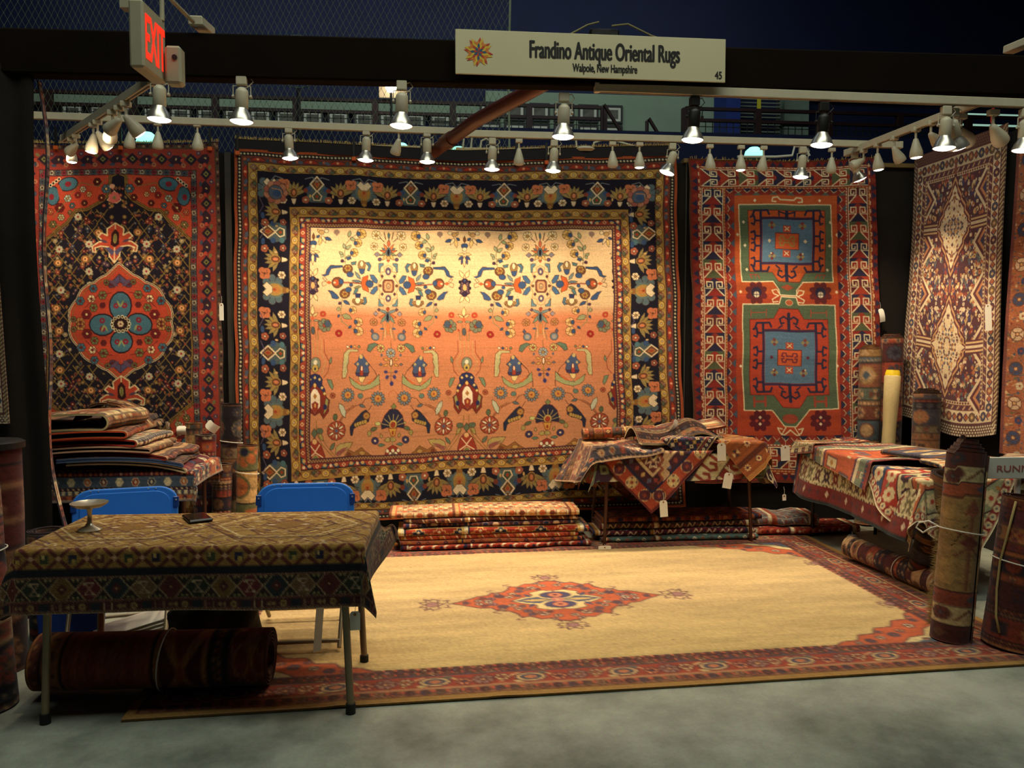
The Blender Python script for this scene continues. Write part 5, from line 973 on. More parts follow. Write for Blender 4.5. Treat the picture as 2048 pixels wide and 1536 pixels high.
# ---------------------------------------------------------------- the pale camel rug on the floor (chart in centimetres)
def weave_floor(k):
    s = Weave(0, 0, 458, 283, k, (188, 158, 106)); F = (35, 36, 423, 248); g = np.random.default_rng(31); OUTL = (96, 60, 60); BL = (66, 72, 104); RD = (186, 84, 48); IV = (206, 180, 120)
    yy, xx = np.mgrid[0:s.H, 0:s.W]; xx = xx/k; yy = yy/k
    n = sum(a*np.sin(xx*fx+p)*np.sin(yy*fy+q) for a, fx, fy, p, q in ((.03, .021, .05, 0, 1), (.03, .05, .11, 2, 0), (.02, .13, .31, 1, 2), (.02, .017, .4, 3, 1)))
    s.a *= (1+n)[..., None]; s.a[:, :, 2] *= (1-.10*np.clip((yy-150)/110, 0, 1))
    R = (0, 0, 458, 283); B = inset(R, 5); ring(s, R, B, (168, 122, 56)); M = inset(B, 8); N = inset(M, 14); ring(s, B, M, (150, 92, 62)); ring(s, M, N, (160, 62, 42)); ring(s, N, inset(N, 5), (160, 116, 78)); ring(s, inset(N, 5), F, (150, 110, 76))
    ring(s, B, inset(B, .8), (90, 40, 34))
    cs = [(90, 50, 50), (196, 156, 100), (84, 84, 104), (180, 92, 60), (120, 100, 70)]
    def small(i, d): s.flower(0, 0, 2.6, 5, cs[(i*3) % 5], cs[(i+1) % 5], (80, 40, 40), .35); s.line([(-d/2, -2), (-d/4, 2), (0, -3)], .6, (96, 66, 50)); s.ell(d/2, 1, 1.3, 1.3, (196, 80, 50))
    around(s, inset(B, 4), 7, small); around(s, inset(N, 2.5), 5.5, small); around(s, inset(N, 7.6), 5.5, small)
    ring(s, inset(M, -.6), inset(M, .5), (190, 150, 100)); ring(s, inset(N, -.5), inset(N, .6), (96, 66, 70))
    def big(i, d):
        s.ell(0, 0, 7.6, 5, (206, 160, 100), 0, (76, 60, 70), .8); s.ell(0, 0, 5.4, 3.4, (70, 70, 84)); s.ell(0, 0, 3, 2, (190, 110, 70)); s.line([(-15, -4), (-9, 3), (-5, 5)], 1.1, (206, 170, 110)); s.line([(15, -4), (9, 3), (5, 5)], 1.1, (206, 170, 110))
        s.flower(d*.3, 1, 4, 6, (196, 150, 100), RD, (90, 40, 40), .4); s.flower(-d*.3, -1, 4, 6, (200, 120, 80), (80, 70, 90), (90, 40, 40), .4); s.flower(d*.5, 0, 5.4, 7, (150, 106, 90), (206, 150, 90), (90, 40, 40), .5); s.leaf(-d*.2, 4, 6, 2.5, 10, (90, 96, 84)); s.leaf(d*.2, -4, 6, 2.5, 190, (190, 160, 100))
    around(s, inset(M, 7), 46, big)
    def tooth(i, d): s.poly([(-d*.1, -1.6), (d*.4, -1.6), (d*.1, 1.6), (-d*.4, 1.6)], (80, 32, 34))
    around(s, inset(F, -1.9), 3.9, tooth)
    def spray(x, y, rot, sc):
        with s.at(x, y, rot, sc), s.at(copies=(I6, MX(0))):
            s.ell(0, -6, 4, 3.4, (150, 104, 100), 0, OUTL, .7, 8); s.line([(0, 0), (3, -3), (7, -2), (9, -6), (6, -7), (9, -10), (4, -9), (4, -13), (0, -10)], .9, OUTL); s.line([(2, 2), (6, 3), (5, 0)], .9, OUTL)
    # medallion
    cx, cy = 218, 151
    half = [(67, 0), (60, 4), (54, 8), (50, 11), (43, 12), (40, 17), (33, 18), (29, 23), (27, 30), (22, 28), (16, 34), (10, 33), (6, 38), (0, 39)]
    with s.at(cx, cy), s.at(copies=mirror4(0, 0)):
        s.poly([(0, 0)]+half, RD); s.line(half, 1.2, OUTL)
        s.poly([(0, 0), (30, 0), (22, 6), (15, 9), (16, 15), (8, 19), (0, 18)], IV, OUTL, .8); s.poly([(0, 0), (27, 0), (20, 4), (12, 6), (9, 3)], (70, 76, 100)); s.poly([(4, 0), (24, 0), (18, 1.8), (12, 2.4)], (196, 160, 96)); s.leaf(16, 6, 8, 3, 60, BL)
        for x, y, r, c in ((50, 3, 2.4, (206, 190, 150)), (42, 5, 3, (150, 110, 110)), (36, 10, 3.4, (70, 60, 80)), (27, 14, 2.6, (210, 180, 130)), (22, 19, 3, (96, 84, 100)), (13, 25, 3.4, (200, 170, 130)), (5, 29, 2.6, (206, 180, 130)), (30, 8, 2.6, (214, 190, 140)), (44, 0, 3, (214, 200, 160)), (47, 7, 2.6, (150, 60, 50)), (37, 15, 2.2, (206, 170, 120)), (20, 25, 2.6, (90, 80, 100)), (8, 34, 2.2, (206, 180, 140)), (58, 1, 2, (90, 80, 100)), (16, 22, 2.4, (206, 130, 90)), (24, 10, 2.2, (120, 96, 100)), (9, 22, 2, (120, 50, 50))):
            s.flower(x, y, r, 5, c, (96, 40, 50), OUTL, .5, x*9)
        s.line([(40, 17), (43, 20), (39, 22)], .8, OUTL); s.line([(27, 30), (31, 33), (26, 34)], .8, OUTL)
    for q in (-1, 1):
        s.ell(cx, cy+q*9, 10, 6.4, (70, 66, 100), 0, (96, 70, 80), .9); s.ell(cx, cy+q*9, 4.6, 4, (206, 130, 90), 0, (150, 60, 50), .8); s.ell(cx, cy+q*9, 2, 1.6, (120, 40, 50))
        spray(cx+q*72, cy, 90*q, 1.15); s.ell(cx+q*70, cy, 2, 1.4, (196, 170, 110), 0, OUTL, .6); spray(cx, cy+q*40, 180 if q > 0 else 0, 1.0)
    s.flower(cx, cy, 4.5, 6, (190, 110, 90), (200, 160, 110))
    # corner pieces, stepping inwards
    with s.at(copies=mirror4((F[0]+F[2])/2, (F[1]+F[3])/2)):
        P = [(F[0], F[1]), (F[0]+74, F[1]), (F[0]+66, F[1]+6), (F[0]+56, F[1]+7), (F[0]+52, F[1]+14), (F[0]+42, F[1]+15), (F[0]+37, F[1]+23), (F[0]+26, F[1]+24), (F[0]+20, F[1]+33), (F[0]+10, F[1]+34), (F[0]+6, F[1]+42), (F[0], F[1]+46)]
        s.poly(P, RD, OUTL, 1); x0, y0 = F[0], F[1]
        s.poly([(x0, y0), (x0+34, y0), (x0+26, y0+7), (x0+16, y0+9), (x0+10, y0+18), (x0, y0+24)], IV, OUTL, .8); s.poly([(x0, y0), (x0+26, y0), (x0+16, y0+5), (x0+8, y0+8), (x0+4, y0+14), (x0, y0+17)], (76, 92, 104)); s.poly([(x0, y0), (x0+12, y0), (x0, y0+10)], (70, 70, 100))
        for x, y, r, c in ((50, 5, 3, (70, 66, 84)), (58, 3, 2, (206, 190, 140)), (42, 9, 2.8, (210, 190, 140)), (32, 12, 3.4, (80, 76, 90)), (25, 17, 2.6, (206, 140, 90)), (15, 24, 3.2, (206, 190, 150)), (7, 32, 2.6, (90, 84, 100)), (38, 17, 2, (150, 110, 110)), (6, 38, 2, (206, 180, 130)), (18, 4, 2, (206, 160, 100)), (5, 6, 2, (206, 120, 80))): s.flower(x0+x, y0+y, r, 6, c, (150, 50, 44), OUTL, .5)
        with s.at(x0+80, y0+1, -90, .9): s.line([(0, -8), (4, -4), (0, 0), (5, 2), (3, 7)], .9, OUTL); s.ell(3, -2, 2, 2, (150, 110, 100), 0, OUTL, .6)
        spray(x0+3, y0+56, 180, .8)
    for x in range(30, 420, 47): s.ell(x+g.uniform(-9, 9), g.uniform(60, 230), .5, .5, (90, 60, 40))
    return s.noise(.035, .03, 6).done()

# ---------------------------------------------------------------- the gold flat-woven spread on the front table (centimetres)
def weave_gold(k):
    W_, H_ = 200, 126
    s = Weave(0, 0, W_, H_, k, (166, 124, 56)); g = np.random.default_rng(12); F = (20, 20, W_-20, H_-20)
    with s.at(): 
        for j in range(-2, 9):                                        # slanting rows of short dashes, like the brocade of the field
            for i in range(-3, 14):
                x, y = 20+i*14+(j % 2)*7, 20+j*11
                s.line([(x, y), (x+9, y+9)], 1.1, (112, 66, 34)); s.line([(x+9, y+9), (x+18, y)], 1., (120, 74, 40))
        for n in range(1500):
            x, y = g.uniform(20, W_-20), g.uniform(20, H_-24); c = ((206, 164, 96), (120, 66, 44), (206, 176, 128), (104, 70, 84), (150, 96, 50))[n % 5]; L = g.uniform(1.2, 3.4)
            a = .78 if (int(x/14)+int(y/11)) % 2 else -.78; s.line([(x, y), (x+L*math.cos(a), y+L*math.sin(a))], .8, c)
        for cx in (64, 136):
            for r in (30, 26, 18): 
                P = [(cx+r*1.25*math.cos(t), 58+r*math.sin(t)) for t in np.linspace(0, 6.283, 7)]; s.line(P, 1.1, (96, 56, 40) if r != 26 else (206, 176, 120))
            s.dia(cx, 58, 12, 9, (150, 104, 44), (110, 60, 50), 1)
            for q in (-1, 1): s.dia(cx+q*8, 58, 2.6, 1.4, (220, 190, 150)); s.dia(cx+q*16, 50, 2.6, 1.4, (206, 170, 120)); s.dia(cx+q*16, 66, 2.6, 1.4, (206, 170, 120))
    G = inset(F, 9)
    for y0 in (20, H_-29): s.rect(20, y0, W_-20, y0+9, (150, 108, 46))
    for y0 in (20, H_-29):
        for i in range(14):
            x = 26+i*11.4; s.line([(x-4.6, y0), (x, y0+4.6), (x-4.6, y0+9)], 1.6, (96, 40, 30)); s.line([(x+4.6, y0), (x, y0+4.6), (x+4.6, y0+9)], 1.6, (96, 40, 30)); s.dia(x, y0+4.6, 1.4, 1.4, (206, 150, 110))
            c = ((96, 50, 36), (60, 66, 40), (40, 36, 60))[i % 3]; s.rect(x+4, y0+3, x+7.4, y0+6.6, c); s.rect(x+4.4, y0+3, x+5.6, y0+4.8, (196, 160, 90)) if i % 2 else s.rect(x+5.4, y0+5, x+7.2, y0+6.6, (180, 140, 60))
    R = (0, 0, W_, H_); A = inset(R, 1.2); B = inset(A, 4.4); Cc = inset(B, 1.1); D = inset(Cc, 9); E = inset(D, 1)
    ring(s, E, F, (19, 20, 28)); ring(s, Cc, D, (46, 24, 24)); ring(s, D, E, (76, 35, 28)); ring(s, B, Cc, (67, 27, 24)); ring(s, A, B, (67, 27, 25)); ring(s, R, A, (76, 60, 36))  # border colours here and below darkened to put in shade on the hanging front
    dash = lambda i, d: s.line([(-.45, .3), (.45, -.3)], .45, (140, 104, 76))
    around(s, inset(D, .5), 1.5, dash); around(s, inset(B, .5), 1.5, dash); around(s, inset(A, .4), 1.5, dash)
    def dm(i, d):
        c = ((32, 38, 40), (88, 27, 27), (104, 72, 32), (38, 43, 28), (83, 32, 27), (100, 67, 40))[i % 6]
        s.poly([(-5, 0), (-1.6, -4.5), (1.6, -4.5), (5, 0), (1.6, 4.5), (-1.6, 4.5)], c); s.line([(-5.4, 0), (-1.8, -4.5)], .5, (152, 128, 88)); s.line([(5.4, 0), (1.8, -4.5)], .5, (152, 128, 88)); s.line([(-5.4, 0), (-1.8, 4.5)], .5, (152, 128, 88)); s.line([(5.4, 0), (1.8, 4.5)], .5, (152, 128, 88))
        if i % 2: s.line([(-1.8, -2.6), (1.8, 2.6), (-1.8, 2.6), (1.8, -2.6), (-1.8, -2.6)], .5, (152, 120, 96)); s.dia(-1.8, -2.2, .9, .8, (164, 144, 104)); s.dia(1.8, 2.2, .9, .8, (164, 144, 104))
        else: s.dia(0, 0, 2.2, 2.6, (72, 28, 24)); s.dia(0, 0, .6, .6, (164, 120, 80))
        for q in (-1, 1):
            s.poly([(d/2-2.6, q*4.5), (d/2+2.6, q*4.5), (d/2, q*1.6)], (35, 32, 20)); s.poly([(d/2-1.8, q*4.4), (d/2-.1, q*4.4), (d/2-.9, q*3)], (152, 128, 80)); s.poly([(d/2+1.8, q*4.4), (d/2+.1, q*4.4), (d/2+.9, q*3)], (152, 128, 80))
    around(s, inset(Cc, 4.5), 11, dm)
    def md(i, d):
        q = i % 4
        if q == 0: s.ell(0, 0, 1.5, 1.5, (136, 104, 56)); s.ell(0, 0, .5, .5, (72, 28, 24))
        elif q == 1: s.poly([(-2, -1.2), (0, 0), (-2, 1.2)], (136, 104, 64)); s.poly([(0, -1.2), (2, 0), (0, 1.2)], (136, 104, 64))
        elif q == 2: s.line([(-1.6, -1.4), (-1.6, 1.4)], .5, (152, 120, 88)); s.line([(1.6, -1.4), (1.6, 1.4)], .5, (152, 120, 88)); s.dia(0, 0, .5, .5, (152, 56, 48))
        else: s.rect(-2, -1.5, 2, 1.5, (28, 32, 40))
    around(s, inset(A, 2.3), 5.2, md)
    return s.noise(.06, .04, 7).done()

# ---------------------------------------------------------------- small tribal textiles, one chart each (centimetres)
IVR, RDD, NVY, TL, OCH, WINE, BRW, OLV, SAL = (218, 198, 152), (164, 48, 32), (38, 38, 66), (70, 100, 104), (186, 132, 54), (92, 34, 44), (80, 48, 34), (96, 96, 58), (200, 104, 66)
def motif(s, kind, x, y, r, a, b, c):
    if kind == 0: s.poly([(x-r, y), (x-r*.4, y-r*.8), (x+r*.4, y-r*.8), (x+r, y), (x+r*.4, y+r*.8), (x-r*.4, y+r*.8)], a, b, r*.16); s.dia(x, y, r*.4, r*.45, c)
    elif kind == 1: s.flower(x, y, r, 8, a, b, c, r*.08)
    elif kind == 2: s.line([(x-r, y+r*.6), (x-r*.3, y+r*.6), (x-r*.3, y-r*.4), (x-r*.9, y-r*.4), (x-r*.9, y)], r*.22, a); s.line([(x+r, y-r*.6), (x+r*.3, y-r*.6), (x+r*.3, y+r*.4), (x+r*.9, y+r*.4), (x+r*.9, y)], r*.22, b)
    elif kind == 3: s.rect(x-r*.9, y-r*.7, x+r*.9, y+r*.7, a); s.dia(x, y, r*.7, r*.6, b); s.dia(x, y, r*.3, r*.25, c)
    elif kind == 4:
        for q in (-1, 1): s.poly([(x+q*r, y-r*.7), (x+q*r, y+r*.7), (x+q*r*.1, y)], a); s.poly([(x-r*.6, y+q*r*.9), (x+r*.6, y+q*r*.9), (x, y+q*r*.1)], b)
        s.dia(x, y, r*.25, r*.25, c)
    else: s.ell(x, y, r*.8, r*.8, a, 0, b, r*.15); s.line([(x-r*.5, y), (x+r*.5, y)], r*.15, c); s.line([(x, y-r*.5), (x, y+r*.5)], r*.15, c)
PALS = dict(red=[(150, 46, 32), NVY, IVR, (186, 92, 50), WINE, (70, 84, 104)], wine=[(84, 36, 36), (44, 34, 46), (180, 140, 96), (150, 60, 40), (64, 60, 72), (120, 80, 50)],
            rust=[(160, 70, 36), (96, 40, 30), (206, 160, 96), NVY, (190, 100, 50), OLV], ivory=[(206, 182, 132), (150, 60, 40), (84, 60, 60), (190, 120, 70), NVY, (120, 110, 70)],
            brown=[(104, 62, 40), (60, 36, 30), (180, 140, 86), (150, 70, 40), (74, 70, 84), (206, 180, 130)], dark=[(56, 28, 26), (34, 26, 34), (140, 90, 56), (96, 36, 28), (60, 56, 64), (120, 100, 70)],
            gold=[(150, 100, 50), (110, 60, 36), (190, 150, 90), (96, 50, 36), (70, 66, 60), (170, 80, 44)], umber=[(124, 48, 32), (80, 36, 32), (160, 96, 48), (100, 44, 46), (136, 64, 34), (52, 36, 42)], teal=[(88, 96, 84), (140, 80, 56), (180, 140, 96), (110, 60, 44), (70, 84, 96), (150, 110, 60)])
def weave_any(k, w, h, pal, seed, across=False, edge=4, scale=1.):
    """a bordered tribal rug; `across` turns its stripes to run along the short way"""
    p = PALS[pal]; g = np.random.default_rng(seed); s = Weave(0, 0, w, h, k, p[0])
    y = 0.; H2 = w if across else h; W2 = h if across else w
    with (s.at(0, h, -90) if across else s.at()):
        while y < H2:
            t = g.random(); b = float(g.choice([3, 5, 8, 13]))*scale*(.8+.4*g.random()); c = p[int(g.integers(len(p)))]; c2 = p[int(g.integers(len(p)))]; c3 = p[int(g.integers(len(p)))]; c4 = p[2]
            s.rect(0, y, W2, y+b, c); st = max(b*(1.1+g.random()*.6), 2.4); kind = int(g.integers(6))
            if b < 4*scale:
                for i in range(int(W2/1.8)): s.line([(i*1.8, y+b*.3), (i*1.8+.8, y+b*.7)], .7, c4 if i % 2 else c2)
            else:
                for i in range(int(W2/st)+1): motif(s, kind if g.random() < .8 else 1, (i+.5)*st, y+b/2, min(b, st)*.42, p[(i+seed) % len(p)] if p[(i+seed) % len(p)] != c else c4, c2 if c2 != c else c4, c3)
            s.line([(0, y), (W2, y)], .5*scale, (34, 22, 24)); y += b
    if edge: ring(s, (0, 0, w, h), inset((0, 0, w, h), edge*.25), p[1]); ring(s, inset((0, 0, w, h), edge*.25), inset((0, 0, w, h), edge*.4), p[2])
    return s.noise(.07, .05, seed).done()
def weave_latch(k, w, h):
    s = Weave(0, 0, w, h, k, IVR); cols = [(206, 190, 140), (150, 56, 40), (112, 124, 92), (64, 40, 56), (206, 186, 138), (160, 66, 44), (50, 44, 66)]
    with s.at(w/2, h/2, 38):
        for i, x in enumerate(range(-200, 200, 17)):
            s.rect(x, -220, x+17, 220, cols[i % 7]); c = (150, 60, 44) if cols[i % 7][0] > 190 else (206, 186, 140) if i % 2 else (120, 128, 96)
            if i % 3 == 1:
                for j in range(-14, 14): s.dia(x+8.5, j*15, 6, 5, c, (60, 36, 40), .9); s.dia(x+8.5, j*15, 2, 2, (60, 40, 50))
            else:
                for j in range(-20, 20): y = j*10; s.line([(x+1, y+4), (x+9, y+4), (x+13, y), (x+10, y-3), (x+6, y-1)], 2.4, c)
            s.line([(x, -220), (x, 220)], .9, (70, 40, 40))
    return s.noise(.05, .04, 41).done()
def weave_birds(k, w, h):
    s = Weave(0, 0, w, h, k, (40, 32, 56)); g = np.random.default_rng(77); pal = [(176, 84, 50), (190, 150, 90), (120, 44, 50), (84, 80, 96), (206, 180, 140), (150, 110, 50)]
    for i in range(int(w/9)+1):
        for j in range(int(h/9)+1):
            x, y = i*9+4*(j % 2)+g.uniform(-1, 1), j*9; c = pal[(i*5+j*3) % 6]; c2 = pal[(i+j) % 6]
            q = (i+2*j) % 4
            if q == 0: s.poly([(x-3, y), (x-1, y-1), (x, y-4), (x+1.5, y-3), (x+1, y), (x+4, y+1), (x+1, y+3), (x-2, y+2)], c); s.line([(x, y+3), (x, y+5)], .7, c2)
            elif q == 1: s.flower(x, y, 3, 8, c, c2)
            elif q == 2: s.dia(x, y, 2.6, 3, c, c2, .6)
            else: s.line([(x-2, y+2), (x, y-2), (x+2, y+2)], .9, c); s.dia(x, y-3, 1.2, 1.2, c2)
    R = (0, 0, w, h); bands = [(2.5, (96, 36, 34)), (9, (170, 66, 40)), (2, NVY), (7, (70, 34, 44)), (2, (206, 170, 120)), (6, (110, 50, 44)), (1.5, (206, 180, 130))]
    Q = R
    for b, c in bands:
        N = inset(Q, b); ring(s, Q, N, c)
        if b == 9: around(s, inset(Q, 4.5), 15, lambda i, d: (s.flower(0, 0, 4.6, 4, (70, 44, 60), (200, 150, 90), (206, 170, 110), .7, 45), s.flower(0, 0, 4.6, 4, (200, 170, 110) if i % 2 else (90, 40, 50), (150, 60, 40), None, 0, 0, .3)))
        if b == 7: around(s, inset(Q, 3.5), 7, lambda i, d: s.dia(0, 0, 2, 2.4, ((190, 150, 90), (150, 60, 50), (90, 90, 120))[i % 3]))
        if b == 6: around(s, inset(Q, 3), 4.4, lambda i, d: (s.line([(-2, 2), (0, -2), (2, 2)], .9, (206, 180, 140)), s.dia(0, 1.4, .8, .8, (40, 30, 50))))
        Q = N
    with s.at(w/2, h/2), s.at(copies=mirror4(0, 0)):
        st = [(0, h*.5-34)]
        for i in range(9): st += [(5*i+5, h*.5-34-5*i), (5*i+5, h*.5-39-5*i)]
        s.line(st, 3.4, (190, 150, 106)); s.line([(x, y-5) for x, y in st], 1.4, (150, 66, 44))
    return s.noise(.06, .04, 42).done()
def weave_bag(k, w, h):
    s = Weave(0, 0, w, h, k, (52, 44, 70)); cols = [(56, 60, 96), (170, 130, 50), (80, 100, 90), (150, 60, 44), (206, 180, 130), (110, 50, 60)]
    for j in range(int(h/5)+1):
        for i in range(int(w/5)+1): s.dia(i*5+2.5, j*5+2.5, 2.5, 2.5, cols[(i*2+j*3) % 6]); s.dia(i*5+2.5, j*5+2.5, .9, .9, (216, 200, 160) if (i+j) % 3 == 0 else (60, 40, 50))
    for x0 in (0, w-9):
        s.rect(x0, 0, x0+9, h, (60, 44, 60))
        for q, c in ((0, (170, 140, 90)), (2, (150, 60, 50)), (7.6, (170, 140, 90))): s.rect(x0+q, 0, x0+q+1.2, h, c)
        for j in range(int(h/5)): s.ell(x0+5, j*5+2.5, 1.5, 1.5, (214, 196, 150)); s.ell(x0+5, j*5+2.5, .6, .6, (60, 60, 90))
    return s.noise(.06, .03, 43).done()
def weave_tan(k, w, h):
    s = Weave(0, 0, w, h, k, (150, 76, 34)); 
    for y0, c in ((0, (120, 54, 26)), (12, (176, 120, 54)), (16, (110, 50, 30)), (24, (176, 120, 60)), (44, (96, 44, 30)), (56, (170, 110, 50))): s.rect(0, y0, w, y0+4, c)
    for i in range(int(w/4)): s.line([(i*4, 17), (i*4+3, 21)], 1, (206, 160, 90)); s.line([(i*4, 26), (i*4+3, 27)], .8, (90, 40, 30))
    for j in range(6):
        for i in range(int(w/12)+1): motif(s, (1, 0, 4)[(i+j) % 3], i*12+6, 6+j*14+3, 3, (206, 170, 110), (70, 50, 60), (120, 40, 30))
    return s.noise(.06, .06, 44).done()
def weave_stripe(k, w, h):
    """bands of teal, ivory and orange with large stepped figures"""
    s = Weave(0, 0, w, h, k, (206, 92, 52)); y = 0; g = np.random.default_rng(9)
    seq = [(4, (176, 60, 40)), (3, IVR), (4, (60, 74, 104)), (12, (92, 116, 106)), (3, IVR), (4, (150, 60, 50)), (3, (60, 74, 104)), (9, (120, 128, 104)), (4, IVR), (3, (96, 60, 90))]
    x = 0
    for b, c in seq+[(46, (206, 92, 52))]+seq[::-1]+[(60, (200, 84, 48))]:
        s.rect(x, 0, x+b, h, c)
        if b in (12, 9):
            for j in range(int(h/13)+1): motif(s, 4 if b == 12 else 2, x+b/2, j*13+6, b*.42, (190, 100, 70), IVR, NVY)
        if b in (3,):
            for j in range(int(h/3)): s.rect(x, j*3, x+b, j*3+1, (150, 70, 56))
        if b >= 46:
            for j in range(int(h/26)+1):
                for q in range(2): 
                    xx, y_ = x+12+q*22, j*26+8+q*8
                    s.poly([(xx-8, y_-4), (xx+8, y_-4), (xx+8, y_+4), (xx-8, y_+4)], IVR if (j+q) % 2 else (120, 104, 110), (110, 60, 60), 1); s.line([(xx, y_+4), (xx, y_+9), (xx+5, y_+9)], 1.4, (206, 190, 140)); s.dia(xx, y_, 3, 2.4, OCH if (j+q) % 2 else RDD)
        x += b
        if x > w: break
    return s.noise(.05, .05, 45).done()
def weave_ikat(k, w, h):
    s = Weave(0, 0, w, h, k, (206, 190, 140)); g = np.random.default_rng(19)
    for i in range(int(w/11)+1):
        for j in range(int(h/12)+1):
            x, y = i*11+5.5*(j % 2), j*12; c = ((84, 40, 36), (110, 96, 60), (130, 44, 40), (70, 50, 60))[(i*3+j) % 4]
            s.dia(x, y, 3.6, 5, c); s.line([(x-4, y-5), (x, y), (x-4, y+5)], 1.6, c); s.line([(x+4, y-5), (x, y), (x+4, y+5)], 1.6, c); s.dia(x, y, 1.2, 2, (206, 180, 130))
    for n in range(600): x, y = g.uniform(0, w), g.uniform(0, h); s.line([(x, y), (x, y+g.uniform(2, 6))], .7, ((206, 190, 150), (120, 100, 70), (150, 130, 90))[n % 3])
    s.rect(0, h-14, w, h, (120, 34, 30)); s.rect(0, h-3, w, h, (36, 44, 46)); s.rect(0, 0, 6, h, (60, 60, 90)); s.rect(6, 0, 11, h, (170, 70, 50))
    for i in range(int(w/9)): s.dia(i*9+4, h-9, 2, 3, (206, 180, 150) if i % 3 == 0 else (90, 40, 50))
    return s.noise(.07, .03, 46).done()
def weave_flowers(k, w, h):
    s = Weave(0, 0, w, h, k, IVR); 
    with s.at(w/2, h/2, 52):
        for i in range(-9, 10):
            c = [(206, 190, 140), (176, 50, 36), (40, 66, 104), (206, 190, 140), (150, 150, 110), (190, 96, 56)][i % 6]; P = [(x, i*15+3*math.sin(x/9.)) for x in range(-110, 112, 6)]
            s.poly(P+[(x, y+15) for x, y in P[::-1]], c, (70, 40, 40), 1)
            for x in range(-105, 110, 13): s.flower(x, i*15+7+3*math.sin(x/9.), 5.4, 8, (70, 44, 60) if c[0] > 200 else (214, 190, 140), (190, 60, 44), None, 0, x); s.leaf(x+5, i*15+10, 5, 2.6, 40, (110, 120, 80) if c[0] > 160 else (190, 120, 60))
    ring(s, (0, 0, w, h), inset((0, 0, w, h), 1.6), (206, 190, 150)); ring(s, inset((0, 0, w, h), 1.6), inset((0, 0, w, h), 7), (150, 36, 34)); around(s, inset((0, 0, w, h), 4.3), 6, lambda i, d: s.flower(0, 0, 2.4, 5, (214, 190, 140), (40, 50, 90)))
    return s.noise(.05, .03, 47).done()
def weave_fold(k, w, h, base, a, b, c, kind, seed=0):
    """rows of one figure running along the fold of a folded rug"""
    s = Weave(0, 0, w, h, k, base); g = np.random.default_rng(seed); n = int(h/7)
    for j in range(-n, n+1):
        y = h/2+j*7.0; 
        if j % 3 == 2: s.rect(0, y-3.2, w, y+3.2, tuple(int(v*.75) for v in base))
        st = {0: 9, 1: 7, 2: 11, 3: 5, 4: 16, 5: 8}[kind]
        for i in range(int(w/st)+1):
            x = (i+.5*(j % 2))*st; q = (a, b, c)[(i+j) % 3]
            if kind == 0: s.ell(x, y, 2.7, 2.4, a); s.ell(x+1.1, y, 2, 1.8, base); s.dia(x+4.6, y, 1.5, 1.8, b if i % 2 else c)
            elif kind == 1: s.dia(x, y, 2, 2.2, q); s.dia(x, y, .9, .9, base)
            elif kind == 2: s.line([(x-4.5, y+2.2), (x-2, y-2.2), (x+.5, y+2.2), (x+3, y-2.2)], .9, a); s.dia(x+5, y, 1.3, 1.6, b)
            elif kind == 3: s.line([(x, y-2), (x+2, y+2)], .9, a if i % 2 else b); s.rect(x+2.6, y-2.4, x+4, y+2.4, c if i % 3 == 0 else base)
            elif kind == 4:
                P = [(x-7, y+3), (x-7, y+1), (x-4.6, y+1), (x-4.6, y-1), (x-2, y-1), (x-2, y-3), (x+2, y-3), (x+2, y-1), (x+4.6, y-1), (x+4.6, y+1), (x+7, y+1), (x+7, y+3)]
                s.poly(P, (base, a)[i % 2], b, .6); s.dia(x, y, 1.6, 1.5, c)
            else: s.poly([(x-2.6, y), (x-1.2, y-2.4), (x+1.2, y-2.4), (x+2.6, y), (x+1.2, y+2.4), (x-1.2, y+2.4)], q, a, .4); s.line([(x+3, y-2.6), (x+3, y+2.6)], .5, b)
        s.line([(0, y-3.5), (w, y-3.5)], .5, b)
    for x0 in (0, w-9, w*.33): s.rect(x0, 0, x0+2.2, h, b); s.rect(x0+2.2, 0, x0+5, h, c); s.rect(x0+5, 0, x0+6.2, h, a)
    return s.noise(.07, .05, seed).done()
# ---------------------------------------------------------------- rugs hung on the back wall
def hung(name, label, col, us, vs, lat, x0, y0, Y, seed, depth=.012, belly=.0):
    """a rug pinned to the wall: chart lines us, vs are carried to the wall points (x, z) of `lat`; slight swells stand off the wall"""
    H, W = col.shape[:2]; lat = np.array(lat, float); u = np.linspace(us[0], us[-1], W); v = np.linspace(vs[0], vs[-1], H)
    ui = np.interp(u, us, np.arange(len(us))); vi = np.interp(v, vs, np.arange(len(vs))); i0 = np.clip(ui.astype(int), 0, len(us)-2); j0 = np.clip(vi.astype(int), 0, len(vs)-2); fu = (ui-i0)[None, :, None]; fv = (vi-j0)[:, None, None]
    A = lat[j0][:, i0]; B = lat[j0][:, i0+1]; C_ = lat[j0+1][:, i0]; D = lat[j0+1][:, i0+1]
    Q = (A*(1-fu)+B*fu)*(1-fv)+(C_*(1-fu)+D*fu)*fv; X, Z = Q[..., 0], Q[..., 1]
    wx = .004*np.sin(Z*6+X)+.003*np.sin(Z*13); wz = .004*np.sin(X*7)+.002*np.sin(X*17)
    Yy = Y-depth*(1+wob(X*1.3, Z*.9, seed))-.004*np.sin(X*14+seed)*np.clip(Z/3, 0, 1)
    o = sheet(name, col, np.stack([X+wx, Yy, Z+wz], 2), thick=.01, back=False); return tag(o, label, 'rug')
BU, BV = [470, 516, 578, 619, 925, 1222, 1258, 1310, 1357], [297, 344, 412, 456, 680, 900, 940, 992, 1040]
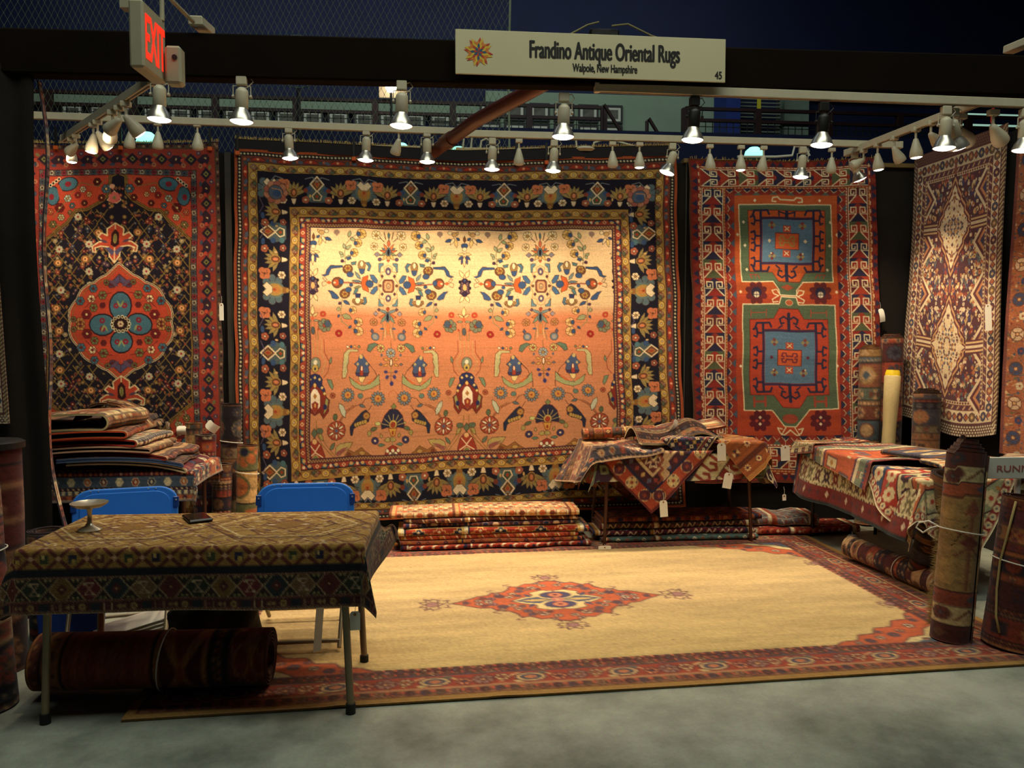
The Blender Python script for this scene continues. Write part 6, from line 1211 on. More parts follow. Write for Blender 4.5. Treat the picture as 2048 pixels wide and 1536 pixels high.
BL_ = [[(-1.602, 3.22), (-1.422, 3.213), (-1.176, 3.21), (-1.006, 3.206), (0.264, 3.168), (1.541, 3.23), (1.69, 3.238), (1.919, 3.247), (2.118, 3.256)], [(-1.609, 3.038), (-1.421, 3.034), (-1.171, 3.027), (-1.009, 3.022), (0.264, 2.993), (1.542, 3.027), (1.696, 3.03), (1.925, 3.038), (2.121, 3.051)], [(-1.618, 2.769), (-1.425, 2.764), (-1.175, 2.76), (-1.008, 2.759), (0.263, 2.746), (1.544, 2.779), (1.702, 2.782), (1.928, 2.79), (2.128, 2.802)], [(-1.621, 2.59), (-1.428, 2.588), (-1.177, 2.588), (-1.006, 2.586), (0.262, 2.574), (1.549, 2.604), (1.708, 2.606), (1.934, 2.614), (2.135, 2.621)], [(-1.638, 1.667), (-1.444, 1.662), (-1.191, 1.658), (-1.015, 1.654), (0.264, 1.641), (1.574, 1.654), (1.734, 1.654), (1.966, 1.659), (2.177, 1.659)], [(-1.633, 0.624), (-1.445, 0.634), (-1.198, 0.643), (-1.024, 0.649), (0.269, 0.699), (1.611, 0.738), (1.764, 0.74), (2.011, 0.751), (2.22, 0.757)], [(-1.629, 0.442), (-1.444, 0.447), (-1.197, 0.456), (-1.019, 0.465), (0.273, 0.538), (1.617, 0.579), (1.774, 0.585), (2.022, 0.59), (2.227, 0.596)], [(-1.624, 0.23), (-1.444, 0.235), (-1.192, 0.238), (-1.013, 0.243), (0.276, 0.294), (1.623, 0.348), (1.785, 0.349), (2.034, 0.354), (2.239, 0.359)], [(-1.619, 0.077), (-1.438, 0.081), (-1.19, 0.084), (-1.007, 0.088), (0.276, 0.137), (1.629, 0.161), (1.791, 0.162), (2.04, 0.161), (2.245, 0.166)]]
big = hung('hanging_rug', 'huge hanging rug with cream and peach floral field inside a navy flower border', weave_cream_peach(1.62), BU, BV, BL_, 0, 0, 6.88, 3)
MU, MV = [31, 90, 235, 378, 391, 440], [287, 350, 640, 929, 992]
ML = [[(-3.308, 3.22), (-3.084, 3.221), (-2.526, 3.231), (-1.974, 3.252), (-1.919, 3.257), (-1.728, 3.266)], [(-3.316, 2.963), (-3.091, 2.968), (-2.536, 2.987), (-1.972, 2.99), (-1.92, 2.991), (-1.734, 2.995)], [(-3.342, 1.812), (-3.119, 1.812), (-2.559, 1.814), (-1.989, 1.815), (-1.933, 1.815), (-1.74, 1.816)], [(-3.357, 0.63), (-3.135, 0.626), (-2.566, 0.617), (-1.982, 0.608), (-1.926, 0.608), (-1.731, 0.604)], [(-3.358, 0.341), (-3.136, 0.337), (-2.565, 0.325), (-1.98, 0.313), (-1.924, 0.312), (-1.729, 0.308)]]
med = hung('hanging_rug', 'hanging rug with navy flower field and lobed orange-red medallion, left on the back wall', weave_medallion(1.7), MU, MV, ML, 0, 0, 6.88, 8)
HU, HV = [1378, 1438, 1560, 1675, 1740, 1754], [312, 391, 600, 868, 964]
HL = [[(2.23, 3.229), (2.495, 3.226), (3.052, 3.221), (3.586, 3.25), (3.864, 3.27), (3.939, 3.276)], [(2.243, 2.907), (2.513, 2.912), (3.058, 2.921), (3.584, 2.931), (3.882, 2.936), (3.957, 2.937)], [(2.273, 1.992), (2.544, 1.993), (3.089, 1.996), (3.624, 1.998), (3.944, 2.009), (4.01, 2.014)], [(2.306, 0.809), (2.571, 0.806), (3.131, 0.804), (3.676, 0.802), (3.994, 0.808), (4.052, 0.811)], [(2.33, 0.38), (2.596, 0.375), (3.154, 0.37), (3.696, 0.369), (4.006, 0.377), (4.063, 0.386)]]
hok = hung('hanging_rug', 'hanging rug with two green and blue panels on orange inside white hooked borders', weave_hooked(1.8), HU, HV, HL, 0, 0, 6.88, 5)
# warp ends along the top edges: dark web strip and yellow fringe
DARKWEB = mat('black web end', (20, 16, 22), .9, noise=.1, bump=.3, bscale=200); FRG = mat('straw fringe', (190, 164, 92), .9, noise=.15, nscale=30)
def topfringe(par_, pts, hgt, web=True, dens=.012, seed=0):
    g = G(); f = G(); rg = random.Random(seed); tot = 0
    for (x0, z0), (x1, z1) in zip(pts[:-1], pts[1:]):
        n = max(2, int((x1-x0)/dens))
        for i in range(n):
            t0, t1 = i/n, (i+1)/n; xa, za, xb, zb = x0+(x1-x0)*t0, z0+(z1-z0)*t0, x0+(x1-x0)*t1, z0+(z1-z0)*t1
            if web: g.add([(xa, 6.862, za-.01), (xb, 6.862, zb-.01), (xb, 6.866, zb+hgt), (xa, 6.866, za+hgt), (xa, 6.872, za-.01), (xb, 6.872, zb-.01), (xb, 6.872, zb+hgt), (xa, 6.872, za+hgt)], [(0, 1, 2, 3), (7, 6, 5, 4), (3, 2, 6, 7)])
            for q in range(2):
                xx = xa+(xb-xa)*rg.random(); hh = rg.uniform(.008, .022); sl = rg.uniform(-.01, .01); f.add([(xx-.002, 6.86, za+hgt-.004), (xx+.002, 6.86, za+hgt-.004), (xx+.002+sl, 6.855, za+hgt+hh), (xx-.001+sl, 6.855, za+hgt+hh), (xx, 6.866, za+hgt)], [(0, 1, 2, 3), (1, 4, 2), (4, 0, 3), (0, 4, 1)])
    if web: g.build('web_end', DARKWEB, par_)
    tag(f.build('fringe', FRG, par_), kind='stuff')
topfringe(big, [(p[0], p[1]) for p in BL_[0]], .085, seed=1); topfringe(med, [(p[0], p[1]) for p in ML[0]], .012, web=False, seed=2)
topfringe(hok, [(p[0], p[1]) for p in HL[0]], .0, web=False, dens=.05, seed=3)
# hangers: orange clips on dark rods
CLIP = mat('orange clip', (206, 92, 30), .5, noise=.1); cl = None
for x, z, l in ((-3.0, 3.19, 'orange clip at the left top edge of the medallion rug'), (-2.5, 3.2, 'orange clip at the middle top of the medallion rug'), (-1.8, 3.21, 'orange clip at the right top corner of the medallion rug'), (-1.58, 3.18, 'orange clip on the top left corner of the cream rug'), (-.64, 3.155, 'orange clip on the cream rug left of the outlet strip'), (-.08, 3.14, 'orange clip on the cream rug below the slanting pipe'), (.72, 3.15, 'orange clip on the cream rug right of its middle'), (.98, 3.16, 'orange clip on the cream rug beside the can lamp under the sign')):
    if cl is None:
        cl = empty('rug_clip', label='x', cat='clip', group='orange clips along the top of the back wall rugs'); G().box(-.018, -.014, -.014, .018, .004, .018, bev=.004).build('jaw', CLIP, cl); G().box(-.009, .0, .0, .009, .01, .17).build('hook_strap', BLACKM, cl); o = cl
    else: o = copy_tree(cl)
    o.location = (x, 6.855, z); o['label'] = l
# white outlet strips, cords and the round outlet on top of the wall
tag(G().box(-.2, -.03, 0, .2, .03, .022, M=TRS((-.28, 6.95, 3.27)), bev=.006).box(-.1, 6.93, 3.2, -.06, 6.97, 3.272).box(-.46, 6.93, 3.2, -.42, 6.97, 3.272).build('outlet_strip', CREAM), 'flat white outlet strip on the wall top above the cream rug', 'power strip')
for q, x in enumerate((.3, .52)):
    for i in range(3): pass
tag(G().box(-.16, -.03, 0, .16, .03, .04, M=TRS((.37, 6.95, 3.25)), bev=.006).box(.3, 6.93, 3.2, .44, 6.97, 3.252).tube([(.27, 6.94, 3.29), (.28, 6.94, 3.36), (.2, 6.94, 3.4), (.13, 6.94, 3.36)], .009).tube([(.34, 6.94, 3.29), (.35, 6.94, 3.38), (.27, 6.94, 3.44), (.16, 6.94, 3.43)], .009).tube([(.42, 6.94, 3.29), (.43, 6.94, 3.35), (.47, 6.94, 3.37), (.51, 6.94, 3.35), (.51, 6.94, 3.27)], .009).build('outlet_strip', CREAM), 'white outlet strip bristling with looped plugs right of the pipe', 'power strip')
tag(G().lathe([(0, .045), (.1, .04), (.12, .02), (.1, 0), (0, 0)], M=TRS((1.32, 6.95, 3.27)), n=20).tube([(1.26, 6.95, 3.3), (1.25, 6.95, 3.38), (1.15, 6.95, 3.42)], .01).tube([(1.4, 6.95, 3.3), (1.41, 6.95, 3.36), (1.52, 6.95, 3.4), (1.8, 6.95, 3.33), (2.1, 6.94, 3.27)], .011).build('round_outlet', CREAM, smooth=50), 'round white outlet with two thick cords on the wall top', 'outlet')
tag(G().tube([(.56, 6.9, 3.27), (.9, 6.88, 3.285), (1.1, 6.9, 3.27), (1.3, 6.9, 3.28)], .008).build('white_cord', CORD), 'white cord lying along the wall top right of the pipe', 'cord')
tag(G().tube([(2.7, 6.95, 3.27), (3.05, 6.94, 3.275), (3.2, 6.94, 3.29), (3.22, 6.94, 3.37), (3.32, 6.94, 3.37), (3.36, 6.94, 3.29)], .011).build('white_cord', CORD), 'white cord with a loop on the wall top above the hooked rug', 'cord')
# ---------------------------------------------------------------- rugs on the right wall (slightly off the wall, seen along it)
def side_rug(label, col, ya, yb, za, zb, X, seed, drop=None, warp=.03):
    H, W = col.shape[:2]; U, V = np.meshgrid(np.linspace(0, 1, W), np.linspace(0, 1, H)); Yp = ya+(yb-ya)*U; Z = zb+(za-zb)*(1-V)
    Z = zb+(za-zb)*V; Z = Z+(drop(U) if drop else 0)*V
    Xp = X-.012+warp*np.sin(V*5+U*2+seed)*V*.6-.02*np.abs(np.sin(U*6.5+seed))*V-.05*V*V; Yp = Yp+.03*np.sin(V*4+seed)*(U-.2)
    return tag(sheet('hanging_rug', col, np.stack([Xp, Yp, Z], 2), thick=.01, back=True), label, 'rug')
iv = side_rug('hanging rug with ivory diamonds on a wine ground, on the right wall', weave_ivory(2.2), 6.84, 5.66, .98, 3.27, 4.3, 1, drop=lambda U: -.06+.16*np.abs(U-.1)*0+.05*np.cos(U*5))
ru = side_rug('hanging rust-coloured rug cut by the right edge of the picture', weave_rust(1.9), 5.60, 4.6, .8, 3.34, 4.32, 2)
for y, z, l in ((6.78, 3.3, 'red clip at the far top corner of the ivory rug'), (5.8, 3.35, 'red clip at the near top corner of the ivory rug'), (5.5, 3.4, 'red clip at the top of the rust rug')):
    o = empty('rug_clip', (4.26, y, z), 0, l, 'clip', 'red clips on the right wall rugs'); G().box(-.014, -.012, -.05, .006, .012, .06, bev=.004).build('jaw', mat('red clip', (190, 40, 30), .5, noise=.1), o); G().box(.0, -.008, .05, .01, .008, .1).build('hook_strap', BLACKM, o)
# edge of a rug hung on the curtain's inner side, seen edge-on
col = weave_any(2, 30, 300, 'red', 90); U, V = uv(col, .035, 2.95)
tag(sheet('hanging_rug', col, np.stack([-2.235+.035*np.sin(V*2.4+.6)*(.3+V/3)+.02*np.sin(V*5)+.055*(V/2.95)+0*U+.02*U, 4.9+U, 3.13-V*1.0], 2), thick=.008), 'wavy red-edged rug hanging edge-on beside the black curtain', 'rug')
# ---------------------------------------------------------------- floor rug, turned a little to the booth
col = weave_floor(1.66); U, V = uv(col, 4.58, 2.83); a = R_(2.2)
xq, yq = -1.21+U, 6.40-V; X = xq*math.cos(a)-yq*math.sin(a); Y = xq*math.sin(a)+yq*math.cos(a)
Z = .010+.003*(1+wob(X*1.1, Y*1.7, 2))+.004*np.exp(-((X+.42)/.05)**2)+.003*np.exp(-((X-.02*Y-.25)/.06)**2)
tag(sheet('floor_rug', col, np.stack([X, Y, Z], 2), thick=.009, back=False), 'large pale camel floor rug with small orange medallion and red border', 'rug')
# ---------------------------------------------------------------- folded rugs stacked on the floor against the back wall
def stack(items, x, y, z0, rz, grp, seed):
    """each item: label, thickness, length, offsets, turn, chart colours and figure, binding colour"""
    z = z0
    for i, (lab, w, h, dx, dy, rr_, cols, kind, ed) in enumerate(items):
        col = weave_fold(3.2, w*100, 66, *cols, kind, seed+i)
        folded('folded_rug', lab, col, w, h, 1, (x+dx, y+dy, z), rz+rr_, 0, seed+i, group=grp, depth=.30, th=h*.36, edge=ed); z += h*.98
    return z
WT, RE, OR2, NV2, TL2 = (226, 212, 172), (168, 50, 34), (196, 86, 46), (36, 40, 76), (76, 108, 104)
F1 = 'folded rugs stacked below the cream rug'
stack([('folded orange-red rug with white crescents, lowest of the pile under the cream rug', 1.5, .038, .02, 0, 1.0, ((178, 60, 36), WT, NV2, (110, 40, 46)), 0, (150, 60, 50)),
       ('thin folded salmon rug with navy spots, second from the floor under the cream rug', 1.5, .036, -.05, .02, 0, ((190, 98, 64), NV2, (120, 60, 50), OCH), 1, (206, 180, 140)),
       ('thin folded orange rug with fine pale dashes, third from the floor under the cream rug', 1.42, .034, -.04, .03, .5, ((196, 74, 40), WT, (130, 44, 36), OCH), 3, (206, 120, 70)),
       ('folded red rug with navy steps, thickest in the middle of the pile', 1.5, .062, .0, .03, 0, (RE, NV2, (214, 176, 96), WT), 4, (226, 214, 190)),
       ('folded dark rug with mixed lozenges above the navy-stepped red rug', 1.36, .036, -.03, .05, .8, ((70, 34, 46), (190, 150, 110), (120, 50, 44), NV2), 5, (150, 60, 50)),
       ('folded brown rug with pale teeth just below the top of the middle pile', 1.38, .036, -.02, .05, 0, ((110, 52, 40), WT, (60, 40, 50), (170, 110, 60)), 3, (180, 150, 100)),
       ('folded ivory and orange rug on top of the middle pile', 1.5, .062, -.07, .05, -.8, ((214, 188, 138), (196, 88, 48), (120, 60, 44), (206, 150, 90)), 5, (226, 206, 160))], .48, 6.17, .02, .8, F1, 611)
F2 = 'folded rugs on the floor under the draped middle table'
stack([('folded teal-edged rug, lowest under the middle table', 1.3, .04, .0, -.03, 0, (TL2, (170, 80, 50), (96, 60, 50), WT), 1, (76, 108, 104)),
       ('folded wine rug with pale zigzags, second from the floor under the middle table', 1.36, .05, -.03, .0, -.5, ((110, 28, 40), WT, NV2, OCH), 2, (120, 50, 44)),
       ('folded dark rug with gold hooks under the middle table', 1.3, .05, .0, .03, 0, ((58, 34, 34), (190, 150, 86), (120, 50, 40), WT), 2, (96, 60, 44)),
       ('folded red-brown rug on top of the pile under the middle table', 1.36, .05, .05, .05, .6, ((140, 52, 34), (90, 36, 32), (176, 100, 56), NV2), 5, (120, 60, 44))], 2.0, 6.3, .02, .5, F2, 640)
F3 = 'rugs folded between the two draped tables'
stack([('crumpled red rug on the floor between the two draped tables', .95, .06, .1, 0, 0, (RE, (200, 120, 80), (90, 36, 40), WT), 0, (190, 100, 70)),
       ('folded rug with dotted blue and rust stripes between the two tables', .62, .1, -.1, .03, -2, ((120, 116, 124), (176, 84, 52), WT, (160, 70, 46)), 3, (150, 130, 90))], 3.03, 6.38, .02, -1.5, F3, 250)
# ---------------------------------------------------------------- tables
def folding_table(name, lab, cx, cy, rz, hx, hy, top, legm, splay=.03, rr=.014, tips=True):
    t = empty(name, (cx, cy, 0), rz, lab, 'table'); G().box(-hx, -hy, top-.028, hx, hy, top, bev=.006).build('tabletop', mat('table laminate', (96, 74, 52), .5, noise=.1), t)
    G().box(-hx+.04, -hy+.04, top-.06, hx-.04, -hy+.06, top-.028).box(-hx+.04, hy-.06, top-.06, hx-.04, hy-.04, top-.028).build('apron', legm, t)
    for sx in (-1, 1):
        for sy in (-1, 1):
            l = G().tube([(sx*(hx-.1), sy*(hy-.08), top-.03), (sx*(hx-.1+splay), sy*(hy-.08+splay*.4), .03 if tips else 0)], rr, 14).build('leg', legm, t, smooth=50)
            if tips: G().tube([(sx*(hx-.1+splay), sy*(hy-.08+splay*.4), .045), (sx*(hx-.1+splay), sy*(hy-.08+splay*.4), .0)], rr*1.35, 14).build('foot_cap', RUBBER, l, smooth=50)
    return t
FT = (-1.01, 3.80, -1.5, .72, .34)
folding_table('folding_table', 'folding table with grey tube legs under the gold woven spread, front left', FT[0], FT[1], FT[2], FT[3], FT[4], .770, STEEL, splay=.03, rr=.0165)
def ex1(U, V, X, Y, Z):
    # the right end rears up and curls over, the left end swings out
    e = np.clip((U-.82)/.17, 0, 1); k = np.clip((V+.15)/.5, 0, 1)
    k2 = k*k; Z = Z+e*k2*(.16*np.sin(np.clip(e*2.6, 0, 3.1))); X = X+e*k2*.09-e*e*k2*.02
    l = np.clip((-U-.72)/.28, 0, 1); X = X-l*.05*(1-k); return X, Y, Z
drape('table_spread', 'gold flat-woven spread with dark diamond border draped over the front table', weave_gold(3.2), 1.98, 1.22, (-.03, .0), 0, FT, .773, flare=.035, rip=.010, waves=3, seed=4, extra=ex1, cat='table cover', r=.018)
BROWNM = mat('brown enamel tube', (74, 40, 26), .45, .2, noise=.1); 
CT = (1.97, 6.45, .3, .68, .30)
folding_table('folding_table', 'table with thin brown legs under draped kilims in the middle', CT[0], CT[1], CT[2], CT[3], CT[4], .735, BROWNM, 0.03, .014, False)
RT = (3.46, 5.62, 90, .86, .36)
folding_table('folding_table', 'black-legged table under the orange and ivory kilims at the right', RT[0], RT[1], RT[2], RT[3], RT[4], .735, BLACKM, .0, .014, False)
LT = (-2.36, 6.08, 0, .70, .34)
folding_table('folding_table', 'table with brown legs under the pile of folded rugs, back left', LT[0], LT[1], LT[2], LT[3], LT[4], .735, BROWNM, .0, .016, False)
# ---- middle table's textiles
GM = 'textiles draped over the middle table'
drape('draped_kilim', 'kilim with diagonal hooked bands of ivory, sage and red hanging from the middle table', weave_latch(2.6, 186, 112), 1.86, 1.12, (.0, .06), 0, CT, .735, .004, flare=.10, rip=.035, waves=3.2, seed=11, group=GM)
drape('draped_rug', 'wine and navy bird rug whose orange corner points down from the middle table', weave_birds(2.8, 118, 104), 1.16, 1.08, (-.27, .02), -47, CT, .735, .016, flare=.10, rip=.02, waves=3, seed=12, group=GM, lump=.05)
drape('draped_rug', 'dark speckled rug falling over the left end of the middle table', weave_any(2.2, 80, 100, 'wine', 61, scale=.6), .8, 1.0, (-.62, .12), 8, CT, .735, .03, flare=.42, rip=.03, waves=4, seed=13, group=GM, lump=.07)
drape('saddle_bag', 'small bag with a many-coloured diamond lattice lying askew on the middle table', weave_bag(5, 42, 56), .36, .46, (.10, -.235), -38, CT, .735, .135, flare=.14, rip=.01, waves=2, seed=14, cat='bag', group=GM, lump=.01)
drape('folded_rug', 'tan and gold striped rug hanging over the front right corner of the middle table', weave_tan(4, 46, 60), .46, .62, (.52, -.22), 38, CT, .735, .09, flare=.18, rip=.01, waves=2, seed=15, group=GM, lump=.03)
col = weave_any(3, 110, 60, 'dark', 66, scale=.6); U, V = uv(col, 1., 1.)
X = 1.60+U*.98+.06*V; Y = 6.56-V*.36-.02*np.sin(U*9); Z = .83+.15*np.exp(-((U-.42-.1*V)/.2)**2)*(1-V*.35)+.035*np.sin(U*11+V*3)*(1-V)+.09*np.sin(math.pi*np.clip(V*1.2, 0, 1))*(1-.6*U)-.04*U
tag(sheet('crumpled_rug', col, np.stack([X, Y, np.maximum(Z, .80)], 2), thick=.014, edge=(196, 176, 132)), 'crumpled dark rug with pale cord edge heaped on the middle table', 'rug', GM)
col = weave_any(3, 44, 60, 'ivory', 67, scale=.8); U, V = uv(col, .58, .3); a = .28
tag(sheet('folded_rug', col, np.stack([1.78+U*math.cos(a)*1.1, 6.62-V, .88+U*math.sin(a)*.9*np.clip(1-U*.2, 0, 1)-.04*(V/.3)**2+.02*np.sin(U*9)], 2), thick=.02), 'pink and ivory folded rug at the top back of the middle table', 'rug', GM)
rolled('rolled_rug', 'slim brown rug roll lying along the back of the middle table', weave_any(2.6, 120, 60, 'gold', 68, scale=.6), .62, .05, (1.25, 6.58, .86), (1, .02, .04), 3, .01, group=GM)
# ---- right table's textiles (local x runs towards the back of the booth)
GR_ = 'textiles draped over the right table'
drape('draped_kilim', 'long ivory spotted kilim with red end hanging over the aisle side of the right table', weave_ikat(2.6, 178, 118), 1.78, 1.2, (-.02, .14), 180, RT, .735, .004, flare=.16, rip=.03, waves=2.6, seed=21, group=GR_)
drape('draped_kilim', 'orange kilim with teal and ivory stripes lying across the right table', weave_stripe(2.8, 118, 92), 1.1, .92, (.20, .03), 174, RT, .735, .035, flare=.12, rip=.022, waves=3, seed=22, group=GR_, lump=.05)
drape('draped_kilim', 'flower-striped rug with red edge sliding off the near end of the right table', weave_flowers(3, 86, 92), .86, .92, (-.78, .22), 150, RT, .735, .02, flare=.16, rip=.05, waves=3.2, seed=23, group=GR_, lump=.02)
drape('folded_rug', 'blue, red and white folded rug at the far corner of the right table', weave_any(3, 40, 60, 'ivory', 72), .4, .55, (.76, .18), 10, RT, .735, .05, flare=.3, rip=.02, seed=24, group=GR_, lump=.06)
folded('folded_rug', 'small cream and rose folded rug lying on the near end of the right table', weave_any(3, 34, 40, 'ivory', 73, scale=.6), .34, .04, 1, (3.33, 5.02, .80), -100, 0, 5, group=GR_, depth=.36)
folded('folded_rug', 'brown striped rug with pale hooks folded at the edge of the right table', weave_any(3, 60, 60, 'brown', 75, scale=.6), .62, .045, 2, (3.42, 5.3, .80), -72, 0, 8, group=GR_, depth=.4)
folded('folded_rug', 'blue and white patterned rug folded behind the RUN sign', weave_any(3, 50, 60, 'ivory', 74, scale=.7), .5, .07, 2, (3.8, 4.95, .80), -120, 0, 6, group=GR_, depth=.36)
folded('folded_rug', 'plain brick-red rug folded flat above the RUN sign', weave_any(3, 50, 50, 'red', 76, scale=.4), .5, .045, 1, (3.72, 4.8, .762), -20, 0, 7, group=GR_, depth=.3)
# ---- back left pile on its table
GL = 'rugs piled on the back left table'
drape('draped_kilim', 'red, white and blue kilim hanging down the front of the back left table', weave_any(3, 170, 90, 'red', 80, scale=.5), 1.62, 1.1, (0, 0), 0, LT, .735, .004, flare=.06, rip=.02, waves=3, seed=31, group=GL)
Lp = [('folded red-edged rug, lowest in the back left pile', 'red', .034, -1.72, 0, (206, 180, 140)), ('folded rug with dark blue edge low in the back left pile', 'dark', .034, -1.76, 2, (70, 92, 130)), ('folded navy and rust rug in the back left pile', 'wine', .034, -1.80, -2, (150, 50, 40)), ('folded rug with a small pale loop in the back left pile', 'brown', .042, -1.93, 1, (214, 170, 140)), ('folded red-bound rug in the middle of the back left pile', 'red', .055, -1.98, -1, (196, 60, 44)), ('folded orange-edged rug under the top rug of the back left pile', 'rust', .055, -2.1, 2, (214, 84, 44)), ('thick gold and cream rug folded open on top of the back left pile', 'ivory', .125, -2.16, -3, (226, 206, 150))]
z = .745
for i, (l, p_, h, xn, rr_, ed) in enumerate(Lp):
    col = weave_any(2.2, 60, 130, p_, 300+i, scale=.8 if i < 6 else .4)
    folded('folded_rug', l, col, .62, h, 1, (xn, 6.03-.012*i, z), 90+rr_*2, .0, 40+i, group=GL, depth=.8+.02*i, th=.019 if i < 6 else .022, edge=ed, bend=lambda a_, b_, q=xn: .045*np.sin((q-b_+2.9)*2.6)-.10*np.clip(q-b_+2.0, 0, 1)**2*3); z += h*.96
rolled('rolled_rug', 'small brown rolled rug standing on the back left pile', weave_any(3, 60, 20, 'gold', 331, scale=.5), .17, .06, (-2.38, 6.15, 1.02), (.25, .1, 1), 3, .011, group=GL)
for i, (l, p_, y_, z_, xn) in enumerate((('dark folded rug in the heap behind the back left pile', 'dark', 6.5, .9, -2.2), ('dark folded rug second from bottom in the heap by the wall', 'brown', 6.5, .96, -2.16), ('patterned folded rug near the top of the heap by the wall', 'wine', 6.5, 1.0, -2.22))):
    folded('folded_rug', l, weave_any(2.2, 60, 100, p_, 340+i, scale=.6), .55, .055, 2, (xn, y_, z_), 92, 0, 60+i, group=GL, depth=.8)
folded('folded_rug', 'lowest dark folded rug in the heap by the wall, back left', weave_any(2.2, 60, 100, 'dark', 351, scale=.6), .55, .15, 2, (-2.15, 6.5, .745), 92, 0, 66, group=GL, depth=.8)
col = weave_any(3, 50, 60, 'brown', 352, scale=.6); U, V = uv(col, 1., .3)
tag(sheet('arched_rug', col, np.stack([-2.62+U*.5+0*V, 6.42-V, 1.06+.13*np.sin(math.pi*U**.8)-.3*np.clip(U-.75, 0, 1)], 2), thick=.014), 'brown rug arched over the top of the heap by the wall, back left', 'rug', GL)
# standing rolls between the pile and the cream rug
GS = 'rolled rugs standing between the pile and the cream rug'
for l, p_, x, y, R, h, sc in (('tall standing roll with dark curling figures beside the cream rug', 'dark', -1.67, 6.72, .085, 1.12, 1.3), ('plain rust-red roll standing in front of the cream rug border', 'rust', -1.50, 6.55, .085, .80, 2.2), ('standing roll with rings of cream and red, behind the tag', 'red', -1.84, 6.6, .085, .88, .8), ('short standing roll with dark flower spots near the rust-red roll', 'wine', -1.68, 6.5, .08, .66, .8), ('standing roll with beige end leaning behind the others', 'gold', -1.95, 6.66, .07, .97, .7)):
    r = rolled('rolled_rug', l, weave_any(1.8, 150, h*100, p_, 400+int(x*-100), scale=sc), h, R, (x, y, .01), (.03, .02, 1), 3.2, group=GS)
    if R > .082: tie(r, h, R, h*.72)
# ---------------------------------------------------------------- standing rolls in the back right corner
GC = 'rugs standing in the back right corner'
for l, p_, x, y, R, h, d, sc in (('tall dark red roll in the corner behind the yellow-capped tube', 'wine', 4.05, 6.72, .10, 1.66, (0, 0, 1), 1.4), ('faded teal and rust roll standing beside the hooked rug', 'teal', 3.86, 6.74, .095, 1.56, (.01, .01, 1), 1.6), ('squat patterned roll with a dark looped end at the foot of the ivory rug', 'dark', 4.06, 6.22, .11, 1.2, (.04, .05, 1), .9)):
    rolled('rolled_rug', l, weave_any(1.7, 190, h*100, p_, 420+int(x*10), scale=sc), h, R, (x, y, .01), d, 3.4, tele=.012, group=GC)
tb = empty('wrapped_tube', (3.86, 6.47, .01), 0, 'pale cloth-wrapped tube with a bright yellow cap leaning in the corner', 'tube')
tb.rotation_euler = (R_(-2), R_(3.5), 0)
G().lathe([(.055, 0), (.058, .5), (.054, .9), (.062, 1.1), (.066, 1.33), (.06, 1.34)], n=22).build('wrapping', mat('unbleached cotton', (196, 178, 128), .85, noise=.08, nscale=9, bump=.3, bscale=60), tb, smooth=60)
G().lathe([(.062, 1.33), (.058, 1.36), (.05, 1.385), (.035, 1.372), (.0, 1.37)], n=22, ruf=lambda a, j: .06*math.sin(a*5)*(j > 0)).build('cap', mat('yellow plastic', (226, 196, 30), .5, noise=.06), tb, smooth=60)
# ---------------------------------------------------------------- front right: big standing rolls and the RUN sign
GF = 'big rolled rugs standing at the front right'
col = weave_any(2.4, 190, 108, 'gold', 501, scale=2.0)
s = Weave(0, 0, 190, 108, 2.4, (150, 106, 62))
for y0, y1, c in ((0, 9, (96, 44, 34)), (9, 18, (196, 170, 116)), (18, 25, (150, 70, 42)), (25, 78, (150, 112, 62)), (78, 86, (140, 62, 40)), (86, 97, (176, 150, 100)), (97, 108, (84, 40, 32))): s.rect(0, y0, 190, y1, c); s.line([(0, y0), (190, y0)], .7, (60, 34, 28))
for i in range(12):
    for y in (13.5, 91): s.line([(i*17, y+3), (i*17+5, y-3), (i*17+10, y+2)], 1, (110, 60, 40)); s.flower(i*17+12, y, 3.8, 6, (104, 50, 40), (80, 76, 80), (70, 40, 34), .5)
    s.dia(i*17+6, 21.5, 2.5, 2, (70, 74, 96)); s.dia(i*17+6, 82, 2.5, 2, (70, 74, 96)); s.flower(i*17+13, 4.5, 3, 6, (66, 54, 60), (120, 60, 40)); s.dia(i*17+12, 102, 3, 3, (110, 66, 44))
    x = i*17+3; s.line([(x, 30), (x, 76)], 1.4, (130, 70, 44)); s.poly([(x-3, 34), (x, 27), (x+3, 34), (x, 38)], (130, 66, 44)); s.dia(x, 52, 4, 4, (120, 56, 44)); s.line([(x-5, 44), (x, 50), (x+5, 44)], 1, (120, 60, 40)); s.line([(x-5, 60), (x, 54), (x+5, 60)], 1, (120, 60, 40)); s.rect(x+6, 30, x+11, 42, (164, 124, 66)); s.rect(x+7, 60, x+12, 74, (164, 124, 66))
r = rolled('rolled_rug', 'tall tan rolled rug with a stepped telescoped top and white string, front right', s.noise(.06, .05, 8).done()[::-1], 1.02, .108, (2.82, 4.05, .012), (.088, .03, 1), 4.6, gap=.014, tele=-.0, start=200, group=GF)
me = r.data; co = np.empty(len(me.vertices)*3, np.float32); me.vertices.foreach_get('co', co); co = co.reshape(-1, 3)
ra = np.hypot(co[:, 0], co[:, 1]); st = np.floor(np.clip((.108-ra)/.014, 0, 9)+.25); co[:, 2] += st*.020*(co[:, 2] > .3)+0; me.vertices.foreach_set('co', co.ravel()); me.update()
tie(r, 1.0, .108, .60); G().tube([(.105, .03, .6), (.15, .06, .62), (.2, .07, .60), (.215, .07, .57), (.17, .07, .55), (.13, .06, .585), (.105, .04, .6)], .005, 6).tube([(.105, .03, .6), (.13, .05, .57), (.15, .05, .545)], .004, 6).build('bow', CORD, r, smooth=True)
g = G(); rg = random.Random(3)
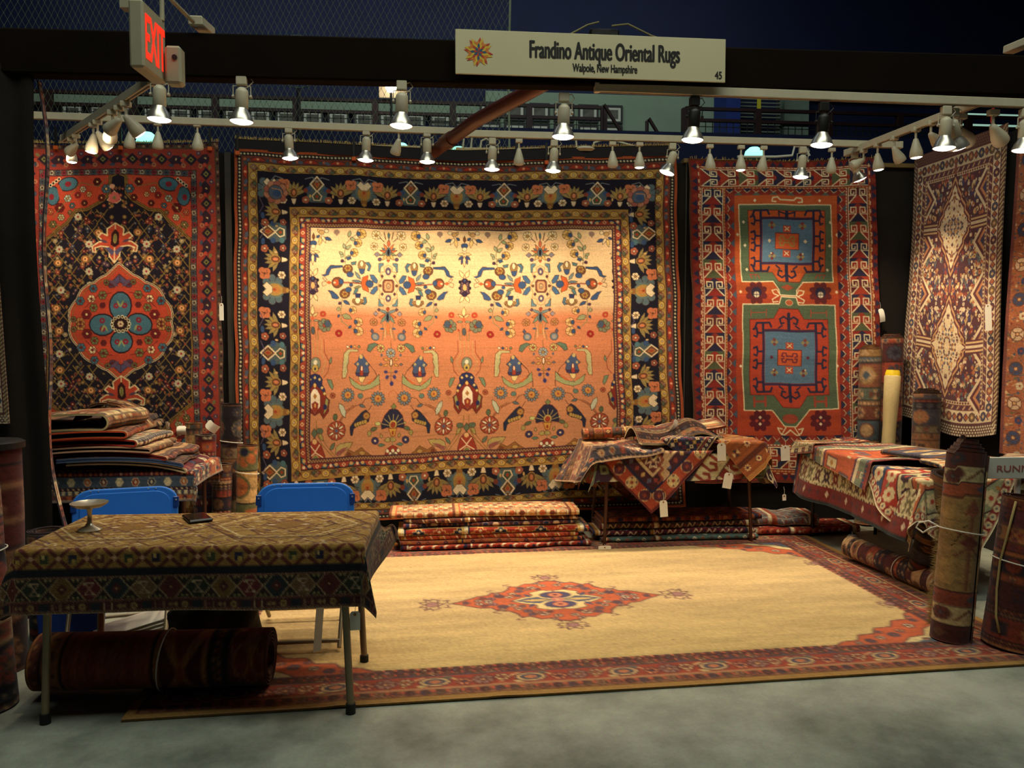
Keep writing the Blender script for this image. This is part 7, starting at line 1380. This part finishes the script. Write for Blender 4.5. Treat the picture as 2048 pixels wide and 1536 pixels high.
for i in range(420):
    z = .05+.72*rg.random(); a = .25+rg.uniform(-.06, .06); p = Vector((.106*math.cos(a), .106*math.sin(a), z)); q = p+Vector((.03*rg.random()+.01, .02*rg.random(), rg.uniform(-.02, .01))); g.add([p+Vector((0, 0, .002)), p-Vector((0, 0, .002)), q, p+Vector((0, -.003, 0))], [(0, 1, 2), (0, 2, 3), (1, 3, 2)])
tag(g.build('fringe', mat('tan fringe', (170, 146, 92), .9, noise=.1), r), kind='stuff')
r = rolled('rolled_rug', 'very dark roll standing between the tan roll and the wine roll', weave_any(1.8, 150, 98, 'dark', 505, scale=2), .96, .09, (3.02, 4.3, .012), (.06, .02, 1), 3.2, group=GF); tie(r, .9, .09, .5)
r = rolled('rolled_rug', 'wine-red roll with an open top and pale fringe edge at the right border', weave_any(2.2, 200, 80, 'umber', 507, scale=.9), .80, .155, (3.10, 3.93, .012), (.12, .0, 1), 2.3, gap=.016, start=-40, group=GF); tie(r, .8, .155, .45)
G().tube([(.155*math.cos(a0+3.14), .155*math.sin(a0+3.14)+.006, z) for a0, z in ((-1.2, .78), (-1.32, .6), (-1.45, .45), (-1.42, .3), (-1.3, .16), (-1.1, .08))], .006, 7).build('edge_fringe', mat('tan fringe', (170, 146, 92), .9, noise=.1), r, smooth=True)
rs = empty('placard_sign', (3.14, 4.1, 0), -2, 'white RUN placard on a white pipe post at the right border', 'sign')
G().box(-.095, -.012, .885, .28, .0, 1.005, bev=.003).build('placard', CARD, rs); text('RUNNERS', .295, .09+.01, .925, .05, rs, m=mat('faded red ink', (176, 96, 84), .7, noise=.05), y=-.0135, off=.005)
G().tube([(.1, .02, .0), (.1, .02, .9)], .016, 12).build('post', mat('white pipe', (214, 214, 204), .4, noise=.03), rs, smooth=50)
# two rolls lying on the floor under the right table
r = rolled('rolled_rug', 'dark red roll with gold blocks lying on the floor under the right table', weave_any(2.4, 110, 110, 'wine', 520, scale=1.1), 1.1, .085, (3.1, 5.62, .11), (.14, -1, -.02), 3.4, group='rolls lying under the right table'); tie(r, 1, .085, .55)
col = weave_any(2.4, 60, 90, 'dark', 521, scale=1.1)
rolled('rolled_rug', 'dark navy and red roll leaning behind the tan roll under the right table', col, .72, .1, (3.22, 4.92, .1), (.05, -.25, 1), 3, group='rolls lying under the right table')
drape_post = None
# ---------------------------------------------------------------- under and around the front table
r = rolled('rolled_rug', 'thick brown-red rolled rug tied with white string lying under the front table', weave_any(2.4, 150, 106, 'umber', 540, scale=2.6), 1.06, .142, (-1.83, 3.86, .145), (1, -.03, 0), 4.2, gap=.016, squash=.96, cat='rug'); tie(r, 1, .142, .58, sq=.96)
G().tube([(.1, .1, .58), (.13, .06, .62), (.15, .02, .70), (.145, .0, .76)], .004, 6).tube([(.1, .1, .58), (.14, .05, .60), (.15, .0, .67)], .004, 6).build('loose_ends', CORD, r, smooth=True)
# blue folding chairs
def chair(loc, rz, lab):
    c = empty('folding_chair', loc, rz, lab, 'chair', 'blue folding chairs behind the front table')
    def outline(w, z0, z1, r):
        P = [(-w, z0+.02), (-w+.02, z0), (w-.02, z0), (w, z0+.02)]+[(w-r+r*math.cos(a), z1-r*.8+r*.8*math.sin(a)) for a in np.linspace(0, math.pi/2, 8)]+[(-w+r-r*math.sin(a), z1-r*.8+r*.8*math.cos(a)) for a in np.linspace(0, math.pi/2, 8)]
        return P
    M = TRS((0, .2, 0), rx=-8)
    b = G(); b.prism(outline(.278, .50, .80, .11), 0, .026, M); b.build('backrest', BLUEP, c, bevel=.008)
    p = G(); p.prism(outline(.238, .53, .775, .085), -.006, .002, M); p.build('back_panel', BLUEP, c, bevel=.004)
    for q in (-1, 1):
        G().box(q*.268-.016, -.008, .675, q*.268+.016, .004, .735, M=M, bev=.003).build('bracket', mat('dark blue plastic', (16, 60, 130), .4, noise=.05), c)
        G().lathe([(0, 0), (.006, 0), (.005, .004), (0, .006)], M=M @ TRS((q*.268, -.008, .715), rx=90), n=10).build('rivet', CHROME, c)
    for x in (-.18, -.14, .12, .16): G().lathe([(0, 0), (.004, 0), (.003, .002), (0, .003)], M=M @ TRS((x, -.001, .787), rx=90), n=8).build('screw', CHROME, c)
    G().box(-.21, -.24, .42, .21, .16, .45, bev=.012).build('seat', BLUEP, c, bevel=.006)
    for q in (-1, 1):
        G().tube([(q*.245, .265, .62), (q*.243, .2, .46), (q*.235, -.24, .012)], .0115, 10).build('front_leg', STEEL, c, smooth=50)
        G().tube([(q*.215, -.18, .42), (q*.22, .3, .012)], .0115, 10).build('rear_leg', STEEL, c, smooth=50)
    G().tube([(-.236, -.215, .04), (.236, -.215, .04)], .0105, 10).build('front_crossbar', STEEL, c, smooth=50); G().tube([(-.22, .27, .06), (.22, .27, .06)], .009, 10).build('rear_crossbar', STEEL, c, smooth=50)
    return c
chair((-.735, 4.44, .02), 1, 'blue plastic folding chair behind the right half of the front table')
chair((-1.69, 4.46, .008), 13, 'blue plastic folding chair turned a little behind the left half of the front table')
# silver cake stand, dark wallet phone
SILV = mat('tarnished silver plate', (206, 198, 178), .28, .7, noise=.12, nscale=14)
ta = empty('cake_stand', (-1.565, 3.80, .778), 0, 'small silver footed dish with ruffled rim on the gold spread', 'dish')
G().lathe([(.0, .002), (.05, .0), (.052, .006), (.04, .014), (.022, .022), (.011, .04), (.009, .07), (.011, .095), (.018, .105)], n=24).build('foot', SILV, ta, smooth=50)
G().lathe([(.018, .103), (.055, .11), (.073, .122), (.078, .13), (.072, .127), (.05, .117), (.0, .113)], n=48, ruf=lambda a, j: .05*abs(math.sin(a*7))*(2 <= j <= 4)).build('bowl', SILV, ta, smooth=50)
ph = empty('phone_case', (-1.14, 3.98, .78), 28, 'black phone case lying on the gold spread near the chairs', 'phone'); G().box(-.055, -.085, 0, .055, .085, .014, bev=.005).build('case', mat('black leather', (26, 18, 16), .35, noise=.1), ph); G().box(-.05, -.08, .013, .05, .08, .0155, bev=.001).build('screen', mat('dark glass', (14, 12, 14), .08), ph)
# black bag, blue tote, white papers under the table
U, V = np.meshgrid(np.linspace(0, 2*math.pi, 40), np.linspace(0, math.pi, 20)); rr_ = 1+.10*np.sin(U*3+1)*np.sin(V)+.07*np.sin(U*5+V*3)+.05*np.sin(V*7)
g = G(); X = .23*rr_*np.sin(V)*np.cos(U); Y = .15*rr_*np.sin(V)*np.sin(U); Z = .18+.20*rr_*np.cos(V)*(1+.15*np.cos(U)); Z = np.maximum(Z, 0)
g.v = [tuple(p) for p in np.stack([X, Y, Z], 2).reshape(-1, 3)]; g.f = [(j*40+i, (j+1)*40+i, (j+1)*40+i+1, j*40+i+1) for j in range(19) for i in range(39)]; g.m = [0]*len(g.f)
bg = empty('black_bag', (-1.13, 4.16, .02), 0, 'slumped black bag on the rug behind the rolled rug under the table', 'bag'); g.build('body', mat('black nylon', (12, 12, 15), .75, noise=.15, bump=.4, bscale=30), bg, smooth=True); G().tube([(-.1, -.02, .27), (-.06, -.03, .34), (.05, -.03, .34), (.1, -.02, .26)], .008).build('handle', BLACKM, bg, smooth=True)
tt = empty('blue_tote', (-1.96, 4.5, .0), 8, 'blue tote bag with a white label on the floor, back left under the table', 'bag'); G().prism([(-.14, 0), (.14, 0), (.17, .42), (-.17, .42)], -.08, .08).build('body', mat('blue nylon', (18, 60, 150), .6, noise=.08, bump=.3, bscale=20), tt, bevel=.01); G().box(-.11, -.09, .28, .0, -.081, .40).build('label', CARD, tt); G().tube([(-.08, -.085, .41), (-.07, -.09, .5), (.07, -.09, .5), (.08, -.085, .41)], .008).build('handle', mat('blue nylon', (18, 60, 150)), tt, smooth=True)
pb = empty('paper_sheaf', (-1.6, 4.46, .01), 14, 'white papers lying on the floor behind the rolled rug under the table', 'papers')
for i in range(4): G().box(-.24+.01*i, -.1, .02*i, .22-.012*i, .12, .02*i+.004, M=TRS((0, 0, .05), ry=-10, rz=i*3)).build('sheet', CARD, pb)
# neighbouring booth at the left edge
GN = 'rolled rugs of the neighbouring booth at the left edge'
r = rolled('rolled_rug', 'tall dark red-brown roll with a black cloth top at the left edge', weave_any(1.6, 150, 116, 'dark', 560, scale=3), 1.14, .13, (-2.17, 4.18, .0), (0, 0, 1), 3, group=GN)
G().lathe([(0, .012), (.12, .01), (.14, 0), (.14, -.03)], n=24).build('top_cloth', BLACKM, r, smooth=50).location = (0, 0, 1.145)
r = rolled('rolled_rug', 'patterned roll standing nearest the camera at the left edge', weave_any(1.8, 150, 100, 'wine', 561, scale=1.6), 1.0, .14, (-2.02, 3.74, .0), (-.05, 0, 1), 3, group=GN); tie(r, 1, .14, .7)
r = rolled('rolled_rug', 'low roll seen behind the front table leg at the left', weave_any(1.8, 120, 80, 'wine', 562, scale=1.4), .60, .1, (-2.13, 4.62, .0), (.0, 0, 1), 3, group=GN)
col = weave_ivory(1.2); H, W = col.shape[:2]; U, V = np.meshgrid(np.linspace(0, 1, W), np.linspace(0, 1, H))
tag(sheet('hanging_rug', col, np.stack([-3.05+.63*U+.05*V*U, 4.72+.02*np.sin(U*8)+0*V, 2.6-1.42*V], 2), thick=.01), 'pale rug sliver of the next booth at the far left edge', 'rug')
# ---------------------------------------------------------------- price tags
def card(loc, w, h, rz, ry, lab, tilt=0, curl=0., string=.06, curve_dir=1):
    o = empty('price_tag', loc, rz, lab, 'price tag', 'white price tags'); n = 8; g = G(); v = []
    for k in range(n+1):
        t = k/n; z = -t*h; y = -curl*math.sin(t*math.pi)*1.0
        for x in (-w/2, w/2): xx = x*(.62 if k == 0 else 1); v.append((xx, y, z)); v.append((xx, y+.0012, z))
    f = []
    for k in range(n): a = k*4; f += [(a, a+4, a+6, a+2), (a+1, a+3, a+7, a+5), (a, a+1, a+5, a+4), (a+2, a+6, a+7, a+3)]
    f += [(0, 2, 3, 1), (n*4, n*4+1, n*4+3, n*4+2)]; b = g.add(v, f).build('card', CARD, o, smooth=False); b.rotation_euler = (R_(tilt), R_(ry), 0)
    e = G().lathe([(.003, 0), (.0065, 0), (.0065, .001), (.003, .001)], M=TRS((0, -.0015, -.014), rx=90), n=12).build('eyelet', mat('brass eyelet', (150, 110, 60), .4, .6, noise=.1), b)
    G().tube([(0, 0, -.012), (.004, .004, string*.5), (0, .012, string)], .0012, 5).build('string', CORD, o); return o
for a in (((1.775, 5.99, .41), .062, .13, 0, -4, 'white price tag below the pointed corner of the bird rug'), ((2.26, 6.06, .84), .07, .14, 0, -2, 'white price tag over the ivory hooks at the middle of the draped table'), ((2.335, 6.08, .60), .072, .125, 0, 10, 'white price tag hanging below the hem beside the middle of the table'),
          ((2.79, 6.08, .81), .075, .12, 0, -3, 'white price tag at the tip of the tan and gold rug'), ((2.79, 6.08, .42), .03, .05, 0, -3, 'tiny white tag at the lowest corner of the hooked kilim'), ((3.30, 4.68, .42), .082, .15, -20, -4, 'white price tag hanging from the flower-striped rug'),
          ((-.345, 3.52, .455), .045, .085, 5, 0, 'small white tag on the back leg of the front table')): card(*a)
card((-.50, 3.60, .52), .055, .26, 60, 8, 'long narrow white tag seen edge-on under the front table')
card((1.98, 6.34, 1.0), .06, .13, 40, 20, 'curled white tag standing up on the middle table', curl=.02, tilt=20)
card((4.01, 6.85, 1.93), .05, .12, 0, -12, 'white tag at the right edge of the hooked rug', curl=.012); card((-1.715, 6.78, 1.95), .035, .14, 0, 0, 'white tag at the right edge of the medallion rug')
card((4.18, 5.68, 1.92), .06, .2, -80, -4, 'white tag edge-on beside the near edge of the ivory rug'); card((3.135, 5.66, .19), .09, .13, 10, 4, 'white price tag beside the foot of the black table leg', tilt=0, string=.02)
card((-2.0, 6.3, 1.0), .06, .1, 0, 80, 'white tag lying on top of the back left pile', tilt=60, string=.02); card((-1.95, 6.45, .98), .07, .07, 0, 0, 'curled white tag beside the ringed standing roll', curl=.02, string=.02); card((-1.77, 6.5, 1.0), .07, .1, 0, -50, 'curved white tag in front of the tall dark figured roll', curl=.03, string=.02)
card((-2.27, 6.33, 1.12), .05, .05, 0, 20, 'small white tag inside the arched rug, back left', string=.02); card((-2.02, 3.55, .98), .06, .12, 20, 30, 'grey-white tag on the roll at the left edge', string=.05)
card((-2.62, 5.7, .80), .05, .09, 0, 60, 'white tag tucked under the back left pile', string=.02); card((1.33, 6.05, .05), .1, .03, 0, 0, 'white tag on the floor by the left brown table leg', string=.01)
card((-2.36, 4.62, 2.33), .05, .16, 0, 0, 'white tag at the far left edge of the picture', string=.03)
